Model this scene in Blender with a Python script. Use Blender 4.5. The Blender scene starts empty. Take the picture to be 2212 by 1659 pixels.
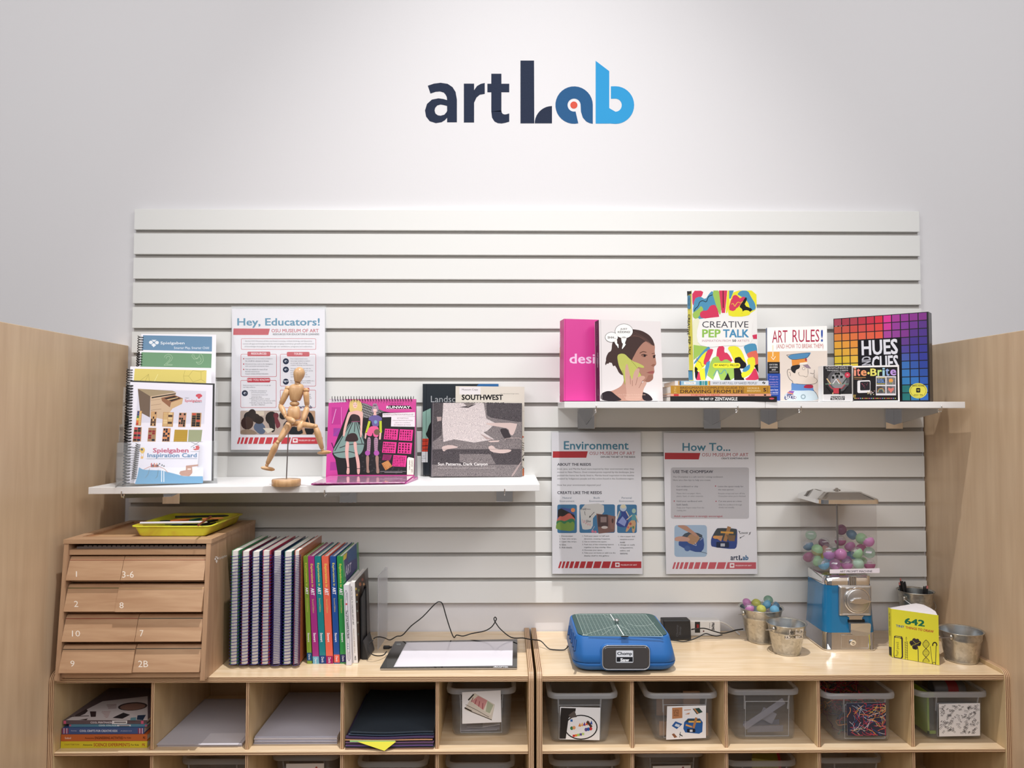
import bpy, bmesh, math, random
import numpy as np
from mathutils import Vector, Matrix
SC = bpy.context.scene
COL = SC.collection
R = math.radians
# ---------------------------------------------------------------- camera
F = 1600.; YAW, PIT, ROL = .0102, .0378, .0004        # focal length in pixels of the 2212 px wide frame
C = np.array([-.0758, -2.2776, 1.4287])
FW = np.array([math.sin(YAW)*math.cos(PIT), math.cos(YAW)*math.cos(PIT), math.sin(PIT)])
_rt = np.array([math.cos(YAW), -math.sin(YAW), 0.]); _up = np.cross(_rt, FW)
RT = math.cos(ROL)*_rt+math.sin(ROL)*_up; UP = -math.sin(ROL)*_rt+math.cos(ROL)*_up
cam = bpy.data.cameras.new('camera'); cam.sensor_width = 36; cam.lens = 36*F/2212; cam.clip_start = .05; cam.clip_end = 60
camo = bpy.data.objects.new('camera', cam); COL.objects.link(camo)
camo.matrix_world = Matrix(((RT[0], UP[0], -FW[0], C[0]), (RT[1], UP[1], -FW[1], C[1]), (RT[2], UP[2], -FW[2], C[2]), (0, 0, 0, 1)))
SC.camera = camo
# ---------------------------------------------------------------- world, lights, exposure
w = bpy.data.worlds.new('room_light'); SC.world = w; w.use_nodes = True
w.node_tree.nodes['Background'].inputs[0].default_value = (.93, .95, 1., 1)
w.node_tree.nodes['Background'].inputs[1].default_value = .13
def spot(name, loc, tgt, power, size, blend, radius, col=(1, 1, 1)):
    l = bpy.data.lights.new(name, 'SPOT'); l.energy = power; l.spot_size = R(size); l.spot_blend = blend
    l.shadow_soft_size = radius; l.color = col
    o = bpy.data.objects.new(name, l); COL.objects.link(o); o.location = loc
    o.rotation_euler = (Vector(tgt)-Vector(loc)).to_track_quat('-Z', 'Y').to_euler(); return o
def area(name, loc, tgt, power, sx, sy, col=(1, 1, 1)):
    l = bpy.data.lights.new(name, 'AREA'); l.shape = 'RECTANGLE'; l.size = sx; l.size_y = sy; l.energy = power; l.color = col
    o = bpy.data.objects.new(name, l); COL.objects.link(o); o.location = loc
    o.rotation_euler = (Vector(tgt)-Vector(loc)).to_track_quat('-Z', 'Y').to_euler(); return o
spot('track_light', (0, -1.2, 5.0), (0, -.72, .8), 590, 56, 1., .03, (1, .985, .965))
area('front_fill', (0, -3.4, 3.1), (0, 0, 1.1), 74, 4.6, 1.8, (1, .98, .975))  # added frontal fill to soften the shadows, not a fixture
area('side_fill_left', (-2.2, -2.6, 3.6), (-1.0, 0, 1.1), 24, .8, .8, (1, .985, .97))  # added soft fill to even out the left side
area('side_fill_right', (2.2, -2.6, 3.6), (1.0, 0, 1.1), 24, .8, .8, (1, .985, .97))  # its twin, added to even out the right side
SC.view_settings.view_transform = 'Standard'; SC.view_settings.look = 'None'
SC.view_settings.exposure = 0.0; SC.view_settings.gamma = 1.0
try: SC.view_settings.use_curve_mapping = False
except Exception: pass
# ---------------------------------------------------------------- measuring: a pixel of the photograph to a point on a known plane
def ray(x, y): return RT*((x-1106)/F)-UP*((y-829.5)/F)+FW
def onY(x, y, Y): d = ray(x, y); return C+d*((Y-C[1])/d[1])
def onZ(x, y, Z): d = ray(x, y); return C+d*((Z-C[2])/d[2])
def onX(x, y, X): d = ray(x, y); return C+d*((X-C[0])/d[0])
class Plane:
    """a real surface: origin, normal towards the viewer; at() finds where a measured pixel lies on it"""
    def __init__(s, o, n): s.o = np.array(o, float); s.n = np.array(n, float); s.n /= np.linalg.norm(s.n)
    def at(s, x, y): d = ray(x, y); return C+d*((s.o-C)@s.n/(d@s.n))
def leanplane(o, yaw=0, tilt=0):
    """upright surface through o facing -Y; yaw turns it about Z (deg, + shows its face to the right), tilt leans its top back"""
    a, t = R(yaw), R(tilt)
    return Plane(o, (math.sin(a)*math.cos(t), -math.cos(a)*math.cos(t), math.sin(t)))
# ---------------------------------------------------------------- materials
MATS = {}
def lin(c):
    if isinstance(c, str):
        c = c.lstrip('#'); c = [int(c[i:i+2], 16)/255 for i in (0, 2, 4)]
        return [((v+.055)/1.055)**2.4 if v > .04045 else v/12.92 for v in c]
    return list(c)
def mat(name, col, rough=.5, metal=0., trans=0., ior=1.45, coat=0., alpha=1., spec=.5, bump=0, bscale=300, emit=0):
    if name in MATS: return MATS[name]
    m = bpy.data.materials.new(name); m.use_nodes = True; n = m.node_tree.nodes; b = n['Principled BSDF']
    c = lin(col); b.inputs['Base Color'].default_value = (*c, 1); b.inputs['Roughness'].default_value = rough
    b.inputs['Metallic'].default_value = metal; b.inputs['Transmission Weight'].default_value = trans; b.inputs['IOR'].default_value = ior
    b.inputs['Coat Weight'].default_value = coat; b.inputs['Alpha'].default_value = alpha
    b.inputs['Specular IOR Level'].default_value = spec
    if emit: b.inputs['Emission Color'].default_value = (*c, 1); b.inputs['Emission Strength'].default_value = emit
    if bump:
        t = n.new('ShaderNodeTexCoord'); x = n.new('ShaderNodeTexNoise'); x.inputs['Scale'].default_value = bscale; x.inputs['Detail'].default_value = 3
        u = n.new('ShaderNodeBump'); u.inputs['Strength'].default_value = bump; u.inputs['Distance'].default_value = .001
        L = m.node_tree.links.new; L(t.outputs['Object'], x.inputs['Vector']); L(x.outputs[0], u.inputs['Height']); L(u.outputs[0], b.inputs['Normal'])
    MATS[name] = m; return m
def ink(c, rough=.5): return mat("print_"+c.strip("#"), c, rough, spec=.25)
def tex(name, kind, c1, c2, scale=(1, 1, 1), detail=4, dist=0., lo=.35, hi=.65, rough=.5, metal=0, bump=0., coat=0, nscale=1., spec=.5):
    """two-colour procedural surface: noise / voronoi / wave stretched along an axis"""
    if name in MATS: return MATS[name]
    m = bpy.data.materials.new(name); m.use_nodes = True; n = m.node_tree.nodes; L = m.node_tree.links.new; b = n['Principled BSDF']
    t = n.new('ShaderNodeTexCoord'); mp = n.new('ShaderNodeMapping'); mp.inputs['Scale'].default_value = scale
    L(t.outputs['Object'], mp.inputs['Vector'])
    if kind == 'noise':
        x = n.new('ShaderNodeTexNoise'); x.inputs['Scale'].default_value = nscale; x.inputs['Detail'].default_value = detail; x.inputs['Distortion'].default_value = dist
    elif kind == 'voronoi':
        x = n.new('ShaderNodeTexVoronoi'); x.inputs['Scale'].default_value = nscale
    else:
        x = n.new('ShaderNodeTexWave'); x.bands_direction = kind[-1]; x.inputs['Scale'].default_value = nscale; x.inputs['Distortion'].default_value = dist
        x.inputs['Detail'].default_value = detail
    L(mp.outputs[0], x.inputs['Vector'])
    r = n.new('ShaderNodeValToRGB'); r.color_ramp.elements[0].position = lo; r.color_ramp.elements[1].position = hi
    r.color_ramp.elements[0].color = (*lin(c1), 1); r.color_ramp.elements[1].color = (*lin(c2), 1)
    L(x.outputs['Color'] if kind == 'voronoi' else x.outputs[0], r.inputs[0]); L(r.outputs[0], b.inputs['Base Color'])
    b.inputs['Roughness'].default_value = rough; b.inputs['Metallic'].default_value = metal; b.inputs['Coat Weight'].default_value = coat
    b.inputs['Specular IOR Level'].default_value = spec
    if bump:
        u = n.new('ShaderNodeBump'); u.inputs['Strength'].default_value = bump; u.inputs['Distance'].default_value = .001
        L(x.outputs[0], u.inputs['Height']); L(u.outputs[0], b.inputs['Normal'])
    MATS[name] = m; return m
# ---------------------------------------------------------------- mesh builder
BASE = {}
def norm(v): v = np.array(v, float); return v/(np.linalg.norm(v)+1e-12)
class MB:
    def __init__(s): s.v = []; s.f = []; s.m = []; s.ms = []; s.sm = []
    def mi(s, m):
        if m not in s.ms: s.ms.append(m)
        return s.ms.index(m)
    def add(s, vs, fs, m, smooth=False):
        k = len(s.v); s.v += [tuple(map(float, p)) for p in vs]; i = s.mi(m)
        for f in fs: s.f.append([k+a for a in f]); s.m.append(i); s.sm.append(smooth)
    def poly(s, pts, m): s.add(pts, [list(range(len(pts)))], m)
    def hexa(s, b, t, m):
        """solid between bottom quad b and top quad t"""
        s.add(list(b)+list(t), [[3, 2, 1, 0], [4, 5, 6, 7]]+[[i, (i+1) % 4, 4+(i+1) % 4, 4+i] for i in range(4)], m)
    def box(s, x0, x1, y0, y1, z0, z1, m):
        s.hexa([(x0, y0, z0), (x1, y0, z0), (x1, y1, z0), (x0, y1, z0)], [(x0, y0, z1), (x1, y0, z1), (x1, y1, z1), (x0, y1, z1)], m)
    def obox(s, o, ax, ay, az, m):
        """oriented box from corner o along three edge vectors"""
        o, ax, ay, az = map(np.array, (o, ax, ay, az)); b = [o, o+ax, o+ax+ay, o+ay]
        s.hexa(b, [p+az for p in b], m)
    def prism(s, pts, d, m, smooth=False, cap=True):
        n = len(pts); d = np.array(d, float); a = [np.array(p, float) for p in pts]
        s.add(a+[p+d for p in a], [[i, (i+1) % n, n+(i+1) % n, n+i] for i in range(n)], m, smooth)
        if cap: s.add(a, [list(range(n))[::-1]], m); s.add([p+d for p in a], [list(range(n))], m)
    def loft(s, rings, m, smooth=True, cap0=True, cap1=True, closed=True):
        n = len(rings[0]); vs = [p for r in rings for p in r]; fs = []
        for k in range(len(rings)-1):
            for i in range(n if closed else n-1):
                j = (i+1) % n; fs.append([k*n+i, k*n+j, (k+1)*n+j, (k+1)*n+i])
        s.add(vs, fs, m, smooth)
        if cap0: s.add(rings[0], [list(range(n))[::-1]], m)
        if cap1: s.add(rings[-1], [list(range(n))], m)
    def lathe(s, c, prof, m, n=32, ax=(0, 0, 1), smooth=True, cap0=False, cap1=False):
        """prof: (radius, height) along axis ax"""
        a = norm(ax); u = norm(np.cross(a, (0, 1, 0) if abs(a[1]) < .9 else (1, 0, 0))); v = np.cross(a, u); c = np.array(c, float)
        s.loft([[c+a*h+(u*math.cos(2*math.pi*i/n)+v*math.sin(2*math.pi*i/n))*max(r, 1e-5) for i in range(n)] for r, h in prof], m, smooth, cap0, cap1)
    def tube(s, path, r, m, n=8, closed=False, cap=True):
        P = [np.array(p, float) for p in path]; N = len(P); rings = []; u = None
        for i in range(N):
            a = P[(i-1) % N] if (closed or i) else P[0]; b = P[(i+1) % N] if (closed or i < N-1) else P[-1]
            t = norm(b-a)
            if u is None: u = norm(np.cross(t, (0, 0, 1) if abs(t[2]) < .9 else (1, 0, 0)))
            u = norm(u-t*(u@t)); v = np.cross(t, u); rr = r[i] if hasattr(r, '__len__') else r
            rings.append([P[i]+(u*math.cos(2*math.pi*k/n)+v*math.sin(2*math.pi*k/n))*rr for k in range(n)])
        if closed: rings.append(rings[0])
        s.loft(rings, m, True, cap and not closed, cap and not closed)
    def ball(s, c, r, m, n=20, k=12, q=None, half=None):
        """ellipsoid; q: 3x3 rotation; half=(t0,t1) keeps a latitude range 0..1"""
        r = (r, r, r) if not hasattr(r, '__len__') else r; c = np.array(c, float); q = np.eye(3) if q is None else np.array(q)
        t0, t1 = half or (0, 1); rings = []
        for i in range(k+1):
            t = math.pi*(t0+(t1-t0)*i/k)
            rings.append([c+q@np.array([r[0]*max(math.sin(t), 1e-4)*math.cos(2*math.pi*j/n), r[1]*max(math.sin(t), 1e-4)*math.sin(2*math.pi*j/n), r[2]*math.cos(t)]) for j in range(n)])
        s.loft(rings, m, True, False, False)
    def build(s, name, parent=None, base=None, bevel=0, seg=2, recalc=True, auto=False, sub=0):
        me = bpy.data.meshes.new(name); b = np.array(base if base is not None else (BASE.get(parent.name, (0, 0, 0)) if parent else (0, 0, 0)), float)
        me.from_pydata([tuple(np.array(p)-b) for p in s.v], [], s.f)
        for m in s.ms: me.materials.append(m)
        me.polygons.foreach_set('material_index', s.m); me.polygons.foreach_set('use_smooth', s.sm); me.update()
        if recalc:
            bm = bmesh.new(); bm.from_mesh(me); bmesh.ops.remove_doubles(bm, verts=bm.verts, dist=1e-6) if recalc == 2 else None
            bmesh.ops.recalc_face_normals(bm, faces=bm.faces); bm.to_mesh(me); bm.free()
        o = bpy.data.objects.new(name, me); COL.objects.link(o)
        if parent: o.parent = parent
        else: o.location = tuple(b)
        BASE[o.name] = tuple(b)
        if bevel:
            k = o.modifiers.new('bevel', 'BEVEL'); k.width = bevel; k.segments = seg; k.limit_method = 'ANGLE'; k.angle_limit = R(40)
            k.harden_normals = False
        if sub: k = o.modifiers.new('sub', 'SUBSURF'); k.levels = sub; k.render_levels = sub
        return o
def thing(name, base, label, cat, group=None):
    o = bpy.data.objects.new(name, None); COL.objects.link(o); o.location = tuple(map(float, base)); o.empty_display_size = .02
    BASE[o.name] = tuple(map(float, base)); return tag(o, label, cat, group)
def tag(o, label=None, cat=None, group=None, kind=None):
    if label: o['label'] = label
    if cat: o['category'] = cat
    if group: o['group'] = group
    if kind: o['kind'] = kind
    return o
# ---------------------------------------------------------------- print on a flat surface, laid out in measured pixels
TXT = {}
def glyphs(t, bold):
    k = t
    if k not in TXT:
        cu = bpy.data.curves.new('t', 'FONT'); cu.body = t; cu.size = 1; cu.resolution_u = 2; cu.fill_mode = 'FRONT'
        o = bpy.data.objects.new('t', cu); COL.objects.link(o); dg = bpy.context.evaluated_depsgraph_get()
        me = bpy.data.meshes.new_from_object(o.evaluated_get(dg)); v = np.array([p.co[:2] for p in me.vertices]); f = [list(p.vertices) for p in me.polygons]
        bpy.data.objects.remove(o); bpy.data.curves.remove(cu); bpy.data.meshes.remove(me)
        if len(v) == 0: v = np.array([[0, 0], [1, 1]]); f = []
        lo = v.min(0); sz = np.maximum(v.max(0)-lo, 1e-6); TXT[k] = ((v-lo)/sz, f, sz)
    v, f, sz = TXT[k]
    if bold <= .015: return v, f
    d = np.array([bold*.55/sz[0], bold*.4/sz[1]]); V = []; F_ = []      # heavier strokes: the outline repeated around itself
    for s in ((-1, -1), (1, -1), (1, 1), (-1, 1), (0, 0)):
        k0 = len(V)*len(v); V.append(v*(1-2*d)+d+d*np.array(s)); F_ += [[a+k0 for a in q] for q in f]
    return np.concatenate(V), F_
STEP = 1.3e-5
def soft(P, n=1, closed=True):
    """round off a traced outline (corner cutting)"""
    for _ in range(n):
        Q = []; N = len(P)
        for i in range(N if closed else N-1):
            a, b = P[i], P[(i+1) % N]; k = .22; Q += [(a[0]+(b[0]-a[0])*k, a[1]+(b[1]-a[1])*k), (b[0]+(a[0]-b[0])*k, b[1]+(a[1]-b[1])*k)]
        P = Q if closed else [P[0]]+Q[1:-1]+[P[-1]]
    return P
class Art:
    """drawing on plane pl, gathered in mesh builder mb; each shape lies a hair above the last"""
    def __init__(s, mb, pl, l=1, o=(0, 0), k=1.): s.mb, s.pl, s.l, s.o, s.k, s.sm = mb, pl, l, o, k, 0
    def P(s, x, y): return s.pl.at(s.o[0]+x/s.k, s.o[1]+y/s.k)+s.pl.n*(s.l*STEP)
    def frame(s, ox, oy, k): s.o = (ox, oy); s.k = k; return s
    def strip(s, A, B, c, up=True):
        if up: s.l += 1
        m = ink(c) if isinstance(c, str) else c; a = [s.P(*p) for p in A]; b = [s.P(*p) for p in B]
        for i in range(len(a)-1): s.mb.poly([a[i], a[i+1], b[i+1], b[i]], m)
    def poly(s, pts, c, up=True):
        if up: s.l += 1
        if s.sm and len(pts) > 4 and len(pts) < 40: pts = soft(pts, s.sm)
        s.mb.poly([s.P(*p) for p in pts], ink(c) if isinstance(c, str) else c)
    def rect(s, x0, y0, x1, y1, c, sl=0, up=True):
        d = sl*(x1-x0); s.poly([(x0, y0), (x1, y0+d), (x1, y1+d), (x0, y1)], c, up)
    def rr(s, x0, y0, x1, y1, r, c, up=True, sl=0):
        pts = []
        for cx, cy, a in ((x1-r, y0+r, -90), (x1-r, y1-r, 0), (x0+r, y1-r, 90), (x0+r, y0+r, 180)):
            pts += [(cx+r*math.cos(R(a+k*22.5)), cy+r*math.sin(R(a+k*22.5))+sl*(cx-x0)) for k in range(5)]
        s.poly(pts, c, up)
    def ell(s, cx, cy, rx, ry, c, up=True, n=20, a0=0, a1=360, rot=0):
        q = R(rot); pts = []
        for k in range(n if a1-a0 >= 360 else n+1):
            a = R(a0+(a1-a0)*k/n); u, v = rx*math.cos(a), ry*math.sin(a); pts.append((cx+u*math.cos(q)-v*math.sin(q), cy+u*math.sin(q)+v*math.cos(q)))
        s.poly(pts, c, up)
    def line(s, pts, wd, c, up=True, closed=False):
        if up: s.l += 1
        if s.sm and len(pts) > 2 and not closed: pts = soft(pts, s.sm, False)
        m = ink(c) if isinstance(c, str) else c; P = list(pts)+([pts[0]] if closed else [])
        for (x0, y0), (x1, y1) in zip(P, P[1:]):
            d = math.hypot(x1-x0, y1-y0) or 1; ux, uy = (x1-x0)/d*wd/2, (y1-y0)/d*wd/2
            s.mb.poly([s.P(x0-uy-ux*.4, y0+ux-uy*.4), s.P(x1-uy+ux*.4, y1+ux+uy*.4), s.P(x1+uy+ux*.4, y1-ux+uy*.4), s.P(x0+uy-ux*.4, y0-ux-uy*.4)], m)
    def arc(s, cx, cy, rx, ry, a0, a1, wd, c, n=12, up=True):
        s.line([(cx+rx*math.cos(R(a0+(a1-a0)*k/n)), cy+ry*math.sin(R(a0+(a1-a0)*k/n))) for k in range(n+1)], wd, c, up)
    def text(s, t, x0, y0, x1, y1, c, bold=.0, sl=0, q=None, up=False, dir='h'):
        """fit the string's ink into the box (x0,y0)-(x1,y1); dir 'd' reads downward, 'u' upward; q: own quad TL,TR,BR,BL; sl slants the line"""
        v, f = glyphs(t, bold)
        if up: s.l += 1
        l0 = s.l; s.l = l0+1
        if q is None:
            d = sl*(x1-x0) if dir == 'h' else sl
            if dir == 'h': q = [(x0, y0), (x1, y0+d), (x1, y1+d), (x0, y1)]
            elif dir == 'd': q = [(x1, y0), (x1+d, y1), (x0+d, y1), (x0, y0)]
            else: q = [(x0+d, y1), (x0, y0), (x1, y0), (x1+d, y1)]
        A, B, D, E = [s.P(*p) for p in q]
        n0 = len(TXT[t][0]); vs = [(A*(1-a)+B*a)*b+(E*(1-a)+D*a)*(1-b)+s.pl.n*(8e-6*(i//n0)) for i, (a, b) in enumerate(v)]
        s.mb.add(vs, f, ink(c) if isinstance(c, str) else c); s.l = l0

def coil(mb, p0, p1, r, n, wr, m, ax=None, seg=14, sd=5, ph=0.):
    """helical binding wire about the line p0-p1"""
    p0, p1 = np.array(p0, float), np.array(p1, float); t = norm(p1-p0); u = norm(np.cross(t, ax if ax is not None else (0, 1, 0))); v = np.cross(t, u)
    N = int(n*seg); mb.tube([p0+(p1-p0)*i/N+(u*math.cos(2*math.pi*i/seg+ph)+v*math.sin(2*math.pi*i/seg+ph))*r for i in range(N+1)], wr, m, sd)
# ---------------------------------------------------------------- materials of the place
M_WALL = mat('white_wall_paint', (.735, .722, .742), .62, bump=.12, bscale=160)
M_SLAT = mat('white_slat_laminate', (.79, .79, .775), .5, spec=.4)
M_SLATB = mat('shaded_groove_board', (.44, .42, .40), .7)  # backing colour darkened to carry the shadow in the grooves
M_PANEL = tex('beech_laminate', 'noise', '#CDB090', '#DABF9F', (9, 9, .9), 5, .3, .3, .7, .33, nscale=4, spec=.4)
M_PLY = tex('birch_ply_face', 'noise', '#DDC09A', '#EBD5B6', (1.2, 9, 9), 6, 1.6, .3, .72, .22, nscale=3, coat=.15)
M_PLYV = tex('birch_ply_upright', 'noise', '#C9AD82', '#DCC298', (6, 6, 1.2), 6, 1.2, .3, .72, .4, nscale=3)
M_EDGE_H = tex('ply_edge_flat', 'waveZ', '#7A523B', '#E2C29A', (1, 1, 1), 1.5, .8, .25, .62, .5, nscale=72)
M_EDGE_V = tex('ply_edge_upright', 'waveX', '#7A523B', '#DDBC96', (1, 1, 1), 1.5, .8, .25, .62, .5, nscale=72)
M_SHELF = mat('white_shelf_laminate', (.84, .835, .84), .35)
M_CHROME = mat('chrome', (.82, .82, .83), .06, 1.)
M_STEEL = mat('brushed_zinc', (.62, .62, .64), .28, 1.)
M_FLOOR = tex('grey_carpet', 'noise', '#6E6B68', '#85817C', (1, 1, 1), 5, 0, .3, .7, .9, nscale=120)
def acrylic(name='clear_acrylic', a=.0, col=(.93, .96, .98), rough=.03, tint=(.985, .99, .995)):
    """thin clear sheet: see-through with a glossy skin; a adds a frosted, scattering share"""
    if name in MATS: return MATS[name]
    m = bpy.data.materials.new(name); m.use_nodes = True; n = m.node_tree.nodes; L = m.node_tree.links.new; n.clear()
    o = n.new('ShaderNodeOutputMaterial'); mx = n.new('ShaderNodeMixShader'); t = n.new('ShaderNodeBsdfTransparent')
    t.inputs[0].default_value = (*tint, 1); g = n.new('ShaderNodeBsdfGlossy'); g.inputs['Roughness'].default_value = rough; g.inputs[0].default_value = (.9, .9, .9, 1)
    lw = n.new('ShaderNodeLayerWeight'); lw.inputs[0].default_value = .5; pw = n.new('ShaderNodeMath'); pw.operation = 'POWER'; pw.inputs[1].default_value = 5; f = n.new('ShaderNodeMath'); f.operation = 'MULTIPLY_ADD'; f.inputs[1].default_value = .45; f.inputs[2].default_value = .025
    L(lw.outputs['Facing'], pw.inputs[0]); L(pw.outputs[0], f.inputs[0]); L(f.outputs[0], mx.inputs[0]); L(mx.outputs[0], o.inputs[0]); L(g.outputs[0], mx.inputs[2])
    if a:
        d = n.new('ShaderNodeBsdfDiffuse'); d.inputs[0].default_value = (*col, 1); tl = n.new('ShaderNodeBsdfTranslucent'); tl.inputs[0].default_value = (*col, 1)
        k = n.new('ShaderNodeMixShader'); k.inputs[0].default_value = .45; L(d.outputs[0], k.inputs[1]); L(tl.outputs[0], k.inputs[2])
        q = n.new('ShaderNodeMixShader'); q.inputs[0].default_value = a; L(t.outputs[0], q.inputs[1]); L(k.outputs[0], q.inputs[2]); L(q.outputs[0], mx.inputs[1])
    else: L(t.outputs[0], mx.inputs[1])
    MATS[name] = m; return m
M_ACR = acrylic()
ZC = .762                                   # counter top
# ---------------------------------------------------------------- setting
b = MB(); b.box(-4.5, 4.5, .019, .14, 0, 4.2, M_WALL); tag(b.build('wall_back'), kind='structure')
b = MB(); b.box(-4.5, 4.5, -4.5, .14, -.05, 0, M_FLOOR); tag(b.build('floor'), kind='structure')
b = MB(); b.box(-4.5, 4.5, -4.62, -4.5, 0, 4.2, mat('far_wall_paint', (.62, .6, .58), .7)); tag(b.build('wall_front'), kind='structure')
ZP = 1.633
def partition(name, x0, x1, side):
    b = MB(); t = side*.04
    b.hexa([(x0, .018, 0), (x0+t, .018, 0), (x1+t, -1.5, 0), (x1, -1.5, 0)], [(x0, .018, ZP), (x0+t, .018, ZP), (x1+t, -1.5, ZP), (x1, -1.5, ZP)], M_PANEL)
    o = b.build(name, bevel=.0015); tag(o, kind='structure')
partition('wall_left', -1.2378, -1.185, -1)
partition('wall_right', 1.2265+.0, 1.193+.0, 1)
# ---------------------------------------------------------------- slatted display board
ZS = .848
t = thing('slatted_board', (0, .019, ZS), 'white horizontally grooved slat board on the wall above the counter', 'wall board')
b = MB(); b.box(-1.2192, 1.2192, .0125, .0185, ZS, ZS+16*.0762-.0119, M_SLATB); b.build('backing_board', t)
b = MB()
for k in range(1, 17):
    z0 = ZS+(16-k)*.0762; b.box(-1.2192, 1.2192, 0, .0125, z0, z0+.0643, M_SLAT)
b.build('slats', t, bevel=.0009)
# ---------------------------------------------------------------- two plywood cubby cabinets
ZC = .758; YF = -.368; ZM = .571                    # counter top, cabinet front, top of the middle shelf
def side_panel(name, t, x0, x1):
    """upright ply panel with a rounded upper front corner and a lip standing a little above the counter"""
    b = MB(); zt = ZC+.011; r = .022
    pr = [(.016, 0), (.016, zt)]+[(YF-.004+r-r*math.sin(R(a)), zt-r+r*math.cos(R(a))) for a in range(0, 91, 15)]+[(YF-.004, 0)]
    n = len(pr); A = [(x0, y, z) for y, z in pr]; B = [(x1, y, z) for y, z in pr]
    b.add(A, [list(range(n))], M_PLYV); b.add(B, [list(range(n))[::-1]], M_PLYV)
    for i in range(n): j = (i+1) % n; b.poly([A[i], A[j], B[j], B[i]], M_EDGE_V)
    return b.build(name, t, bevel=.0012, recalc=2)
def board(name, t, x0, x1, y0, y1, z0, z1, top=None, edge=None):
    b = MB(); top = top or M_PLY
    v = [(x0, y0, z0), (x1, y0, z0), (x1, y1, z0), (x0, y1, z0), (x0, y0, z1), (x1, y0, z1), (x1, y1, z1), (x0, y1, z1)]
    for f, m in (((3, 2, 1, 0), top), ((4, 5, 6, 7), top), ((0, 1, 5, 4), edge or M_EDGE_H), ((1, 2, 6, 5), top), ((2, 3, 7, 6), top), ((3, 0, 4, 7), top)):
        b.poly([v[i] for i in f], m)
    return b.build(name, t, recalc=2, bevel=.0008)
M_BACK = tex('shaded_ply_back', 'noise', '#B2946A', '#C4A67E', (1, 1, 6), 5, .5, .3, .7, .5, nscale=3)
def cabinet(xa, xb, divs, label):
    t = thing('cubby_cabinet', ((xa+xb)/2, .016, 0), label, 'cabinet', None); w = .0145
    side_panel('side_panel', t, xa, xa+w); side_panel('side_panel', t, xb-w, xb)
    a, c = xa+w+.0003, xb-w-.0003
    board('counter_top', t, a, c, YF+.0005, .016, ZC-.0145, ZC)
    board('shelf', t, a, c, YF+.0005, .009, ZM-.009, ZM); board('shelf', t, a, c, YF+.0005, .009, .345, .354)
    board('bottom_board', t, a, c, YF+.0005, .009, .09, .105)
    bb = MB(); bb.box(a, c, .0095, .0155, .0, ZC-.0148, M_BACK); bb.build('back_board', t)
    for z0, z1 in ((ZM+.0003, ZC-.0148), (.3543, ZM-.0093), (.1053, .3447)):
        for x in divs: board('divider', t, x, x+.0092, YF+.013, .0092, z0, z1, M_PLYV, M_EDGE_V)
    return t
cabinet(-1.2235, -.0, [-.975, -.734, -.493, -.2515], 'birch plywood cubby cabinet on the left under the drawer chest')
cabinet(.0065, 1.2265-.009, [.2472, .488, .7266, .969], 'birch plywood cubby cabinet on the right under the capsule machine')
# ---------------------------------------------------------------- wall shelves and their brackets
def shelf(xl, xr, zl, zr, th, yf, label, grp=None):
    """board resting on brackets; zl/zr top heights at its ends"""
    b = MB(); t = thing('wall_shelf', ((xl+xr)/2, 0, (zl+zr)/2), label, 'shelf', grp)
    b.hexa([(xl, yf, zl-th), (xr, yf, zr-th), (xr, -.0005, zr-th), (xl, -.0005, zl-th)], [(xl, yf, zl), (xr, yf, zr), (xr, -.0005, zr), (xl, -.0005, zl)], M_SHELF)
    b.build('shelf_board', t, bevel=.0012); return t
def bracket(x, z, ln, h, grp, label, yf):
    """slat-board bracket: mirror back plate with a tapering blade and a small front hook; z = shelf underside"""
    t = thing('shelf_bracket', (x, 0, z), label, 'bracket', grp); w = .0265
    b = MB(); b.box(x-w, x+w, -.004, -.0004, z-.062, z-.0005, M_CHROME); b.build('back_plate', t, bevel=.0008)
    b = MB(); y0, y1 = -.0042, -ln
    b.prism([(x-.0012, y0, z-.0006), (x-.0012, y1, z-.0006), (x-.0012, y1-.002, z-.012), (x-.0012, y0, z-h)], (.0024, 0, 0), M_CHROME)
    b.build('blade', t)
    b = MB(); b.tube([(x, y1+.004, z-.006), (x, yf-.0005, z-.0095), (x, yf-.0028, z-.004), (x, yf-.0028, z+.004), (x, yf-.0022, z+.0075)], .0016, M_CHROME, 6); b.build('front_hook', t)
    return t
ZLL, ZLR, TL = 1.2289, 1.2362, .0183
shelf(-1.1781, .0185, ZLL, ZLR, TL, -.295, 'long white wall shelf on the left above the drawer chest')
def zl(x): return ZLL+(ZLR-ZLL)*(x+1.178)/1.196            # top of the left shelf
for px, lab in ((371, 'chrome bracket under the left end of the long white shelf'), (752, 'chrome bracket under the middle of the long white shelf'), (1090, 'chrome bracket under the right end of the long white shelf')):
    x = onY(px, 1070, 0)[0]; bracket(x, zl(x)-TL-.0002, .284, .040, 'brackets of the long shelf', lab, -.295)
ZR = 1.4573; TR_ = .0175; YR = -.250
shelf(.0882, .6405, ZR, ZR, TR_, YR, 'white wall shelf on the right holding the pink book and book stack')
shelf(.6412, 1.1933, ZR, ZR, TR_, YR, 'white wall shelf on the far right holding the game boxes')
for px, lab in ((1266, 'chrome bracket under the pink book and the woman portrait book'), (1538, 'chrome bracket under the horizontal book stack'), (1660, 'chrome bracket below the shelf joint, under the book with a drawn man'), (1930, 'chrome bracket at far right, under the colour grid game box')):
    x = onY(px, 890, 0)[0]; bracket(x, ZR-TR_-.0002, .236, .050, 'brackets of the right shelves', lab, YR)
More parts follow.
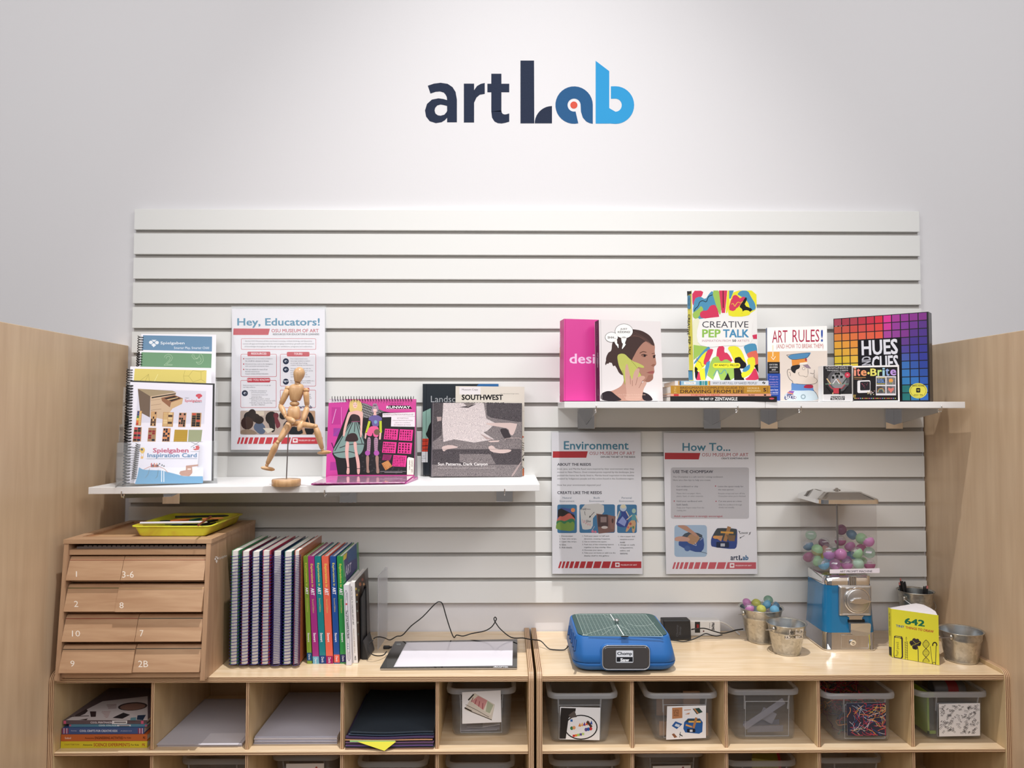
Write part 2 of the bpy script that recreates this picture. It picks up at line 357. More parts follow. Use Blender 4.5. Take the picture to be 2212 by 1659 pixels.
# ---------------------------------------------------------------- wooden drawer chest
M_BEECH = tex('beech_wood', 'noise', '#B18A6A', '#C6A281', (.9, 9, 9), 6, .6, .3, .7, .42, nscale=7)
M_BEECHV = tex('beech_wood_upright', 'noise', '#AE886A', '#C29E7E', (9, 9, .9), 6, .6, .3, .7, .45, nscale=7)
M_DARK = mat('recess_shade', (.02, .017, .015), .8)
t = thing('drawer_chest', (-1.01, -.2, ZC), 'beech wood chest of slanted drawers numbered in white on the left counter', 'drawer chest')
DX0, DX1, DZ1, DYB = -1.1975, -.8225, 1.104, -.032
def dyf(z): return -.394+(z-ZC)/(DZ1-ZC)*.028        # front leans back
for x0, x1 in ((DX0+.0015, DX0+.0130), (DX1-.0130, DX1-.0015)):
    b = MB(); zt = 1.0928
    b.prism([(x0, DYB, ZC+.0004), (x0, DYB, zt), (x0, dyf(zt), zt), (x0, dyf(ZC), ZC+.0004)], (x1-x0, 0, 0), M_BEECHV)
    b.build('side_board', t, bevel=.001)
b = MB(); zt0, zt1 = 1.0932, DZ1; y0 = dyf(zt0)-.001     # framed top with a sunk panel
for q in ((DX0, DX1, y0, y0+.045), (DX0, DX1, DYB-.022, DYB), (DX0, DX0+.022, y0+.045, DYB-.022), (DX1-.03, DX1, y0+.045, DYB-.022)): b.box(q[0], q[1], q[2], q[3], zt0, zt1, M_BEECH)
b.box(DX0+.022, DX1-.03, y0+.045, DYB-.022, zt0, zt1-.004, tex('chest_top_panel', 'waveX', '#A8744E', '#C9A179', (1, 1, 1), 2, .4, .3, .6, .45, nscale=1.6))
b.build('top_board', t)
b = MB(); b.box(DX0+.0132, DX1-.0132, -.05, DYB-.001, ZC+.001, 1.0925, M_BEECH); b.build('back_board', t)
XA, XB = DX0+.0133, DX1-.0133
def cz(y, x=300): return onY(x, y, -.385)[2]
b = MB(); b.box(XA, XB, dyf(ZC)+.008, -.06, ZC+.006, cz(1452), M_BEECH); b.build('plinth', t)
for ya, yb in ((1187.5, 1203),): b = MB(); z0, z1 = cz(yb-1), cz(ya+3); b.box(XA, XB, dyf(z1)+.004, -.06, z0, z1, M_BEECH); b.build('rail', t, bevel=.0008)
# black toothed tray under the lid
b = MB(); z0, z1 = cz(1190), cz(1183); y = dyf(z0)+.016; m = mat('dark_plastic_comb', (.06, .055, .055), .4)
b.box(XA+.012, XB, y, y+.03, z0, z1-.003, mat('comb_front', (.18, .155, .15), .5))
n = 26
for k in range(n): x = XA+.03+(XB-XA-.035)*k/n; b.box(x, x+.0085, y, y+.006, z1-.003, z1, mat('comb_front', (.18, .155, .15), .5))
b.box(XA, XB, y+.09, y+.1, z0, 1.093, M_DARK)  # near-black sheet painted as the shade under the lid
b.build('toothed_tray', t)
rows = [((1206, 1255), [(XA, 258, '1', (164, 1234, 166.3, 1246)), (258, None, '3-6', (264, 1234, 289, 1248))]),
        ((1266, 1321), [(XA, 250.5, '2', (160, 1298, 169, 1311)), (250.5, None, '8', (258, 1301, 267, 1314))]),
        ((1331, 1384.5), [(XA, 294.5, '10', (155.5, 1362, 173, 1375)), (294.5, None, '7', (302, 1361, 310, 1375))]),
        ((1395, 1449), [(XA, 292, '9', (152, 1427, 161, 1440)), (292, None, '2B', (298.5, 1427, 320, 1441))])]
cols = [['#8C4A38', '#8C4A38'], ['#4E5A2C', '#DDB98A'], ['#8A3A34', '#123A38'], ['#101820', '#123438']]
XO = {}
for ri, ((ya, yb), ds) in enumerate(rows):
    z1, z0 = cz(ya), cz(yb); ys = dyf(z0)+.0
    b = MB(); b.box(XA, XB, ys+.022, -.07, z0-.010, z0-.004, M_BEECH); b.build('runner', t)
    for di, (xa, xb, s, bx) in enumerate(ds):
        x0 = (XA+.0015) if di == 0 else XO[ri]+.0012
        x1 = (onY(xb, (ya+yb)/2, -.385)[0]-.001) if xb else XB-.001
        if xb: XO[ri] = x1
        out = .004 if s in ('8', '9') else .0
        zs = z1-.0085                                  # slanted face below, flat rounded strip above
        yb0, yt = ys-.006-out, ys+.012-out
        b = MB(); q = [(x0, yb0, z0), (x0, yt-.001, zs), (x0, yt+.006, z1), (x0, yt+.02, z1), (x0, yt+.02, z0)]
        b.prism(q, (x1-x0, 0, 0), M_BEECH)
        sm = (x1+.0002) if False else x1
        c = ink(cols[ri][di]); nrm = np.array([0, -(zs-z0), (yt-.001-yb0)]); nrm = nrm/np.linalg.norm(nrm)
        b.obox((x0-.0001, yt-.0016, zs-.0008), (x1-x0+.0002, 0, 0), (0, .002, 0), (0, 0, .0016), c)
        a = Art(b, Plane((x0, yb0, z0), nrm), 3)
        a.text(s, *bx, '#EFE6DC', .012)
        d = b.build('drawer', t, bevel=.0012)
        bb = MB(); bb.box(x0+.002, x1-.002, yt+.021, -.08, z0+.002, z1-.004, M_BEECH); bb.build('drawer_box', d)
# little maker's mark on the right flank
b = MB(); a = Art(b, Plane((DX1-.0012, 0, 0), (1, 0, 0)), 3); W = '#F2E8E0'
a.poly([(464.5, 1202), (470, 1202), (467.3, 1205.5)], W); a.ell(465, 1207.5, 1.6, 2.6, W); a.ell(470.3, 1206, 1.7, 2.6, W); a.poly([(467.6, 1208.5), (470, 1211.5), (467.8, 1217), (465.6, 1212.5)], W)
a.text('Spielgaben', 473, 1201, 489, 1209, W, q=[(473, 1203), (490, 1197), (490, 1204), (473, 1210)]); b.build('printed_mark', t)
# ---------------------------------------------------------------- clear storage bins in the cubbies
M_BIN = acrylic('frosted_bin_plastic', .085, (.68, .69, .73), .16)
M_RIM = acrylic('frosted_bin_rim', .34, (.74, .75, .79), .18)
def rrect(cx, cy, hx, hy, r, z, n=5):
    P = []
    for sx, sy, a in ((1, -1, -90), (1, 1, 0), (-1, 1, 90), (-1, -1, 180)):
        for k in range(n+1): q = R(a+90*k/n); P.append((cx+sx*(hx-r)+r*math.cos(q), cy+sy*(hy-r)+r*math.sin(q), z))
    return P
def rot(P, c, a):
    ca, sa = math.cos(R(a)), math.sin(R(a)); return [(c[0]+(x-c[0])*ca-(y-c[1])*sa, c[1]+(x-c[0])*sa+(y-c[1])*ca, z) for x, y, z in P]
def bin_(xl, xr, yb, rl, rr_, yr, zs, label, a=0, dep=.30):
    """xl,xr,yb: measured bottom front corners; rl,rr_,yr: rim ends and rim top"""
    A, B = onZ(xl, yb, zs), onZ(xr, yb, zs); yf = (A[1]+B[1])/2; hx = (B[0]-A[0])/2; cx = (A[0]+B[0])/2
    p, q = onY(rl, yr, yf-.014), onY(rr_, yr, yf-.014); hr = (q[0]-p[0])/2; zr = (p[2]+q[2])/2; cxr = (p[0]+q[0])/2
    ds = [-1.209, -.975, -.734, -.493, -.2515, -.0145, .021, .2472, .488, .7266, .969, 1.203]
    lo = max(d for d in ds if d < cxr)+.0125; hi = min(d for d in ds if d > cxr)-.0015; pad = 0
    hr = min(hr, (hi-lo)/2-.001); a = 0
    cxr = min(max(cxr, lo+hr+.0005), hi-hr-.0005)
    cx = min(max(cx, lo+hx+.003), hi-hx-.003)
    dep = min(dep, .003-yf-.006); cy = yf+dep/2; cen = (cx, yf, 0); D = dep/2; k = (hr-.0140-hx)
    zr = min(zr, zs+.168); cxm = cxr
    t = thing('storage_bin', (cx, cy, zs), label, 'storage bin', 'clear storage bins in the cubbies')
    r = .02; b = MB(); H = zr-zs
    def rg(ex, z, rr=r): return rot(rrect(cx+(cxm-cx)*min(1, (z-zs)/(H*.8)), cy, hx+ex, D-.004+ex*.6, rr, z), cen, a)
    b.loft([rg(-.012, zs+.0012, .012), rg(-.004, zs+.003, .016), rg(0, zs+.012), rg(k*.9, zr-.022), rg(k, zr-.004)], M_BIN, True, True, False)
    b.loft([rg(-.014, zs+.0032, .012), rg(-.006, zs+.0052, .016), rg(-.002, zs+.013), rg(k*.9-.002, zr-.022), rg(k-.002, zr-.004)], M_BIN, True, True, False)
    body = b.build('bin_body', t)
    b = MB(); b.loft([rg(k-.001, zr-.003), rg(k+.004, zr, .022), rg(k+.010, zr-.001, .026), rg(k+.0125, zr-.006, .028), rg(k+.0115, zr-.014, .026)], M_RIM, True, False, False)
    b.loft([rg(k+.0105, zr-.014, .026), rg(k+.011, zr-.006, .026), rg(k+.003, zr-.002, .022)], M_RIM, True, False, False); b.build('bin_rim', t)
    for sx in (-1, 1):
        b = MB()
        P = rot([(cx+sx*hx*.72, yf+.002, zr-.016), (cx+sx*hx*.70, yf+.006, zr-.052)], cen, a); b.tube([(P[0][0], P[0][1]-.004, P[0][2]), (P[1][0], P[1][1]-.001, P[1][2])], .0022, M_RIM, 6)
        b.build('handle_rib', t)
    b = MB(); fw = hx*.70; P = rot([(cx-fw, yf+.0005, zs+.012), (cx+fw, yf+.0005, zs+.012), (cx+fw, yf-.004, zr-.03), (cx-fw, yf-.004, zr-.03)], cen, a)
    b.tube(P, .0014, M_RIM, 5, True); b.build('label_frame', t)
    t['_'] = 0; del t['_']
    return t, Plane(rot([(cx, yf-.0035, zs+.02)], cen, a)[0], (math.sin(R(a)), -math.cos(R(a)), -.06)), (cx, cy, yf, hx, zr, dep)
def card(t, pl, pts):
    b = MB(); A = [pl.at(*p) for p in pts]; b.hexa([p-pl.n*.0008 for p in A], A, ink('#E9E7EA', .5)); return b, Art(b, pl, 2)
ZB = ZM+.0006; ZB2 = .3546
random.seed(4)
CT = {}
BIN = {}
# upper row
T = bin_(976, 1103, 1592, 961, 1117, 1491, ZB, 'clear bin with a card of stacked leaflets in the left cabinet', 2.5); BIN['l5'] = T
b, a = card(T[0], T[1], [(998, 1495.5), (1081.5, 1491.5), (1083, 1560), (998.5, 1563.5)])
a.poly([(1006, 1527), (1025, 1497), (1069, 1522), (1062, 1556), (1004, 1533)], '#CFC6BC'); a.poly([(1014, 1514), (1026, 1499), (1068, 1524), (1060, 1545)], '#D9D3C6')
a.poly([(1018, 1515), (1033, 1503), (1053, 1513), (1044, 1534)], '#C98F8F'); a.poly([(1053, 1514), (1066, 1523), (1058, 1541), (1049, 1537)], '#A9AF98')
for k in range(4): a.line([(1022+k*7, 1507+k*4), (1018+k*8, 1516+k*5)], 1.4, '#8C3A48')
a.line([(1012, 1512), (1023, 1500)], 3, '#3A332E'); a.line([(1004, 1529), (1018, 1536)], 3, '#3A332E'); a.line([(1006, 1522), (1030, 1534), (1056, 1549)], 1, '#5A4E46'); a.line([(1018, 1537), (1062, 1555)], 1.6, '#4A423C')
b.build('label_card', T[0])
T = bin_(1188, 1316, 1606, 1173, 1332, 1501, ZB, 'clear bin with a card of coloured shapes in a black ring', 0); BIN['r1'] = T
b, a = card(T[0], T[1], [(1210, 1527), (1297, 1529), (1295, 1599), (1209, 1597)])
a.ell(1255, 1571, 36, 27, '#1E1B1E', n=28); a.ell(1255, 1571, 33.5, 24.5, '#E9E7EA', n=28)
a.poly([(1212, 1529), (1244, 1530), (1243, 1537), (1233, 1546), (1228, 1552), (1225, 1575), (1222, 1596), (1209, 1596), (1210, 1548)], '#2C2726'); a.poly([(1228, 1545), (1241, 1535), (1243, 1540), (1246, 1549), (1232, 1551)], '#5A504C')
for i, c in enumerate(['#2C62A8', '#D8803C', '#5B4A8E', '#C8353A', '#E8A85A', '#2C62A8', '#DE8A3C', '#6E3B8A', '#C8353A', '#9FCB6A', '#D8603C', '#3A7A4A', '#5B4A8E', '#D9432F', '#DE9C6A', '#B8CF7A', '#2E4F9A']):
    x, y = 1232+(i*17 % 46), 1554+(i*11 % 34); k = 3+i % 3
    if i % 3 == 0: a.rect(x, y, x+k+2, y+k+2, c, up=False)
    elif i % 3 == 1: a.poly([(x, y+k), (x+k, y-k), (x+k+2, y+k+1)], c, False)
    else: a.ell(x, y, k*.7, k*.8, c, False, 10)
a.poly([(1266, 1560), (1270, 1556), (1280, 1569), (1276, 1572)], '#4A342C')
b.build('label_card', T[0])
T = bin_(1414, 1544, 1603, 1395, 1560, 1500, ZB, 'clear bin with a card of cardboard pieces and a blue device', 0); BIN['r2'] = T
b, a = card(T[0], T[1], [(1441, 1526), (1525, 1524), (1525, 1594), (1439, 1598)])
a.poly([(1452, 1529), (1474, 1528), (1474, 1551), (1452, 1553)], '#B98058')
for k in range(3): a.text(['LETS', 'IN THE', 'WOOD'][k], 1455, 1533+k*5, 1466, 1537+k*5, '#3A241A', .02)
a.line([(1478, 1534), (1492, 1533)], 1.6, '#B98058'); a.poly([(1479, 1543), (1490, 1539), (1489, 1543)], '#C08A66'); a.poly([(1496, 1531), (1510, 1529), (1518, 1538), (1505, 1543)], '#2F4A44'); a.line([(1500, 1531), (1508, 1541)], 3, '#B98058')
a.poly([(1451, 1568), (1459, 1558), (1474, 1564), (1462, 1575)], '#2E5C9C'); a.poly([(1460, 1563), (1469, 1566), (1466, 1571), (1457, 1568)], '#C9D4E4')
a.poly([(1478, 1560), (1486, 1552), (1512, 1552), (1518, 1560), (1517, 1581), (1510, 1585), (1480, 1582), (1476, 1574)], '#2A5CA0'); a.poly([(1480, 1560), (1487, 1553), (1511, 1553), (1516, 1562)], '#3C4B4C')
a.line([(1482, 1566), (1494, 1570)], 3.5, '#D8A05A'); a.line([(1488, 1559), (1513, 1559)], 3.4, '#E8B45C'); a.line([(1504, 1551), (1498, 1572)], 5, '#B07C50'); a.rr(1484, 1574, 1502, 1582, 2, '#1B2233'); a.rect(1490, 1576, 1496, 1581, '#D5D8E0')
a.poly([(1451, 1586), (1456, 1584), (1463, 1592), (1457, 1594)], '#8A5A40'); a.line([(1468, 1586), (1474, 1590)], 2, '#2A2A2E'); a.line([(1470, 1581), (1468, 1593)], 1, '#2A2A2E')
b.build('label_card', T[0])
T = bin_(1590, 1724, 1600, 1576, 1737, 1493, ZB, 'clear unlabelled bin of loose grey card between two carded bins', 0); BIN['r3'] = T
T = bin_(1806, 1931, 1605, 1778, 1945, 1500, ZB, 'clear bin full of tangled coloured yarn', 0); BIN['r4'] = T
b, a = card(T[0], T[1], [(1828, 1519), (1913, 1517), (1914.5, 1590), (1831, 1589)])
a.poly([(1828, 1519), (1913, 1517), (1914.5, 1590), (1831, 1589)], '#3A3848')
random.seed(8)
for i in range(95):
    x, y = random.uniform(1832, 1908), random.uniform(1521, 1584); an = random.uniform(-1, 1); P = [(x, y)]
    for k in range(5):
        an += random.uniform(-.6, .6); x += 5.5*math.cos(an); y += 4.5*math.sin(an); P.append((min(max(x, 1830.5), 1912.5), min(max(y, 1519.5), 1588)))
    a.l = 4+i % 7; a.line(P, random.uniform(.8, 1.5), random.choice(['#C9404E', '#E2A04C', '#E8C25C', '#D8D2DC', '#3E5FA0', '#B23A48', '#E8955A', '#8FA0B8', '#26405E', '#D9B48A', '#C94A5A']), False)
b.build('label_card', T[0])
T = bin_(2006, 2132, 1600, 1982, 2146, 1497, ZB, 'clear bin with a card of scattered printed words, at far right', 0); BIN['r5'] = T
b, a = card(T[0], T[1], [(2028, 1521), (2117, 1519), (2117, 1589), (2029, 1591)])
for i in range(120):
    x, y = random.uniform(2032, 2112), random.uniform(1523, 1585); an = random.uniform(-1.2, 1.2); L = random.uniform(2, 4.5); u, v = L*math.cos(an), L*math.sin(an)
    a.l = 3; P = [(x-u, y-v), (x+u, y+v)]; a.line([(px-v*.3, py+u*.3) for px, py in P], .7, '#6A6668', False); a.line([(px+v*.3, py-u*.3) for px, py in P], .8, '#3A3638', False)
b.build('label_card', T[0])
# lower row: only the upper parts show
low = [(362, 512, 352, 524, 1644, 'grey clear bin in the lower cubby beneath the white paper'), (590, 712, 578, 729, 1636, 'clear bin with a card in the lower cubby beneath the thick white paper pile'),
       (786, 912, 765, 924, 1650, 'clear bin in the lower cubby beneath the dark construction paper'), (980, 1104, 957, 1114, 1652, 'clear bin in the lower cubby beneath the leaflet bin')]
low2 = [(1214, 1344, 1195, 1356, 1647, 'clear bin in the lower cubby beneath the bin of coloured shapes'), (1390, 1516, 1374, 1533, 1628, 'clear bin with a card in the lower cubby beneath the cardboard pieces bin'),
        (1590, 1716, 1574, 1735, 1648, 'clear bin in the lower cubby holding a yellow and red packet'), (1794, 1918, 1779, 1933, 1641, 'clear bin in the lower cubby beneath the yarn bin')]
for (xl, xr, rl, rr_, yr, lab) in low+low2:
    A = onY(rl, yr, -.28); dz = .130; zr = ZB2+dz
    P0 = onZ((rl+rr_)/2, yr, zr); yfr = P0[1]+.014          # depth from the rim height
    def pix(P): v = np.array(P)-C; return (1106+F*(v@RT)/(v@FW), 829.5-F*(v@UP)/(v@FW))
    xa, xb = onY(rl, yr, yfr-.014)[0]+.017, onY(rr_, yr, yfr-.014)[0]-.017
    u, v_ = pix((xa, yfr, ZB2)), pix((xb, yfr, ZB2))
    T = bin_(u[0], v_[0], (u[1]+v_[1])/2, rl, rr_, yr, ZB2, lab); BIN[lab[:40]] = T
    if 'with a card' in lab:
        x0 = 619 if rl < 700 else 1411
        b, a = card(T[0], T[1], [(x0-1, 1650 if rl < 700 else 1655), (x0+81, 1649 if rl < 700 else 1653.5), (x0+80, 1718), (x0, 1719)])
        a.line([(x0+65, 1657), (x0+60, 1668), (x0+52, 1680)], 4, '#B0483A' if rl < 700 else '#7A3A48'); b.build('label_card', T[0])
# ---------------------------------------------------------------- books and boxes: upright volumes from their front face
M_PAGE = tex('page_edges', 'noise', '#D9D3CB', '#F1EEEA', (1, 1, 40), 3, 0, .3, .7, .8, nscale=60)
M_PAGEV = tex('page_edges_upright', 'noise', '#D6D0C8', '#F1EEEA', (60, 1, 1), 3, 0, .3, .7, .8, nscale=30)
class Vol:
    """book or box whose front face is measured on the photograph; rests with its lower back edge at height z0"""
    def __init__(s, name, label, cat, o, yaw, tilt, px, th, z0, grp=None, board=.0022, col='#FFFFFF', pages=True, spine=None, inset=.003, art_layer=2, backcol=None, rough=.35):
        s.pl = leanplane(o, yaw, tilt); n = s.pl.n; s.n = n
        up = norm(np.array([0, 0, 1.])-n*n[2]); zf = z0+th*max(n[2], 0)+.0004
        bl, br, tr, tl = [s.pl.at(*p) for p in px]
        bl = bl+up*((zf-bl[2])/up[2]); br = br+up*((zf-br[2])/up[2])
        s.q = (bl, br, tr, tl); rt = norm(br-bl); s.rt = rt; s.up = up; s.th = th
        base = (bl+br)/2-n*th/2; base[2] = z0
        s.t = thing(name, base, label, cat, grp)
        q = np.array(s.q); m = mat('cover_'+col.strip('#'), col, rough, coat=.25) if isinstance(col, str) else col
        s.b = MB()
        if pages:
            s.b.hexa(q-n*board, q, m); s.b.hexa(q-n*th, q-n*(th-board), mat('cover_'+backcol.strip('#'), backcol, rough) if backcol else m)
            s.b.hexa([bl-n*(th-board)+rt*0, bl-n*(th-board)+rt*board, bl-n*board+rt*board, bl-n*board], [tl-n*(th-board), tl-n*(th-board)+rt*board, tl-n*board+rt*board, tl-n*board], mat('cover_'+spine.strip('#'), spine, rough) if spine else m)
            i = rt*inset; j = up*inset; k = rt*board
            P = MB(); P.hexa(np.array([bl+k*1.05+j, br-i+j, tr-i-j, tl+k*1.05-j])-n*(th-board*1.02), np.array([bl+k*1.05+j, br-i+j, tr-i-j, tl+k*1.05-j])-n*board*1.02, M_PAGE); s.pages = P
        else:
            s.b.hexa(q-n*th, q, m); s.pages = None
        s.a = Art(s.b, s.pl, art_layer)
        s.sp = Plane(bl, -rt)                     # left flank
        s.rp = Plane(br, rt)                      # right flank
    def done(s, name='cover'):
        c = s.b.build(name, s.t, recalc=False)
        if s.pages: s.pages.build('page_block', s.t)
        return c
def flat_book(label, px0, px1, ya, yb, Y, yaw, dep, z0, z1, col, grp, name='book', pad=.002, cat='book', x0=None, x1=None, board=.0012):
    """book lying flat, spine towards the room; px0/px1: measured spine ends"""
    a = R(yaw); rt = np.array([math.cos(a), math.sin(a), 0]); dp = np.array([-math.sin(a), math.cos(a), 0])
    A = onY(px0, (ya+yb)/2, Y); A[2] = z0; pl = Plane(A, (math.sin(a), -math.cos(a), 0)); B = pl.at(px1, (ya+yb)/2); w = (B-A)@rt
    t = thing(name, A+rt*w/2+dp*dep/2, label, cat, grp); m = mat('cover_'+col.strip('#'), col, .38, coat=.2)
    up = np.array([0, 0, 1.]); b = MB(); h = z1-z0
    b.obox(A, rt*w, dp*dep, up*board, m); b.obox(A+up*(h-board), rt*w, dp*dep, up*board, m); b.obox(A+up*board, rt*w, dp*board, up*(h-2*board), m)
    P = MB(); P.obox(A+rt*pad+dp*board*1.05+up*board*1.05, rt*(w-2*pad), dp*(dep-pad-board), up*(h-2.1*board), M_PAGEV if False else M_PAGE)
    return t, b, P, Art(b, pl, 1), Plane((0, 0, z1), (0, 0, 1))
def fin(T, nm='cover'): T[1].build(nm, T[0], recalc=False); T[2].build('page_block', T[0])
GR = 'books and boxes on the right shelves'
Z0 = ZR+.0002
# pink book
v = Vol('book', 'bright pink hardcover standing behind the woman portrait book', 'book', (.155, -.165, ZR), 15, 4, [(1218, 866), (1378, 866), (1374, 693), (1218.5, 688.5)], .036, Z0, None, col='#D23C92', backcol='#D23C92', spine='#C0347F')
a = v.a; a.text('design', 1230, 764, 1318, 792, '#EBC3E2', .03); a.line([(1221.5, 690), (1221, 866)], 1, '#B32F78')
s = Art(v.b, v.sp, 1); s.text('design', 1208.5, 717, 1211.5, 749, '#E9B9DB', .02, dir='d'); s.text('rules', 1208.5, 752, 1211.5, 772, '#D9A060', dir='d'); s.text('J', 1208, 850, 1210, 856, '#E9B9DB')
v.done()
# woman portrait book
v = Vol('book', 'white hardcover with a dark haired woman holding a green toy like a phone', 'book', (.225, -.205, ZR), 13, 3.5, [(1296.5, 866.3), (1432, 866.3), (1427, 694.5), (1294, 690.5)], .036, Z0, None, col='#E3DDDE', spine='#2E2230', backcol='#E3DDDE')
a = v.a; a.sm = 2
hair = '#43312F'; skin = '#B98D7E'; sk2 = '#C79F90'
a.poly([(1298, 866), (1297.5, 851), (1309, 845.5), (1321, 845), (1336, 838), (1345, 831), (1350, 812), (1385, 812), (1388, 848), (1400, 852), (1408, 858), (1411, 866)], skin)
a.poly([(1297.5, 866), (1297.5, 851), (1309, 845), (1320, 844.5), (1332, 855), (1347, 866)], '#2B2329'); a.poly([(1388, 866), (1386, 846), (1399, 850), (1407, 857), (1411, 866)], '#2B2329')
a.poly([(1338, 730), (1352, 714), (1368, 711), (1385, 715), (1402, 725), (1412, 738), (1415, 748), (1414, 760), (1417, 780), (1418, 787), (1413, 791), (1413, 798), (1414, 803), (1411, 808), (1411, 819), (1404, 825), (1396, 826), (1384, 822), (1366, 812), (1345, 800), (1330, 770)], '#A97C6C')
a.poly([(1352, 823), (1346, 836), (1338, 842), (1350, 850), (1386, 846), (1384, 822), (1366, 808)], skin)
a.poly([(1322, 742), (1326, 736), (1340, 722), (1355, 712), (1368, 711), (1386, 714), (1402, 723), (1410, 733), (1414, 745), (1412, 748), (1397, 736), (1388, 741), (1376, 756), (1370, 768), (1366, 775), (1358, 800), (1346, 812), (1337, 806), (1332, 795), (1325, 785), (1313, 782), (1308, 790), (1307, 785), (1312, 770), (1313, 762), (1321, 758)], hair)
a.poly([(1313, 762), (1308, 776), (1312, 788), (1320, 779), (1325, 794), (1334, 781), (1342, 796), (1346, 812), (1352, 806), (1345, 770), (1330, 755)], hair)
for k in range(9): a.line([(1338+k*4, 735-k*2.3), (1364+k*4.4, 722+k*1.4), (1384+k*3, 729+k*2.2)], .5, '#6B4E48', k == 0)
a.line([(1382, 763), (1389, 759), (1396, 761)], 1.6, '#5B3A30'); a.ell(1391, 768.5, 5.2, 2.7, '#8A6053'); a.ell(1392.5, 768.5, 2.6, 2.4, '#241A1C'); a.line([(1385, 767), (1390, 765), (1398, 767.5)], 1.3, '#2A1E1E'); a.poly([(1410, 768), (1416, 766), (1415, 773), (1411, 774)], '#3A2826'); a.line([(1408, 764), (1414, 763)], 1.2, '#5B3A30')
a.poly([(1406, 790), (1411, 786), (1417, 788), (1412, 792)], '#8E5F50'); a.poly([(1397, 805), (1406, 801), (1413, 801), (1413, 807), (1405, 808)], '#A5605C'); a.line([(1397, 805), (1405, 804), (1413, 804)], .8, '#5E3230')
a.poly([(1400, 810), (1411, 810), (1411, 819), (1403, 825), (1392, 825), (1398, 816)], '#96695B')
a.poly([(1333, 772), (1335, 766), (1342, 763.5), (1350, 765), (1358, 773), (1366, 780), (1378, 784), (1390, 790), (1392, 794), (1388, 795), (1375, 792), (1384, 808), (1386, 815), (1378, 830), (1352, 830), (1349, 822), (1345, 806), (1337, 792)], '#B9BC62')
a.line([(1363, 779), (1374, 791), (1385, 810)], .7, '#7F8240'); a.line([(1345, 800), (1350, 830)], 1.6, '#9EA150')
a.poly([(1349, 866), (1354, 852), (1351, 830), (1350, 800), (1352, 787), (1355, 786), (1357, 792), (1361, 812), (1366, 822), (1369, 804), (1376, 795), (1382, 797), (1380, 806), (1377, 816), (1384, 812), (1392, 812), (1394, 817), (1388, 822), (1382, 832), (1390, 824), (1396, 824), (1397, 828), (1390, 840), (1387, 856), (1385, 866)], sk2)
for q in ([(1361, 812), (1362, 830)], [(1377, 816), (1373, 832)], [(1388, 822), (1380, 838)], [(1366, 822), (1366, 834)]): a.line(q, .9, '#8E6355')
W = '#F4F2F0'; K = '#26262A'
for e, c in ((1.5, K), (0, W)):
    a.ell(1347.8, 715.5, 19+e*.5, 15.5+e*.5, c); a.ell(1321, 728.5, 13.5+e*.5, 10.5+e*.5, c, False)
    a.poly([(1341-e*.4, 727), (1343-e*.4, 741), (1346-e*.4, 742), (1342-e, 757+e), (1353+e, 743), (1349+e*.6, 743), (1355+e*.6, 728)], c, False); a.poly([(1326-e*.4, 737), (1331-e*.4, 746), (1333-e*.6, 747), (1336, 754+e), (1336+e, 743), (1333+e*.4, 743), (1333+e*.4, 733)], c, False)
a.text('JUST', 1340, 709, 1355, 713.5, K, .03); a.text('KIDDING!', 1334.5, 715, 1361, 719.5, K, .03); a.text('SHH...', 1312.5, 726.5, 1331, 731.5, K, .03)
a.text('A to Z Designs for Kids & Kidults', 1336, 851, 1394, 854.5, '#D9B7A8'); a.text('FROM THE DESIGN STUDIO', 1348, 857, 1383, 859, '#D9B7A8')
a.line([(1297.5, 691), (1300, 866)], .8, '#B8B2B4')
s = Art(v.b, v.sp, 1); s.text('CHARLOTTE & PETER FIELL', 1288, 699, 1290.5, 748, '#8B7F8B', dir='d'); s.text('JUST KIDDING!', 1289.5, 762, 1292, 794, '#D9D0D6', dir='d'); s.text('PUBLISHER', 1291, 840, 1293, 855, '#8B7F8B', dir='d')
v.done()
# lying stack
ZST = []
def zr_(y, Y=-.238): return onY(1550, y, Y)[2]
z4, z3, z2, z1 = Z0, zr_(855.9), zr_(850.5), zr_(832.8)
zt = zr_(822.6)
T = flat_book('black paperback with white hand lettering, bottom of the lying stack', 1447.9, 1678.4, 856, 867, -.238, -3, .21, z4, z3-.0003, '#1B1A1C', None); a = T[3]
a.text('THE ART OF', 1510.5, 859, 1541, 864.5, '#F2F2F2', .02); a.text('ZENTANGLE', 1544, 858, 1593, 865.3, '#F2F2F2', .04); a.ell(1667, 861, 5.5, 2, '#C9525E'); fin(T)
T = flat_book('thin salmon pink paperback just above the black book of the lying stack', 1448.5, 1665.5, 850.5, 856, -.238, -3, .2, z3, z2-.0003, '#E8A48C', None, board=.0008); a = T[3]
a.text('STARTING TO DRAW', 1493, 851.5, 1555, 855.3, '#C8323A', .02); a.rect(1455.5, 851.2, 1466, 855.5, '#CF3B3B'); a.text('BLAKE', 1617, 851.8, 1630, 854.8, '#2A2022', .02); a.rr(1650, 851.7, 1655, 854.9, 1, '#2A2022'); fin(T)
T = flat_book('thick mustard gold book in the middle of the lying stack', 1449, 1664, 832.8, 850.5, -.238, -3, .2, z2, z1-.0003, '#BE8B2C', None, board=.0012); a = T[3]
a.text("BRIDGMAN'S COMPLETE GUIDE TO", 1469.5, 835, 1607.5, 840.3, '#3A2028', .01); a.text('DRAWING FROM LIFE', 1469.5, 842, 1607, 849.2, '#3A2028', .02); a.text('GEORGE B.', 1614, 836.5, 1640.5, 840.3, '#F0DCA8'); a.text('BRIDGMAN', 1614, 842.3, 1642.5, 846.3, '#F0DCA8')
a.text('5TH', 1456.5, 836, 1461, 849, '#E8CC8A', dir='u'); a.text('S', 1649, 838, 1655, 846, '#3A2028', .05); a.text('STERLING', 1656.5, 835, 1659.5, 848, '#3A2028', dir='d'); fin(T)
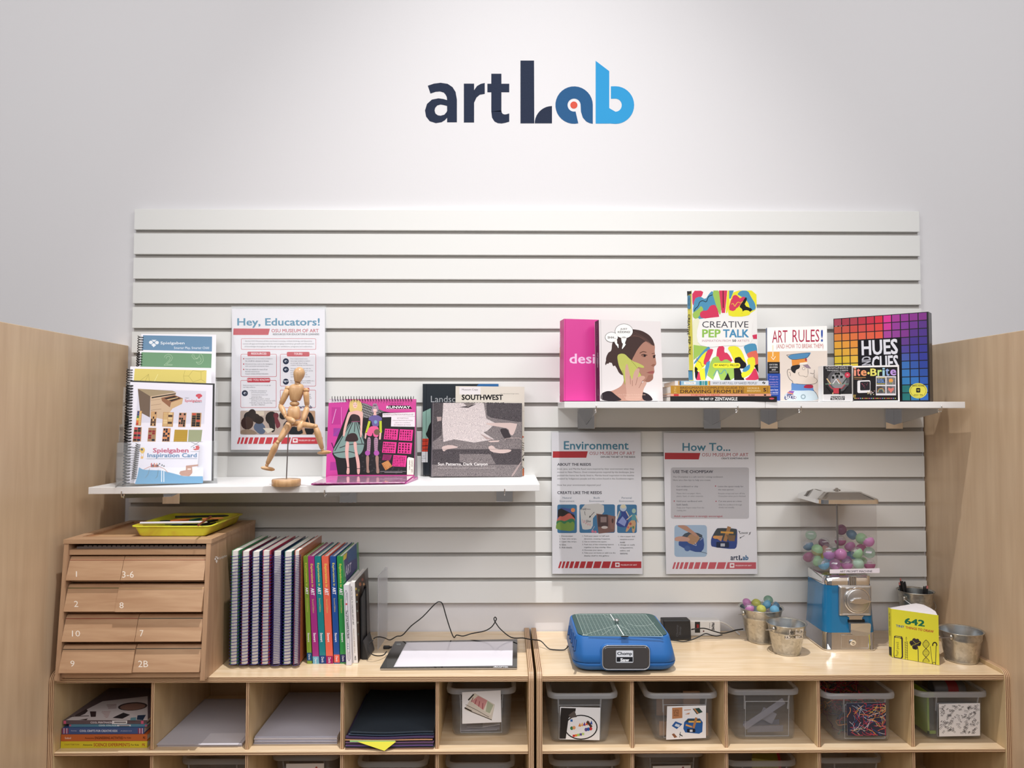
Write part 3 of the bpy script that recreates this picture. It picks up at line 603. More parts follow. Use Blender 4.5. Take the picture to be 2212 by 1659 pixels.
T = flat_book('slim white and pale blue book on top of the lying stack', 1458, 1660.3, 822.6, 832.5, -.236, -3, .2, z1, zt, '#D9DEE8', None, board=.001); a = T[3]
for x0, x1, c in ((1458, 1465, '#E4E2E6'), (1465, 1468, '#C89A50'), (1468, 1471, '#3C6C9C'), (1471, 1511, '#9CC4DC'), (1511, 1516, '#2F8C94'), (1517, 1521, '#5FA8A8'), (1522, 1528, '#3C98A0'), (1529, 1532, '#E0C050'), (1532, 1534, '#B0703C')): a.rect(x0, 822.9, x1, 832.2, c, up=False)
a.rect(1477.5, 824.5, 1503, 830.5, '#F4F4F4'); a.text('Susie Hodge', 1481, 825.8, 1500, 829, '#4A4A50'); a.text('WHY IS ART FULL OF NAKED PEOPLE?', 1539.5, 825, 1635.5, 830.3, '#4A5058', .01); a.ell(1650, 827, 3.2, 2.6, '#1E1E22'); a.line([(1648.5, 829), (1651.5, 825)], .8, '#F4F4F4'); fin(T)
# colourful burst book standing on the stack
Zs = zt+.0003
v = Vol('book', 'hardcover with a bright multicolour burst standing on the lying stack', 'book', (.49, -.160, zt), 10, 2.5, [(1499, 822), (1638.5, 822), (1633.6, 627), (1494.4, 627)], .033, Zs, None, col='#EDEBE9', spine='#E5DC36', backcol='#EDEBE9')
a = v.a; a.sm = 1; Y_ = '#E6DF35'; G_ = '#9CBF5A'; B_ = '#4E90B4'; Rr = '#D03A5C'; Kk = '#1A181B'; W = '#EDEBE9'
a.poly([(1495, 628), (1520, 628), (1516, 641), (1502, 652), (1496, 662)], Rr, True); a.poly([(1520, 628), (1532, 628), (1534, 640), (1524, 645), (1518, 640)], W)
a.poly([(1500, 645), (1512, 640), (1524, 647), (1532, 634), (1539, 627.5), (1543, 640), (1549, 668), (1552, 690), (1530, 686), (1505, 690), (1496, 676)], B_)
a.poly([(1537, 627.5), (1555, 627.5), (1560, 655), (1556, 683), (1550, 670)], G_); a.poly([(1553, 627.5), (1571, 627.5), (1566, 676), (1559, 676)], Rr); a.line([(1562, 628), (1562.3, 665)], 1.6, Kk)
a.poly([(1571, 627.5), (1576, 627.5), (1577, 645), (1572, 675), (1567, 677)], Y_); a.poly([(1575, 627.5), (1585, 627.5), (1579, 645), (1575, 645)], B_)
a.poly([(1586, 627.5), (1634, 627.5), (1634.5, 668), (1622, 676), (1610, 684), (1575, 684), (1572, 672), (1578, 645)], Y_)
a.poly([(1592, 636), (1600, 627.5), (1616, 628), (1622, 641), (1631, 655), (1633, 668), (1622, 672), (1615, 650), (1600, 640)], B_)
a.ell(1588.5, 645, 7, 8, Rr); a.poly([(1581, 642), (1573, 669), (1586, 673), (1602, 655), (1611, 643), (1606, 640), (1598, 645), (1595, 640)], Rr)
a.poly([(1611, 641), (1614, 646), (1607, 660), (1627, 668), (1618, 676), (1602, 679), (1600, 666), (1597, 662), (1604, 652)], Kk); a.ell(1596, 672, 8, 8, Y_); a.ell(1612, 676, 9, 6, Y_, False)
a.line([(1580, 657), (1584, 655), (1587, 663), (1590, 657), (1594, 652), (1600, 655), (1604, 651)], 1, Y_); a.line([(1502, 678), (1500, 668), (1508, 662), (1511, 652), (1518, 649), (1526, 653), (1530, 640), (1539, 637)], 1.3, Kk)
a.poly([(1496, 676), (1508, 668), (1514, 660), (1520, 668), (1514, 678), (1505, 690), (1497, 686)], G_); a.poly([(1511, 677), (1517, 671), (1528, 671), (1534, 660), (1545, 658), (1551, 670), (1554, 688), (1514, 688)], Rr)
a.poly([(1496, 700), (1498, 690), (1512, 686), (1505, 720), (1516, 740), (1505, 756), (1497, 760)], '#E4E4C4')
a.poly([(1498, 745), (1520, 748), (1532, 750), (1498, 778)], G_); a.poly([(1499, 782), (1528, 748), (1535, 752), (1530, 757), (1499, 788)], B_)
a.poly([(1499, 790), (1522, 760), (1535, 758), (1529, 775), (1524, 790), (1500, 808)], Y_); a.poly([(1527, 757), (1536, 753), (1542, 756), (1527, 789), (1518, 786)], Rr); a.line([(1504, 774), (1510, 783), (1513, 782), (1516, 792), (1520, 790)], 1, '#A84628')
a.poly([(1500, 790), (1508, 797), (1505, 801), (1512, 806), (1509, 817), (1502, 821)], Kk); a.poly([(1508, 804), (1520, 800), (1517, 821), (1504, 821)], Rr); a.poly([(1517, 821), (1526, 783), (1534, 779), (1527, 821)], B_)
a.poly([(1510, 800), (1522, 794), (1524, 821), (1514, 821)], Y_)
a.poly([(1524, 821), (1540, 762), (1552, 750), (1546, 821)], W); a.poly([(1550, 746), (1565, 748), (1564, 762), (1572, 762), (1585, 784), (1545, 784)], Rr); a.poly([(1525, 821), (1536, 775), (1551, 768), (1556, 782), (1568, 775), (1580, 782), (1594, 821)], G_)
a.poly([(1570, 749), (1592, 747), (1604, 760), (1613, 790), (1590, 792), (1580, 766)], Y_); a.poly([(1585, 774), (1598, 770), (1604, 778), (1613, 786), (1610, 796), (1590, 796)], Kk); a.poly([(1585, 796), (1597, 794), (1608, 821), (1586, 821)], Kk)
a.poly([(1605, 745), (1630, 741), (1635, 748), (1636, 775), (1622, 776), (1612, 766)], B_); a.poly([(1612, 765), (1620, 760), (1637, 756), (1638, 800), (1618, 776)], '#DC6A58')
a.poly([(1613, 774), (1630, 770), (1632, 790), (1622, 808), (1604, 818), (1600, 806), (1612, 800), (1616, 790)], Y_); a.poly([(1606, 796), (1614, 790), (1620, 786), (1620, 797), (1610, 804), (1603, 802)], B_)
a.poly([(1620, 812), (1631, 792), (1638.3, 812), (1638.5, 821), (1606, 821)], Rr); a.poly([(1629, 790), (1637, 786), (1638, 806)], Kk); a.poly([(1625, 724), (1635, 722), (1635, 732), (1627, 732)], Rr)
a.line([(1541, 812), (1549, 797), (1556, 810), (1566, 796), (1571, 813)], 1.2, B_); a.poly([(1564, 821), (1572, 805), (1578, 821)], Kk); a.poly([(1540, 821), (1549, 800), (1556, 821)], W)
a.rr(1539.5, 784, 1599, 795, 5, Y_); a.text('BY ANDY J. MILLER', 1543.5, 787, 1596, 792, Kk, .03)
a.poly([(1512, 690), (1530, 687), (1560, 684), (1566, 676), (1572, 684), (1610, 686), (1628, 690), (1624, 710), (1625, 740), (1604, 748), (1580, 746), (1552, 748), (1530, 750), (1508, 744), (1504, 720)], W)
a.text('CREATIVE', 1516.5, 694, 1616.5, 708, '#3E3A44', .0); a.text('PEP', 1516.5, 711.5, 1556.5, 729, '#8FBC55', .05); a.text('TALK', 1561.5, 711.5, 1617.5, 729, '#4A8CB4', .05)
a.text('INSPIRATION FROM', 1516.5, 734, 1578.5, 738.5, '#B0707E'); a.text('50', 1581.5, 733.5, 1590, 738.5, Kk, .04); a.text('ARTISTS', 1592.5, 734, 1618.5, 738.5, '#B0707E')
s = Art(v.b, v.sp, 1); s.poly([(1484, 629), (1493, 629), (1493, 634), (1486, 637), (1484.5, 640)], Kk); s.rr(1485, 637, 1491.5, 667, 3, B_, sl=.2); s.text('MILLER', 1486.5, 643, 1489.5, 661, Kk, dir='d'); s.text('CREATIVE', 1485.8, 679, 1490.8, 724, Kk, .03, dir='d', sl=-1.5); s.text('PEP', 1487, 727, 1491.8, 744, Kk, .03, dir='d', sl=-.5); s.text('TALK', 1487.5, 748, 1492.5, 767, Kk, .03, dir='d', sl=-.5)
s.poly([(1487, 800), (1496, 800), (1497, 821), (1487.5, 821)], B_); s.line([(1486.8, 801), (1495.8, 801)], 1.4, Kk)
v.done()
# drawn officer book
v = Vol('book', 'paperback with a cartoon profile man in a blue cap leaning beside the lying stack', 'book', (.70, -.155, ZR), -10, 4, [(1657.8, 866), (1788, 866), (1786.3, 704.1), (1657.2, 707.2)], .026, Z0, None, col='#EFEBE9', spine='#34588F', backcol='#E8E4E2')
a = v.a; a.rect(1658.5, 759, 1787, 866, '#D9CCC2', -.01); a.rect(1657.8, 760, 1684, 782, '#E09A3C'); a.rect(1657.8, 782, 1684.5, 807, '#17161A'); a.rect(1657.8, 807, 1685.5, 865.6, '#24479C')
C1 = '#A92848'
a.text('ART', 1668, 714, 1701, 740.5, C1, .0, sl=-.02); a.text('RULES', 1712, 712.5, 1770, 739.5, C1, .0, sl=-.02); a.text('!', 1773.5, 712, 1777.5, 738.5, '#24479C', .06)
a.text('(AND HOW TO BREAK THEM)', 1677, 743.5, 1779, 756, '#B86058', .0, sl=-.012)
a.line([(1669.5, 746), (1669.5, 770)], 2.2, '#F3D9B4'); a.line([(1666, 771), (1670.5, 777), (1675, 770)], 1.2, '#F6EADC')
for k, s_ in enumerate(['HOW TO THINK', 'LIKE A MODERN', 'ARTIST']): a.text(s_, 1662+(k == 2)*5, 786+k*5.6, 1680-(k == 2)*4, 789.5+k*5.6, '#E8E4E2')
for k, s_ in enumerate(['42 games,', 'strategies, and', 'scenarios for', 'making art!', '', 'Learn how', 'art works!']):
    if s_: a.text(s_, 1662, 812+k*5.6, 1681, 815.8+k*5.6, '#B59AD0' if k < 5 else '#E8E4F2')
for yy in (803.5, 835.5, 851.5): a.line([(1662, yy), (1681, yy)], .6, '#C9C4D0')
K = '#2A262A'; a.sm = 2
a.poly([(1692, 866), (1696, 850), (1710, 846), (1709, 826), (1715, 829), (1756, 829), (1757, 843), (1764, 849), (1769, 866)], '#5E87BE')
a.poly([(1692, 866), (1697, 850), (1709, 843), (1725, 844), (1757, 843), (1765, 852), (1769, 866)], '#C7D6DE'); a.line([(1769, 866), (1765, 852), (1757, 843)], .8, K)
a.poly([(1735.5, 836), (1740, 831), (1756.5, 831), (1756.5, 839), (1738, 838.5)], '#A3243F'); a.poly([(1694, 858), (1700, 851), (1712, 852), (1722, 857), (1718, 864), (1705, 860), (1696, 865)], '#3A3C6E'); a.text('BAXTER', 1697, 853, 1721, 862, W, .03, sl=.05)
a.poly([(1699, 850), (1706, 844), (1716, 845), (1712, 852)], '#8E5AA8'); a.line([(1702, 848), (1713, 851)], 2, '#D98A4A'); a.ell(1735, 857, 5.5, 5.5, '#8FA3AC'); a.ell(1735, 857, 3, 3, '#C7D6DE')
a.poly([(1713, 829), (1711, 815), (1704, 812), (1701, 803), (1704, 797), (1709, 800), (1714, 790), (1745, 790), (1745, 812), (1757, 815), (1763, 816), (1766, 823), (1763, 829), (1752, 831)], '#DACBBE')
for P in ([(1713, 829), (1711, 822), (1706, 820), (1701, 810), (1700, 802), (1703, 797), (1708, 798)], [(1745, 797), (1745.5, 810), (1742, 815), (1735, 812), (1728, 812), (1724, 807), (1726, 804)], [(1750, 806), (1759, 808), (1759, 799)], [(1759, 808), (1758, 816), (1764, 818), (1766, 824), (1761, 829), (1744, 831), (1720, 829)], [(1704, 804), (1708, 806), (1707, 812)]): a.line(P, .8, K, False)
a.poly([(1708, 799), (1709, 790), (1729, 787), (1727, 796), (1719, 799), (1718, 807), (1713, 805)], '#1E1B1F'); a.ell(1736, 796, 3, 3.2, '#2A262A'); a.ell(1736, 796, 2.4, 2.6, '#E3D6CA')
a.poly([(1710, 777), (1742, 772), (1744, 784), (1711, 790)], '#D98A3C'); a.poly([(1699, 767), (1751, 760.5), (1751, 764), (1744, 774), (1728, 775), (1709, 778)], '#4E84AE'); a.line([(1699, 767), (1751, 760.5), (1744, 774), (1709, 778), (1699, 767)], .7, K)
a.poly([(1727, 784), (1744, 782), (1744, 786), (1728, 788)], '#E8E0D4'); a.poly([(1734, 789), (1745, 787), (1752, 796), (1742, 795)], '#8E7A88'); a.ell(1741, 777, 2, 3.2, '#A3243F')
s = Art(v.b, v.sp, 1); s.text('ART RULES!', 1654.3, 727, 1656, 760, '#7A7478', dir='d')
v.done()
# colour grid game box
v = Vol('game_box', 'large square game box with a rainbow grid of colour squares', 'game box', (.955, -.085, ZR), -40, 0, [(1802.6, 865.4), (2009.2, 865.4), (2005.4, 673.2), (1800.2, 688.6)], .045, Z0, None, col='#17151F', pages=False)
q = v.q; a = v.a; import colorsys
def Q(u, t):  # point on the front face, u to the right, t downwards (0..1)
    A = q[3]*(1-u)+q[2]*u; B = q[0]*(1-u)+q[1]*u; return A*(1-t)+B*t+v.n*.0001
GC = [['A8485A', 'A8404E', 'B04452', 'BC3A4C', 'C8364E', 'D8364A', 'DC3E98', 'A84098', '943C96', '8C3A90', '843A8C'],
      ['C05A44', 'C8584A', 'CC5048', 'D0504C', 'D84C4C', 'E04A48', 'D0409A', '98409A', '84409A', '743C92', '5E3A8A'],
      ['D8843C', 'DC7C40', 'DE7444', 'E0664A', 'E06448', 'E45E48', 'A8489C', '944498', '843C90', '5E3A8C', '523A8C'],
      ['E0A23C', 'E29A40', 'E29240', '', '', '', '', '', '66408E', '4C3A8E', '483A8E'],
      ['E2B040', 'E2AA42', 'E2A444', '', '', '', '', '', '54489A', '44409A', '3C3C94'],
      ['DEC03A', 'E0BA40', 'E2B446', '', '', '', '', '', '4A5CA8', '404CA2', '3A4098'],
      ['D8CC3C', 'DCC840', 'DEC448', '', '', '', '', '', '3F72B8', '3A5CAA', '34489C'],
      ['C8CC48', 'CCCC50', 'D0CC58', '', '', '', '', '', '3E7CBE', '3A68B4', '3454A4'],
      ['B0C450', 'B4C458', 'A8C060', '98BC68', '88B870', '70B078', '60A884', '509C98', '3E84C0', '3A74BC', '345CB0'],
      ['98B858', '94B860', '88B468', '78B070', '68A878', '58A080', '489890', '408CA8', '2E7878', '3A74B8', '3464B4'],
      ['88A858', '80A860', '70A468', '60A070', '509C78', '409488', '348C90', '2E7C80', '2A7474', '3474A8', '3468B4']]
for i in range(11):
    for j in range(11):
        if GC[j][i]:
            u0, u1 = .008+i*.0895, .008+i*.0895+.079; t0, t1 = .008+j*.0895, .008+j*.0895+.079
            v.b.poly([Q(u0, t0), Q(u1, t0), Q(u1, t1), Q(u0, t1)], ink('#'+GC[j][i]))
a.l = 6; a.poly([(1802, 698), (1830, 696), (1833, 699), (1833, 706), (1829, 709), (1802, 712)], '#121118')
for x in (1806, 1815.5, 1826): a.ell(x, 703.5, 3, 3.2, '#E8E6EC', False, 10)
a.poly([(1853.5, 735), (1947, 728), (1949.5, 866), (1853.5, 866)], '#121118')
a.text('HUES', 1861, 732, 1940, 767, '#E2E2EA', .05, q=[(1860.5, 735.5), (1938.5, 731.5), (1940, 765), (1861.5, 768)]); a.text('CUES', 0, 0, 0, 0, '#E2E2EA', .05, q=[(1883, 769.5), (1940, 766.5), (1941, 798), (1884, 801)]); a.text('AND', 0, 0, 0, 0, '#B8B8C2', .05, q=[(1861.5, 799), (1861.5, 771), (1881, 769), (1881, 798)])
a.ell(1983.5, 844, 19.5, 16.5, '#DCD254', n=28); a.ell(1983.5, 844, 17, 14.4, '#1E1C1E', n=28); a.ell(1983.5, 844, 16.4, 13.8, '#DCD254', n=28); a.rr(1979, 838, 1988, 848, 2, '#1E1C1E'); a.text('op', 1981, 841, 1986, 845.5, '#DCD254')
a.text('MAKING MEMORIES', 1971, 831.5, 1996, 835, '#1E1C1E', .02); a.text('SINCE 1994', 1974, 851.5, 1993, 855, '#1E1C1E', .02)
s = Art(v.b, v.rp, 1); s.text('HUES AND CUES', 2008.5, 722, 2013.5, 822, '#B0AEBA', .02, dir='u')
v.done('box_shell')
# small card box and pegs box
v = Vol('card_box', 'small black and white card box showing a tiered shelf, in front of the grid box', 'card box', (.86, -.235, ZR), 0, 1.5, [(1777.6, 866), (1841.7, 866), (1840.6, 789.1), (1777.1, 789.9)], .03, Z0, None, col='#EDEBEA', pages=False)
a = v.a; a.poly([(1778.2, 791), (1839.8, 790.5), (1840.6, 851), (1778.8, 852)], '#2A282B'); a.ell(1811, 822, 24, 24, '#5A585C', n=28); a.ell(1811, 822, 17, 18, '#8E8C90', n=28); a.rect(1778.8, 852, 1840.8, 865.5, '#D9D7D9')
a.text('DESIGNERS', 1784, 792, 1832, 797, '#B8B6BA', .0); a.rect(1784, 798.5, 1833.5, 802, '#121214'); a.text('TRADING CARDS', 1786, 799, 1832, 801.3, '#E8E6EA', .02)
K, Wt = '#161618', '#E8E6E8'
for x, y in ((1803, 804), (1809, 804), (1797, 812), (1815, 811), (1806, 810)): a.rect(x, y, x+6, y+6, K); a.line([(x, y), (x+6, y), (x+6, y+6)], .8, Wt, False)
a.line([(1783, 829.5), (1833, 829.5)], 1.4, '#7FA08A'); a.line([(1786, 818), (1794, 829)], 2.4, '#D9B98A'); a.line([(1799, 829), (1806, 819), (1813, 829)], 1.6, Wt); a.line([(1809, 819), (1817, 829)], 1.8, '#C98E6A'); a.line([(1820, 829), (1829, 817)], 2.4, '#3A4A44')
a.line([(1791, 831), (1797, 839), (1818, 839), (1825, 831)], 1.6, '#C0404C'); a.line([(1785, 835), (1796, 849)], 2.6, K); a.line([(1831, 835), (1819, 850)], 2.6, K); a.rect(1800, 839, 1812, 850, '#C0404C'); a.rect(1798, 848, 1800, 852, '#D9B98A'); a.rect(1812, 839, 1816, 852, K)
a.ell(1830.5, 810, 6, 6, '#C83850'); a.text('36', 1828.5, 808, 1832.5, 811.5, '#F2E8EA')
a.text('MEMPHIS', 1795, 855.5, 1825, 859.5, K, .05); a.rect(1794, 860, 1824.5, 864, K); a.text('MILANO', 1797, 860.7, 1822, 863.4, Wt, .02); v.done('box_shell')
v = Vol('toy_box', 'small black toy box with rainbow letters, propped against the grid box', 'toy box', (.95, -.232, ZR), -4, 1.5, [(1842.6, 866), (1943.6, 865.6), (1942, 788.4), (1842.2, 790.5)], .022, Z0, None, col='#F1EFEF', pages=False)
a = v.a; a.poly([(1842.8, 794), (1938.5, 792.5), (1940, 865), (1842.8, 866)], '#1C1A1D')
LW = ['#E8584A', '#EE7A5C', '#F0A070', '#EEC468', '#F0D070', '#E8D878', '#D8DC78', '#C0D878', '#A8D498', '#98C8D0', '#98AEE0', '#A898DC', '#C890D4']
a.text('i', 1844.5, 794, 1849.5, 812, '#EE9C80', .04); a.text('t', 1851, 796, 1858, 812, '#F09080', .04); a.text('e', 1859.5, 799.5, 1872, 812, '#F0A070', .04); a.ell(1876, 806, 2.6, 2.6, '#EEDC70'); a.text('B', 1880, 796, 1894, 812, '#E8E070', .04); a.text('r', 1895.5, 799, 1905, 812, '#C8E088', .04)
a.text('i', 1906, 794.5, 1911.5, 812, '#A0CCE0', .04); a.text('t', 1913, 796, 1921, 811.5, '#98B0E4', .04); a.text('e', 1923, 798, 1936, 811, '#C09CE0', .04)
a.line([(1845, 815), (1870, 815.5)], 1.2, '#C89A60'); a.line([(1845, 818.5), (1862, 819)], 1, '#A87C5C'); a.text('ET', 1843.5, 853, 1849, 858.5, '#D8B860', .03)
a.rr(1852, 822, 1880, 849, 3, '#E6E4E8', sl=-.03); a.rr(1858, 824.5, 1879, 843.5, 2, '#26242A', sl=-.03)
for x, y in ((1864, 831), (1868, 829), (1872, 831), (1866, 834), (1870, 835), (1868, 838), (1862, 829), (1874, 828)): a.ell(x, y, 1.2, 1.2, '#D8708C', False, 8)
random.seed(3)
for k in range(26): a.ell(1881+random.gauss(0, 4), 850+random.gauss(0, 2.2), 1.3, .9, random.choice(['#D8D0D4', '#B88A94', '#8FB0B8', '#D8C89A']), False, 7)
a.rect(1892, 812.5, 1935.5, 854, '#DEDCE2')
for x in (1893.5, 1915):
    for y in (815, 834): a.rect(x, y, x+19, y+16, '#1A1A20', up=False)
a.l += 1; a.line([(1894, 816), (1912, 816)], .9, '#E0D060', False); a.text('LOL', 1896, 819, 1911, 827, '#6090D8', .05); a.line([(1894, 829), (1912, 829)], .9, '#E0D060', False)
a.ell(1924.5, 822, 4.5, 4.5, '#E8A050'); a.line([(1924.5, 824), (1924.5, 830)], 1.2, '#60A860'); a.arc(1903, 847, 7, 8, 180, 360, 1.4, '#E0A060'); a.arc(1903, 847, 5, 6, 180, 360, 1.2, '#70B0A0'); a.poly([(1924.5, 849), (1918, 841), (1919, 837), (1924.5, 839.5), (1930, 837), (1931, 841)], '#D87C70')
for k in range(23): a.ell(1847+k*3.95, 860.5, 1.25, 1.25, ['#D8C860', '#D88A60', '#C87090', '#7FA0D0', '#B8C870', '#D85A60'][k % 6], False, 8)
v.done('box_shell')
# ---------------------------------------------------------------- vinyl letters on the wall
NAVY, BL1, BL2, RED = (mat('vinyl_navy', '#13213C', .5, spec=.25, bump=.5, bscale=220), mat('vinyl_blue', '#1B5484', .5, spec=.25, bump=.3, bscale=220), mat('vinyl_light_blue', '#2896D0', .5, spec=.25), mat('vinyl_red', '#D0442C', .4))
WP = Plane((0, .0186, 0), (0, -1, 0)); O0 = onY(1143, 265, .0189)
t = thing('wall_lettering', O0, 'artLab wordmark in navy and blue vinyl letters high on the white wall', 'sign')
def letter(nm, fn, m):
    b = MB(); a = Art(b, WP, 1).frame(880, 100, 4.254); fn(a, m)
    for i, f in enumerate(list(b.f)):                # give the vinyl a little thickness
        pts = [np.array(b.v[j]) for j in f]; n = len(pts)
        for j in range(n): b.poly([pts[j], pts[(j+1) % n], pts[(j+1) % n]+(0, .0003, 0), pts[j]+(0, .0003, 0)], m)
    b.build(nm, t)
def _a(a, m):
    a.strip([(188, 362), (245, 343), (305, 335), (370, 345), (415, 375), (443, 420), (455, 490)], [(212, 434), (260, 418), (300, 415), (335, 425), (352, 445), (362, 465), (365, 490)], m)
    a.poly([(365, 490), (455, 490), (455, 698), (365, 698)], m, False)
    a.strip([(365, 495), (330, 484), (285, 478), (225, 490), (180, 530), (162, 590), (172, 645), (205, 688), (262, 706), (315, 697), (345, 678), (366, 655)], [(365, 548), (335, 540), (305, 535), (275, 543), (255, 565), (250, 590), (258, 618), (280, 634), (305, 638), (340, 628), (360, 605), (366, 590)], m, False)
def _r(a, m): a.poly([(519, 343), (613, 343), (613, 700), (519, 700)], m); a.strip([(612, 405), (640, 365), (675, 345), (711, 337)], [(612, 520), (635, 470), (665, 445), (711, 437)], m, False)
def _t(a, m):
    a.poly([(771, 252), (864, 252), (864, 600), (771, 600)], m); a.poly([(735, 344), (771, 344), (771, 422), (735, 422)], m, False); a.poly([(864, 344), (936, 344), (936, 422), (864, 422)], m, False)
    a.strip([(771, 599), (778, 655), (800, 690), (830, 706), (865, 709), (900, 703), (936, 692)], [(864, 590), (866, 605), (875, 620), (890, 626), (905, 626), (920, 622), (936, 617)], m, False)
def _L(a, m):
    a.poly([(1039, 131), (1164, 131), (1166, 708), (1039, 708)], m); a.poly([(1170, 708)]+[(1329-159*math.cos(R(q)), 708-159*math.sin(R(q))) for q in range(0, 91, 9)]+[(1329, 708)], m, False)
def _a2(a, m):
    q = [77+k*(360-77)/26 for k in range(27)]
    a.strip([(1532+172*math.cos(R(k)), 540+172*math.sin(R(k))) for k in q], [(1532+60*math.cos(R(k)), 540+60*math.sin(R(k))) for k in q], m)
    a.poly([(1592, 540), (1704, 540), (1704, 712), (1675, 706), (1645, 692), (1612, 655), (1595, 600)], m, False)
def _b(a, m):
    a.poly([(1730, 133), (1855, 228), (1855, 710), (1730, 710)], m); q = [-90+k*10 for k in range(19)]
    a.strip([(1870, 368)]+[(1912+172*math.cos(R(k)), 540+173*math.sin(R(k))) for k in q]+[(1855, 709)], [(1870, 482)]+[(1912+58*math.cos(R(k)), 541+60*math.sin(R(k))) for k in q]+[(1855, 568)], m, False)
for nm, fn, m in (('letter_a', _a, NAVY), ('letter_r', _r, NAVY), ('letter_t', _t, NAVY), ('letter_l', _L, NAVY), ('letter_a', _a2, BL1), ('letter_b', _b, BL2)): letter(nm, fn, m)
letter('red_dot', lambda a, m: a.ell(1530, 540, 33, 33, m, n=28), RED)
# ---------------------------------------------------------------- posters in clear sleeves hung on the slats
def poster(label, q, pq, Yb, tilt, zb, x0):
    t = thing('wall_poster', (x0, 0, zb), label, 'poster', None)
    pl = leanplane((x0, Yb, zb), 0, tilt); n = pl.n; A = [pl.at(*p) for p in pq]; S = [pl.at(*p) for p in q]
    b = MB(); b.hexa([p-n*.0004 for p in A], A, mat('poster_paper', '#E9E7EC', .5)); a = Art(b, pl, 1)
    s = MB(); s.hexa([p+n*.0022 for p in S], [p+n*.0036 for p in S], M_ACR); s.hexa([p-n*.002 for p in S], [p-n*.0008 for p in S], M_ACR)
    u = norm(S[2]-S[1]); tl, tr = S[3], S[2]
    s.hexa([tl-n*.002, tr-n*.002, tr+n*.0036, tl+n*.0036], [p+u*.0015 for p in (tl-n*.002, tr-n*.002, tr+n*.0036, tl+n*.0036)], M_ACR)
    s.build('clear_sleeve', t)
    return t, b, a
def footer(a, x0, x1, xe, y0, y1, c):
    """row of slanted bars widening to a solid block with the museum mark"""
    w = [11, 13, 16, 20, 24, 30, 36, 42, 48]; k = (xe-x0)/(sum(w)+9*9.); x = x0; h = (y1-y0)*.3
    for i, wi in enumerate(w): a.poly([(x+h, y0), (x+h+wi*k, y0), (x+wi*k, y1), (x, y1)], c, i == 0); x += (wi+9)*k
    a.poly([(x+h, y0), (x1, y0), (x1, y1), (x, y1)], c, False); return x
NV, TE, RD = '#2A2A3A', '#3C7C9C', '#C23A48'
t, b, a = poster('Hey Educators poster in a clear sleeve behind the wooden mannequin', [(497.5, 978), (706, 977), (704.5, 661.5), (500, 662)], [(499, 971.5), (702.5, 971.5), (702, 668), (501, 667)], -.028, 3.2, 1.30, -.72)
a.frame(180, 640, 3.6867)
a.text('Hey, Educators!', 1226, 174, 1883, 252, '#3F86A8', .035); a.poly([(1196, 256), (1486, 258), (1473, 308), (1194, 308)], RD); a.text('OSU MUSEUM OF ART', 1498, 260, 1874, 288, '#B8384A', .02); a.text('RESOURCES FOR EDUCATORS & LEARNERS', 1510, 295, 1878, 310, NV, .03)
def box(x0, y0, x1, y1, w=3, c=RD): a.rr(x0, y0, x1, y1, 10, c); a.rr(x0+w, y0+w, x1-w, y1-w, 8, '#E9E7EC')
box(1257, 336, 1853, 425); box(1254, 460, 1540, 642); box(1567, 460, 1853, 717); box(1252, 668, 1538, 887); box(1567, 745, 1852, 888)
for s_, x0, x1, y in (('At the OSU Museum of Art, we foster curiosity, critical thinking, and discovery', 1288, 1822, 352), ('across all ages and backgrounds by encouraging continuous growth and the pursuit', 1273, 1838, 373), ('of knowledge throughout life through our exhibitions, programs and collections.', 1284, 1826, 395)): a.text(s_, x0, y, x1, y+13, NV)
for x0, x1, y, s_ in ((1307, 1489, 441, 'RESOURCES'), (1621, 1801, 443, 'TOURS'), (1305, 1488, 650, 'DID YOU KNOW?'), (1735, 1800, 728, '')):
    a.rr(x0, y, x1, y+36, 8, RD)
    if s_: q = len(s_)*6.7; a.text(s_, (x0+x1)/2-q, y+7, (x0+x1)/2+q, y+24, '#F4E9EC', .03)
for i, (s_, x, y) in enumerate([('Complete K-6 art curriculum available in', 1290, 493), ('the artLAB for educators to browse.', 1290, 510), ('Educational toys, such as the Spielgaben,', 1290, 535), ('with curriculum and activity ideas.', 1290, 552), ('Visit our website for more of our', 1290, 577), ('favorite resources at', 1290, 594), ('museum.okstate.edu/learn/educators', 1290, 611),
    ('Free, inquiry-based tours', 1650, 494), ('encourage students to explore', 1650, 511), ('art through deep looking,', 1650, 528), ('creative thinking, and discussion.', 1650, 544), ('Through a partnership with the', 1650, 572), ('Prairie Arts Center, tours can be', 1650, 588), ('paired with hands-on art', 1650, 604), ('workshops so students can', 1650, 620), ("explore what they've learned.", 1650, 636),
    ('Bus reimbursement is available on a', 1650, 667), ('first-come, first-serve basis.', 1650, 683), ('Experiencing art in person at a young age', 1273, 704), ('can help students:', 1273, 720), ('Discover connections to', 1338, 747), ('personal perspectives,', 1338, 763), ('contemporary issues, and', 1338, 780), ('universal ideas.', 1338, 796), ('Build observation, critical', 1338, 812), ('thinking and visual literacy skills.', 1338, 828), ('Enroll a love for the arts that', 1338, 843), ('can last a lifetime!', 1338, 858),
    ('from', 1790, 775), ('code', 1790, 791), ('you can', 1780, 807), ('and', 1780, 823)]): a.text(s_, x, y, x+len(s_)*5.4, y+11, '#5A5A66')
for x, y in ((1277, 498), (1277, 540), (1277, 582)): a.ell(x, y, 5, 5, RD, False, 10)
for y in (752, 817, 848): a.ell(1328, y, 2.5, 2.5, NV, False, 8)
for x, y in ((1613, 518), (1613, 584), (1613, 680), (1287, 772)): a.ell(x, y, 24, 24, '#1E2A44'); a.ell(x, y, 11, 8, '#D8DCE4'); a.ell(x+3, y+2, 6, 5, '#1E2A44')
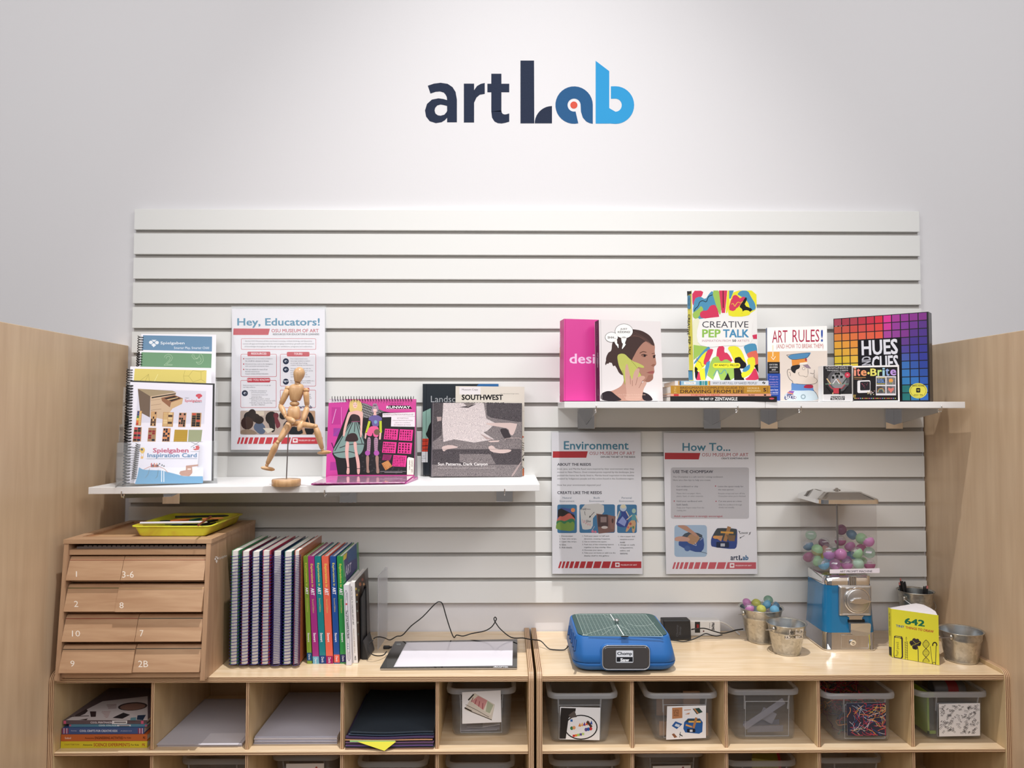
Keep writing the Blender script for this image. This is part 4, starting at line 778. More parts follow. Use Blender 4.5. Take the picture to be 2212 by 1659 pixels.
a.rect(1590, 672, 1638, 677, '#D8DCE4'); a.text('artLab', 1718, 868, 1822, 893, '#1E3A5C', .03)
ph = '#B9A79C'; a.rr(1250, 911, 1848, 1102, 12, ph); a.rect(1510, 918, 1700, 960, '#D8D2CC'); a.rect(1715, 915, 1845, 1100, '#C09A7C'); a.rect(1300, 915, 1440, 950, '#D9CBB8')
for x, y, r, c in ((1320, 962, 42, '#1C1A1E'), (1375, 970, 34, '#2A2224'), (1345, 930, 30, '#241E20'), (1500, 970, 50, '#1A181C'), (1535, 950, 22, '#6A2A36'), (1590, 950, 30, '#1C1A1E'), (1660, 1040, 70, '#1B2028'), (1790, 960, 34, '#201C1E'), (1305, 1010, 50, '#3A2A26')): a.ell(x, y, r, r*1.05 if y+r*1.05 < 1100 else (1100-y), c, n=14)
a.sm = 1; a.poly([(1252, 1100), (1252, 1070), (1290, 1058), (1350, 1062), (1398, 1100)], '#8E7A68'); a.poly([(1352, 1050), (1372, 1005), (1420, 1000), (1452, 1040), (1448, 1085), (1430, 1098), (1400, 1098)], '#56647C'); a.ell(1306, 1012, 48, 44, '#3B2622'); a.ell(1400, 985, 38, 32, '#20191B')
a.poly([(1470, 1000), (1500, 950), (1525, 975), (1530, 1070), (1500, 1090)], '#1E2024'); a.poly([(1520, 980), (1535, 940), (1550, 975), (1575, 1030), (1540, 1060)], '#74303C'); a.poly([(1430, 1050), (1500, 1050), (1520, 1062), (1470, 1092)], '#D9D0C0'); a.poly([(1600, 1000), (1700, 990), (1740, 1040), (1740, 1100), (1640, 1100)], '#8A3038'); a.poly([(1630, 1100), (1640, 1045), (1700, 1030), (1745, 1060), (1750, 1100)], '#1C2226'); a.poly([(1760, 1100), (1775, 930), (1810, 920), (1842, 980), (1842, 1100)], '#1C1A1C'); a.line([(1790, 960), (1812, 1040)], 8, '#B98E78')
a.sm = 0; x = footer(a, 1224, 1905, 1650, 1124, 1175, '#C8404A'); a.rr(1668, 1131, 1708, 1166, 2, '#F0E8EA'); a.ell(1688, 1147, 12, 8, '#C8404A'); a.text('MUSEUM OF ART', 1716, 1142, 1848, 1154, '#F0E8EA', .02)
b.build('printed_sheet', t)
# environment poster
t, b, a = poster('Environment poster with paper craft pictures, under the pink book shelf', [(1191, 1244), (1390, 1243), (1385.5, 930), (1190, 930)], [(1193, 1239.5), (1388, 1240), (1384, 934), (1191.5, 934)], -.012, .6, .90, .17)
a.frame(1180, 920, 4.6083); G3 = '#3A3A42'
a.text('Environment', 175, 152, 820, 236, '#4E88A0', .03); a.poly([(66, 253), (414, 253), (398, 317), (64, 317)], '#B8363C'); a.text('OSU MUSEUM OF ART', 430, 256, 884, 289, '#A83844', .01); a.text('EXPLORE THE ART OF THE REEDS', 542, 300, 885, 318, NV, .03)
a.text('ABOUT THE REEDS', 110, 370, 444, 397, NV, .04)
for k, s_ in enumerate(['Doel, Jane, and Martha Reed were inspired by their environment when they', 'moved to New Mexico. Doel created prints inspired by the landscape. Jane', 'painted the home her family lived in. Martha found inspiration in the textiles', 'created by Indigenous people and the colors found in the Southwest region.']): a.text(s_, 110, 420+k*32.3, 874, 441+k*32.3, G3)
a.text('How has your environment impacted you?', 110, 580, 544, 602, G3, .01); a.text('CREATE LIKE THE REEDS', 110, 650, 552, 679, NV, .04)
for x, s_ in ((207, 'Natural'), (503, 'Built'), (800, 'Personal')): q = len(s_)*6.2; a.text(s_, x-q, 707, x+q, 725, '#44607A', .01); a.text('Environment', x-73, 739, x+73, 757, '#44607A', .01)
BB = '#4678A0'; a.sm = 1
a.rr(110, 783, 305, 1067, 18, BB); a.rr(330, 781, 684, 1065, 18, BB); a.rr(705, 783, 902, 1066, 18, BB)
a.poly([(120, 806), (288, 834), (276, 1052), (95, 1032), (108, 930)], '#4E5C96'); a.poly([(120, 808), (250, 870), (286, 895), (285, 950), (110, 930)], '#2E2A2A'); a.ell(266, 838, 21, 21, '#DE8E5A'); a.poly([(105, 935), (135, 895), (165, 905), (230, 862), (262, 900), (286, 925), (284, 960), (104, 960)], '#C4685A'); a.poly([(102, 945), (150, 938), (185, 950), (250, 918), (286, 935), (282, 1000), (100, 990)], '#3C7C54'); a.poly([(98, 980), (140, 948), (180, 980), (215, 950), (240, 970), (262, 948), (284, 975), (277, 1052), (95, 1032)], '#7C9A4A')
a.poly([(332, 786), (572, 767), (577, 880), (466, 890), (462, 1022), (392, 1035), (352, 1025)], '#CCC9C6'); a.text('Fold', 348, 815, 396, 838, G3, .02); a.line([(402, 828), (440, 830)], 4, G3); a.line([(382, 850), (388, 888)], 4, G3); a.line([(478, 858), (430, 910)], 5, '#1E1E22'); a.poly([(426, 916), (432, 892), (446, 906)], '#1E1E22'); a.text('Glue', 394, 936, 444, 958, G3, .02)
a.line([(358, 930), (372, 975), (378, 930), (392, 985), (402, 950), (412, 995), (425, 965), (436, 1000), (444, 970)], 4, '#C98E92')
a.poly([(498, 872), (690, 900), (676, 1055), (520, 1072)], '#7E5E58'); a.poly([(510, 885), (612, 882), (616, 1000), (515, 1005)], '#4E3C3C'); a.rect(540, 905, 600, 960, '#8E7A78'); a.ell(580, 1010, 32, 14, '#C9BDB8'); a.poly([(620, 885), (690, 905), (680, 1040), (640, 1020)], '#8A6660'); a.ell(660, 945, 10, 24, '#4E3A38')
a.ell(462, 1050, 14, 14, '#C87890'); a.ell(490, 1055, 12, 12, '#C87890'); a.line([(455, 1040), (480, 1000)], 5, '#B9B4BC')
a.poly([(735, 830), (800, 830), (822, 960), (810, 1005), (745, 1010), (692, 985), (712, 920), (750, 890)], '#3A4A8C'); a.poly([(712, 960), (760, 900), (800, 950), (780, 1000)], '#8E9ACC'); a.ell(766, 815, 34, 36, '#B9C4D4'); a.ell(766, 802, 26, 20, '#D8D0B0'); a.line([(730, 850), (705, 925)], 10, '#D8C8B4'); a.line([(795, 850), (822, 900)], 10, '#D8C8B4')
a.ell(872, 846, 20, 24, '#A8C0B0'); a.poly([(850, 880), (892, 880), (896, 940), (848, 940)], '#5E9AA0'); a.line([(852, 890), (800, 935)], 9, '#D8C0A8'); a.line([(892, 890), (914, 960)], 9, '#D8C0A8'); a.poly([(832, 940), (896, 940), (880, 1062), (856, 1062), (850, 990), (806, 1056), (785, 1050)], '#C8A078'); a.ell(838, 975, 12, 14, '#B05A50'); a.ell(866, 1010, 10, 14, '#5A8A5A'); a.ell(815, 1010, 10, 10, '#C8606A')
for x, y, L in ((130, 1090, ['1. Choose paper.', '2. Tear into strips.', '3. Layer the strips.', '4. Glue.', '5. Add details.']), (358, 1090, ['1. Fold your paper in half each', '    direction, creating 4 squares.', '2. Cut to remove one square.', '3. Push two of the remaining squares', '    together so they overlap. Glue.', '4. Decorate your space.', '5. Take your art home or add it to the', '    display shelf in the gallery.']), (716, 1094, ['1. Use a paper doll', '    template as your', '    model.', '2. Design an outfit', '    using patterns,', '    colors, and', '    textures.'])):
    for k, s_ in enumerate(L): d = 18 if s_[0] == ' ' else 0; s_ = s_.strip(); a.text(s_, x+d, y+k*28, x+d+len(s_)*8.7, y+k*28+16, G3, .01)
a.sm = 0; footer(a, 118, 946, 640, 1349, 1415, '#B8363C'); a.rr(686, 1360, 730, 1404, 2, '#EFE8EA'); a.ell(708, 1382, 14, 10, '#B8363C'); a.text('MUSEUM OF ART', 742, 1377, 902, 1391, '#EFE8EA', .02)
b.build('printed_sheet', t)
t, b, a = poster('How To poster with a grey instruction panel, right of the Environment poster', [(1437.5, 1243.5), (1638, 1243), (1631, 931), (1431.5, 932)], [(1439, 1240), (1636.5, 1240), (1629.5, 934.5), (1433, 935)], -.012, .6, .90, .52)
a.frame(1180, 920, 4.6083)
a.text('How To...', 1356, 170, 1832, 250, '#4E88A0', .03); a.poly([(1180, 267), (1534, 269), (1518, 334), (1180, 332)], '#B8363C'); a.text('OSU MUSEUM OF ART', 1550, 270, 2012, 304, '#A83844', .01); a.text('CREATE SOMETHING NEW', 1742, 315, 2014, 332, NV, .03)
a.rr(1240, 413, 2018, 925, 22, '#C3C0C4', sl=0); a.l += 1
a.text('USE THE CHOMPSAW', 1262, 441, 1660, 470, NV, .03)
for s_, x, y, w_, c in (('The ChompSaw is a safe tool for cutting cardboard.', 1262, 500, 497, G3), ('Here are a few tips to help you create:', 1262, 532, 376, G3), ('Cut cardboard or chip', 1296, 595, 215, NV), ('board only.', 1296, 627, 114, NV), ("Please don't cut paper, fabric,", 1298, 664, 242, '#6A6A72'), ('plastic, foam, or other materials.', 1298, 692, 265, '#6A6A72'), ('Leave the space ready for', 1709, 595, 254, NV), ('the next person.', 1711, 627, 158, NV), ('Recycle scraps and turn off the', 1712, 665, 264, '#6A6A72'), ("ChompSaw when you're finished.", 1712, 692, 275, '#6A6A72'),
    ('Hold your cardboard with', 1298, 742, 254, NV), ('both hands.', 1298, 774, 115, NV), ('Keep your fingers away from the', 1300, 806, 272, '#6A6A72'), ('cutting slot.', 1300, 834, 95, '#6A6A72'), ('Cut one piece at a time.', 1714, 742, 234, NV), ('Slide the cardboard through', 1716, 777, 232, '#6A6A72'), ('slowly and steadily.', 1716, 804, 158, '#6A6A72')): a.text(s_, x, y, x+w_, y+19, c, .01)
a.text('Adult supervision is strongly encouraged.', 1272, 889, 1758, 914, '#A8404C', .02)
for x, y in ((1685, 599), (1274, 748), (1690, 750)): a.ell(x, y, 6, 6, '#A8404C', False, 10)
a.sm = 1; a.rr(1275, 987, 1600, 1304, 30, '#A6BCD4'); a.poly([(1390, 1060), (1560, 1090), (1576, 1210), (1530, 1270), (1320, 1200), (1316, 1150)], '#3C5490'); a.poly([(1392, 1058), (1500, 1060), (1568, 1095), (1500, 1160), (1330, 1120)], '#4A5460'); a.poly([(1400, 1110), (1440, 1070), (1540, 1100), (1480, 1190), (1400, 1160)], '#B08A6A'); a.poly([(1290, 990), (1390, 988), (1440, 1030), (1510, 1085), (1500, 1110), (1440, 1070), (1380, 1040)], '#B98E7A'); a.poly([(1278, 1110), (1340, 1096), (1430, 1115), (1425, 1150), (1340, 1150), (1278, 1145)], '#C89C8C'); a.ell(1404, 1220, 30, 28, '#4A649C'); a.line([(1530, 1250), (1600, 1270)], 4, '#2A2A3A'); a.line([(1480, 1160), (1500, 1195), (1460, 1180)], 4, '#C8CCD4'); a.line([(1520, 1110), (1560, 1120), (1530, 1138)], 4, '#C8CCD4')
a.poly([(1690, 1030), (1710, 1015), (1890, 1022), (1902, 1040), (1900, 1200), (1870, 1230), (1650, 1205), (1638, 1180), (1640, 1120)], '#3A4C8C'); a.poly([(1690, 1032), (1712, 1015), (1888, 1022), (1898, 1050), (1880, 1145), (1645, 1125)], '#454B4E'); a.line([(1820, 1010), (1780, 1140)], 36, '#A87C54'); a.line([(1740, 1058), (1860, 1064)], 18, '#D8A050'); a.poly([(1660, 1095), (1758, 1092), (1740, 1150)], '#C8946A'); a.ell(1690, 1108, 32, 16, '#D89A5A'); a.poly([(1790, 1085), (1880, 1090), (1875, 1148), (1820, 1146)], '#80664E'); a.rr(1692, 1155, 1820, 1212, 8, '#28304C'); a.rect(1735, 1170, 1778, 1200, '#B9BCC8')
a.text('ON/OFF', 1940, 1058, 2008, 1076, G3, .02); a.line([(1912, 1046), (1930, 1052), (1920, 1060), (1936, 1076)], 5, '#2A2A32'); a.line([(2036, 1058), (2020, 1066), (2032, 1072), (2016, 1084)], 5, '#2A2A32'); a.line([(1972, 1092), (1928, 1116)], 4, G3); a.poly([(1922, 1118), (1936, 1104), (1940, 1118)], G3)
a.text('art', 1834, 1293, 1908, 1336, '#2A3450', .03); a.rect(1916, 1288, 1928, 1336, '#2A3450'); a.poly([(1930, 1336), (1936, 1322), (1950, 1318), (1950, 1336)], '#2A3450'); a.text('ab', 1954, 1286, 2012, 1336, '#3A6C98', .05)
a.sm = 0; footer(a, 1254, 2088, 1786, 1357, 1423, '#C8606A'); a.rr(1826, 1366, 1872, 1412, 2, '#F2E8EA'); a.ell(1850, 1388, 14, 10, '#C8606A'); a.text('MUSEUM OF ART', 1884, 1384, 2044, 1397, '#F2E8EA', .02)
b.build('printed_sheet', t)
# ---------------------------------------------------------------- long left shelf
def yz(x, y, zoff=0): """depth at which a pixel meets the top of the long shelf"""; P = onZ(x, y, zl(-.6)+zoff); return onZ(x, y, zl(P[0])+zoff)[1]
# dark landscape book, southwest book, canyon book
z = zl(.0)+.0012
v = Vol('book', 'tall dark hardcover with a blue corner, rearmost of the three books', 'book', (-.18, -.030, z), 0, 1.5, [(914, 1029), (1079, 1029), (1076.8, 829.2), (913, 829.2)], .018, z, None, col='#17212A', spine='#0F151B', backcol='#17212A')
a = v.a.frame(900, 810, 6.912)
a.poly([(930, 133), (1222, 133), (1222, 300), (860, 300), (900, 160)], '#2C6298'); a.poly([(88, 555), (210, 495), (215, 950), (88, 950)], '#8FB4A8'); a.poly([(88, 950), (180, 950), (165, 1105), (80, 1105)], '#C8402C'); a.rect(80, 1112, 165, 1145, '#C8402C'); a.line([(84, 990), (172, 985)], 8, '#6A2420'); a.line([(84, 1060), (165, 1055)], 12, '#5A2020')
a.poly([(215, 700), (180, 760), (160, 830), (138, 880), (150, 915), (185, 960), (215, 1100)], '#14171A'); a.rect(75, 1146, 165, 1304, '#D9D9DC'); a.text('UAC', 90, 1203, 128, 1218, '#3A3A40'); a.text('DUVR', 78, 1236, 132, 1250, '#3A3A40'); a.text('M', 78, 1268, 92, 1280, '#3A3A40')
a.text('Landsca', 213, 312, 640, 408, '#A9ABB0', .0); a.line([(147, 133), (135, 1510)], 4, '#0B0F14'); v.done()
v = Vol('book', 'cream paperback titled SOUTHWEST, middle of the three books', 'book', (-.09, -.046, z), 0, 1.5, [(982.5, 1029.3), (1131.9, 1029.3), (1132.9, 835.5), (984.2, 834)], .012, z, None, col='#DAD3C8', spine='#C8C0B4', backcol='#DAD3C8')
a = v.a.frame(900, 810, 6.912)
a.poly([(638, 178), (955, 180), (955, 292), (638, 290)], '#E4DFE2'); a.text('Museum Copy', 676, 205, 916, 238, '#2A2A30', .01); a.text('SOUTHWEST', 672, 293, 1290, 374, '#141214', .06); a.text('INDIAN DESIGNS', 672, 410, 1310, 470, '#141214', .06); a.text('The International Design Library', 1252, 273, 1528, 289, '#4A4648')
a.line([(1578, 541), (1606, 541)], 3, '#9A9088'); a.poly([(1578, 905), (1605, 925), (1578, 945)], '#B8482C')
for y, c in ((1010, '#3A2A28'), (1045, '#5A3A34'), (1080, '#3A2A28'), (1110, '#6A4A3C')): a.line([(1578, y), (1603, y+14)], 9, c)
a.poly([(1602, 1240), (1602, 1290), (1578, 1265)], '#2A2224'); a.line([(1576, 1225), (1602, 1190)], 8, '#3A2A28'); a.rect(1580, 1395, 1604, 1505, '#B85C34'); a.line([(1578, 1370), (1604, 1400)], 8, '#3A2A28'); v.done()
SPK = tex('grainy_photo_light', 'noise', '#9A9096', '#EDE2E0', (1, 1, 1), 4, 0, .36, .60, .25, nscale=900, coat=.6)
SPD = tex('grainy_photo_dark', 'noise', '#2A272C', '#6E666A', (1, 1, 1), 4, 0, .40, .68, .25, nscale=900, coat=.6)
SPM = tex('grainy_photo_mid', 'noise', '#4A454A', '#A29898', (1, 1, 1), 4, 0, .38, .64, .25, nscale=900, coat=.6)
zz = zl(.0)+.0012
v = Vol('book', 'square book with a grainy black and white canyon photo, front of the three', 'book', (-.20, -.073, zz), 0, 3, [(930, 1031.4), (1127.6, 1031.4), (1127.6, 870.8), (932.6, 869.3)], .017, zz, None, col='#2C2830', spine='#1B181C', backcol='#2C2830')
a = v.a.frame(900, 810, 6.912)
a.poly([(252, 415), (1568, 420), (1568, 1517), (225, 1517)], SPM); a.poly([(252, 415), (390, 415), (385, 700), (370, 900), (240, 1000)], SPD); a.poly([(1040, 418), (1568, 420), (1566, 700), (1500, 700), (1120, 640), (1050, 600)], SPD)
a.poly([(400, 418), (1000, 418), (1040, 650), (1180, 720), (1060, 830), (1000, 860), (1160, 960), (860, 1010), (560, 960), (400, 1000), (380, 700)], SPK)
a.poly([(430, 1108), (1410, 1108), (1560, 1110), (1560, 1340), (230, 1340), (232, 1115)], SPD); a.poly([(640, 1180), (1100, 1180), (1180, 1330), (900, 1340), (640, 1300)], SPM); a.poly([(640, 1400), (1060, 1400), (1080, 1517), (560, 1517)], SPM)
P1, P2 = '#C9B4B0', '#A89694'; a.sm = 1
for p_, c in (([(1040, 715), (1505, 715), (1490, 780), (1440, 905), (1395, 890), (1370, 800), (1260, 780), (1040, 740)], P1), ([(1245, 800), (1355, 800), (1395, 900), (1420, 925), (1320, 965), (1262, 870)], '#3A3438'), ([(300, 625), (372, 625), (370, 680), (310, 695)], P2), ([(365, 1070), (500, 1040), (650, 1080), (450, 1110), (400, 1150)], P1), ([(1060, 985), (1240, 975), (1220, 1000), (1100, 1005)], P1), ([(1060, 1075), (1130, 1045), (1190, 1110), (1420, 1110), (1400, 1150), (1280, 1175), (1110, 1150)], P1),
              ([(940, 870), (1060, 930), (1160, 970), (1040, 960)], P2), ([(640, 480), (760, 462), (900, 430), (770, 490)], '#3A3438'), ([(700, 418), (880, 418), (765, 480)], '#7E7674'), ([(1405, 1517), (1480, 1400), (1560, 1290), (1568, 1300), (1440, 1517)], P2)): a.poly(p_, c)
a.line([(1320, 970), (1335, 942), (1550, 940), (1568, 970)], 5, P1); a.line([(232, 1108), (1100, 1112), (1568, 1105)], 3, '#5A5458'); a.line([(246, 415), (222, 1515)], 5, '#8E868C')
a.text('Sun Patterns, Dark Canyon', 318, 1308, 1060, 1364, '#EEE8E8', .02); a.text('THE PAINTINGS AND AQUATINTS OF DOEL REED (1894-1985)', 318, 1384, 1168, 1404, '#B0A8A8'); v.done()
# ---------------------------------------------------------------- fashion sketch portfolio
BK = mat('black_wire', (.015, .015, .017), .35)
Yp = -.115
zt_ = zl(-.45)
t = thing('sketch_portfolio', (-.455, Yp+.03, zt_), 'pink fashion sketch portfolio with two drawn models, standing open', 'sketch pad')
pl = leanplane((-.455, Yp, zt_), -1, 6); n = pl.n; up = norm(np.array([0, 0, 1.])-n*n[2])
q = [pl.at(*p) for p in ((703.9, 1026.3), (894.9, 1026.3), (898.9, 862), (711.9, 862))]
for i in (0, 1): q[i] = q[i]+up*((zt_+.0012-q[i][2])/up[2])
b = MB(); b.hexa([p-n*.0015 for p in q], q, mat('portfolio_magenta', '#C83A90', .3, coat=.5)); a = Art(b, pl, 2, (690, 840), 7.539)
a.poly([(165, 175), (205, 162), (420, 170), (440, 215), (150, 228)], '#D9D0DC'); a.poly([(150, 228), (470, 215), (470, 900), (405, 1404), (105, 1404)], '#C8459A'); a.poly([(200, 300), (380, 300), (380, 580), (195, 585)], '#B83A90'); a.poly([(230, 640), (340, 640), (340, 780), (225, 770)], '#9A3E98'); a.poly([(180, 1190), (330, 1190), (320, 1320), (170, 1330)], '#A83A92')
a.line([(270, 330), (210, 560)], 10, '#D8A0D0'); a.line([(230, 760), (330, 650)], 12, '#8A50A8'); a.line([(200, 880), (230, 960)], 16, '#5A2458'); a.line([(360, 300), (360, 580)], 14, '#DC70B8')
a.poly([(640, 215), (760, 240), (850, 280), (960, 330), (1060, 370), (1160, 385), (1555, 380), (1545, 1400), (300, 1400), (260, 1150), (210, 1060), (230, 960), (330, 700), (470, 330), (520, 200)], '#242426')
a.poly([(690, 230), (760, 243), (850, 285), (960, 335), (1060, 375), (1010, 385), (820, 470), (700, 470)], '#8A8A8C')
for i in range(16):
    for j in range(6): x, y = 700+i*24+(j % 2)*10, 245+j*40+i*9; (a.poly([(x, y), (x+14, y+3), (x+10, y+26), (x-4, y+22)], '#1E1E20', i+j == 0) if y < 460 else None)
random.seed(5)
for k in range(150):
    x, y = random.uniform(700, 1500), random.uniform(480, 1380); r = 8+10*((y-480)/900)
    if not (1040 < x < 1530 and 640 < y < 1250): a.ell(x, y, r, r*.7, '#38383A', k == 0, 6)
a.text("style & draw's", 1150, 235, 1360, 255, '#3A1A30', .0); a.poly([(1080, 325), (1130, 268), (1470, 272), (1508, 326)], '#1A1218'); a.text('RUNWAY', 1090, 278, 1480, 322, '#F2E8EE', .05); a.line([(1090, 338), (1515, 342)], 4, '#E8A0C8')
a.poly([(1030, 398), (1555, 380), (1555, 448), (1026, 462)], '#E9DFE6'); a.text('FASHION ILLUSTRATION PORTFOLIO SET', 1042, 406, 1534, 432, '#3A3038', .01); a.poly([(1172, 458), (1555, 452), (1555, 618), (1165, 612)], '#E9DFE6')
for s_, x0, x1, y in (('KIT PORTFOLIO', 1268, 1452, 470), ("D'ILLUSTRATION DE MODE", 1196, 1518, 505), ('JUEGO DE CUADERNO', 1226, 1480, 545), ('DE DISENOS DE MODA', 1214, 1490, 578)): a.text(s_, x0, y, x1, y+18, '#3A3038', .01)
for x0, y0, x1, y1, s_ in ((1058, 648, 1288, 832, 1), (1300, 658, 1528, 850, 2), (1030, 860, 1258, 1050, 3), (1280, 870, 1512, 1060, 4), (1196, 1078, 1424, 1272, 5)):
    a.poly([(x0+10, y0), (x1, y0+10), (x1-20, y1), (x0-10, y1-12)], '#DC3E8E'); nx = (5, 5, 6, 4, 7)[s_-1]
    for i in range(nx):
        for j in range(4 if s_ < 5 else 6):
            w_ = (x1-x0-40)/nx; h_ = (y1-y0-30)/(4 if s_ < 5 else 6); x, y = x0+14+i*w_-j*2, y0+16+j*h_+i*2
            (a.ell(x+w_*.4, y+h_*.45, w_*.3, h_*.38, '#242426', False, 7) if (i+j+s_) % 3 else a.poly([(x+w_*.2, y), (x+w_*.65, y+2), (x+w_*.75, y+h_*.8), (x, y+h_*.75)], '#242426', False))
a.poly([(1040, 1065), (1185, 1075), (1150, 1165), (1020, 1160)], '#8A2A60'); a.poly([(1012, 1215), (1120, 1160), (1188, 1260), (1075, 1328)], '#B07A48')
for k in range(5): a.line([(1045+k*2, 1080+k*18), (1080, 1066+k*18), (1110, 1085+k*18), (1150, 1078+k*18)], 4, '#3A1A30', k == 0); a.line([(1035+k*20, 1215+k*24), (1075+k*12, 1195+k*16), (1120+k*10, 1190+k*10)], 4, '#E0B070', False)
a.poly([(1430, 1140), (1450, 1110), (1540, 1130), (1535, 1400), (1425, 1400)], '#EFEADC'); a.text('CHALLENGE', 1455, 1165, 1480, 1320, '#2A2A30', .02, dir='u'); a.text('DEFI - DESAFIO', 1496, 1160, 1522, 1360, '#2A2A30', .02, dir='u')
a.line([(990, 1345), (1410, 1345)], 4, '#C8C0C8'); a.line([(1060, 1362), (1350, 1362)], 4, '#C8C0C8')
a.sm = 2; SK = '#E0B4AC'; DR = '#7E9C96'
a.poly([(500, 540), (650, 530), (740, 880), (690, 1060), (520, 1130), (300, 1125), (215, 1050), (240, 960), (400, 720)], DR)
for p_ in ([(520, 545), (400, 740), (250, 1010)], [(545, 545), (480, 700), (420, 850)], [(600, 545), (640, 700), (700, 900)], [(580, 545), (570, 700)], [(630, 545), (690, 760), (745, 900)], [(330, 960), (500, 900), (750, 900)], [(225, 1050), (480, 1010), (640, 1070)]): a.line(p_, 13, '#3A3E40')
a.poly([(435, 1390), (455, 1260), (415, 1050), (430, 850), (490, 860), (470, 1050), (485, 1250), (495, 1390)], SK); a.poly([(550, 860), (608, 860), (610, 1000), (660, 1190), (660, 1390), (612, 1390), (612, 1250), (570, 1000)], SK, False)
a.poly([(430, 780), (500, 720), (600, 720), (650, 860), (420, 862)], '#3A2C2E'); a.poly([(510, 430), (560, 405), (650, 370), (665, 520), (530, 540)], '#3A2E30'); a.poly([(470, 375), (520, 370), (560, 350), (600, 350), (690, 365), (712, 380), (700, 600), (690, 790), (660, 790), (668, 600), (665, 440), (560, 405), (500, 430), (440, 620), (410, 780), (380, 770), (395, 640)], SK)
a.line([(525, 535), (655, 530)], 12, '#8A4A68'); a.poly([(500, 190), (560, 172), (640, 180), (690, 230), (700, 380), (620, 350), (560, 360), (500, 385), (482, 300)], '#D8C07A'); a.ell(582, 265, 36, 50, '#E8C4B8'); a.line([(565, 285), (600, 285)], 6, '#B0404C'); a.line([(556, 250), (575, 252)], 5, '#3A3038'); a.line([(592, 252), (610, 250)], 5, '#3A3038'); a.line([(438, 1278), (486, 1280)], 8, '#1E1A1C'); a.line([(612, 1300), (662, 1300)], 8, '#1E1A1C')
a.poly([(805, 470), (860, 430), (950, 425), (1020, 470), (1015, 520), (965, 520), (965, 620), (860, 610), (850, 520), (800, 510)], '#6A6098'); a.poly([(800, 520), (835, 530), (790, 700), (745, 720)], '#B8C83A'); a.poly([(975, 525), (1015, 520), (1018, 715), (980, 720)], '#B8C83A', False); a.ell(915, 540, 26, 30, '#7AA0C0'); a.poly([(840, 605), (970, 610), (965, 790), (880, 780), (870, 700), (850, 780), (765, 755), (790, 660)], '#DC6090')
a.ell(938, 705, 50, 48, '#6E5A4A'); a.poly([(745, 720), (775, 720), (755, 820), (735, 800)], SK); a.poly([(980, 715), (1010, 715), (1000, 825), (970, 825)], SK, False)
a.poly([(780, 785), (840, 790), (830, 1000), (815, 1080), (760, 1085), (775, 1000)], '#A8889C'); a.poly([(885, 790), (960, 790), (945, 1000), (965, 1080), (905, 1085), (895, 1000)], '#A8889C', False)
for k in range(6): a.line([(785, 820+k*30), (832, 835+k*30)], 6, '#5A4A60', k == 0); a.line([(892, 820+k*30), (945, 835+k*30)], 6, '#5A4A60', False)
a.ell(785, 1045, 42, 42, '#A858A8'); a.ell(930, 1045, 44, 44, '#A858A8', False); a.poly([(755, 1085), (815, 1085), (800, 1290), (825, 1370), (765, 1370), (770, 1290)], '#9C8074'); a.poly([(905, 1085), (970, 1085), (960, 1250), (985, 1375), (925, 1380), (930, 1290)], '#9C8074', False)
a.poly([(855, 300), (880, 262), (945, 262), (965, 310), (955, 380), (850, 390)], '#9A8898'); a.ell(905, 258, 38, 22, '#9A8898', False); a.ell(906, 345, 30, 42, '#E8C4BC'); a.line([(880, 320), (935, 320)], 14, '#8E7C90'); a.line([(895, 372), (920, 372)], 6, '#C04860'); a.poly([(885, 385), (925, 385), (930, 430), (880, 430)], '#E0B4AC')
b.build('front_page', t, recalc=False)
b = MB(); b.hexa([p-n*.0035-up*0 for p in q], [p-n*.002 for p in q], mat('portfolio_grey_board', '#A8A2A6', .6)); lg = (q[0]+q[1])/2
w_ = q[1]-q[0]; top = [q[3]-n*.0037, q[2]-n*.0037]; ft = [q[0]-n*.0037+np.array([0, .078, .0]), q[1]-n*.0037+np.array([0, .078, .0])]
b.hexa([ft[0], ft[1], ft[1]+(0, .002, 0), ft[0]+(0, .002, 0)], [top[0], top[1], top[1]+(0, .002, 0), top[0]+(0, .002, 0)], mat('portfolio_grey_board', '#A8A2A6', .6)); b.build('easel_back', t)
c0, c1 = pl.at(717, 861.5)-n*.003, pl.at(893, 861.5)-n*.003
b = MB()
coil(b, c0, c1, .0075, 30, .0010, BK, ax=(0, 1, 0)); b.build('coil_binding', t)
# clear pocket lying in front of it
t = thing('plastic_pocket', (-.47, -.25, zt_), 'pink glossy plastic pocket lying flat in front of the sketch portfolio', 'plastic pocket')
F_ = lambda x, y, z: onZ(x, y, z); zz = zl(-.36)+.0008
Q0 = [F_(672, 1047.5, zz), F_(878, 1045, zz), onY(903, 1036, -.122), onY(708, 1036, -.122)]
for p in Q0: p[2] = zz
b = MB(); b.hexa(Q0, [p+(0, 0, (.0035, .0035, .007, .007)[i]) for i, p in enumerate(Q0)], mat('pocket_magenta', '#C03A98', .25, coat=.6))
Q1 = [F_(676, 1045.0, zz+.0038), F_(874, 1043, zz+.0038), onY(893, 1036, -.124), onY(712, 1036, -.124)]
for p in Q1[2:]: p[2] = zz+.0074
b.hexa(Q1, [p+(0, 0, .0022) for p in Q1], tex('pocket_shiny_film', 'noise', '#D884BC', '#F0C8E0', (1, 2, 1), 4, 2, .4, .62, .12, bump=.6, nscale=45, coat=1)); b.build('pocket_sheet', t)
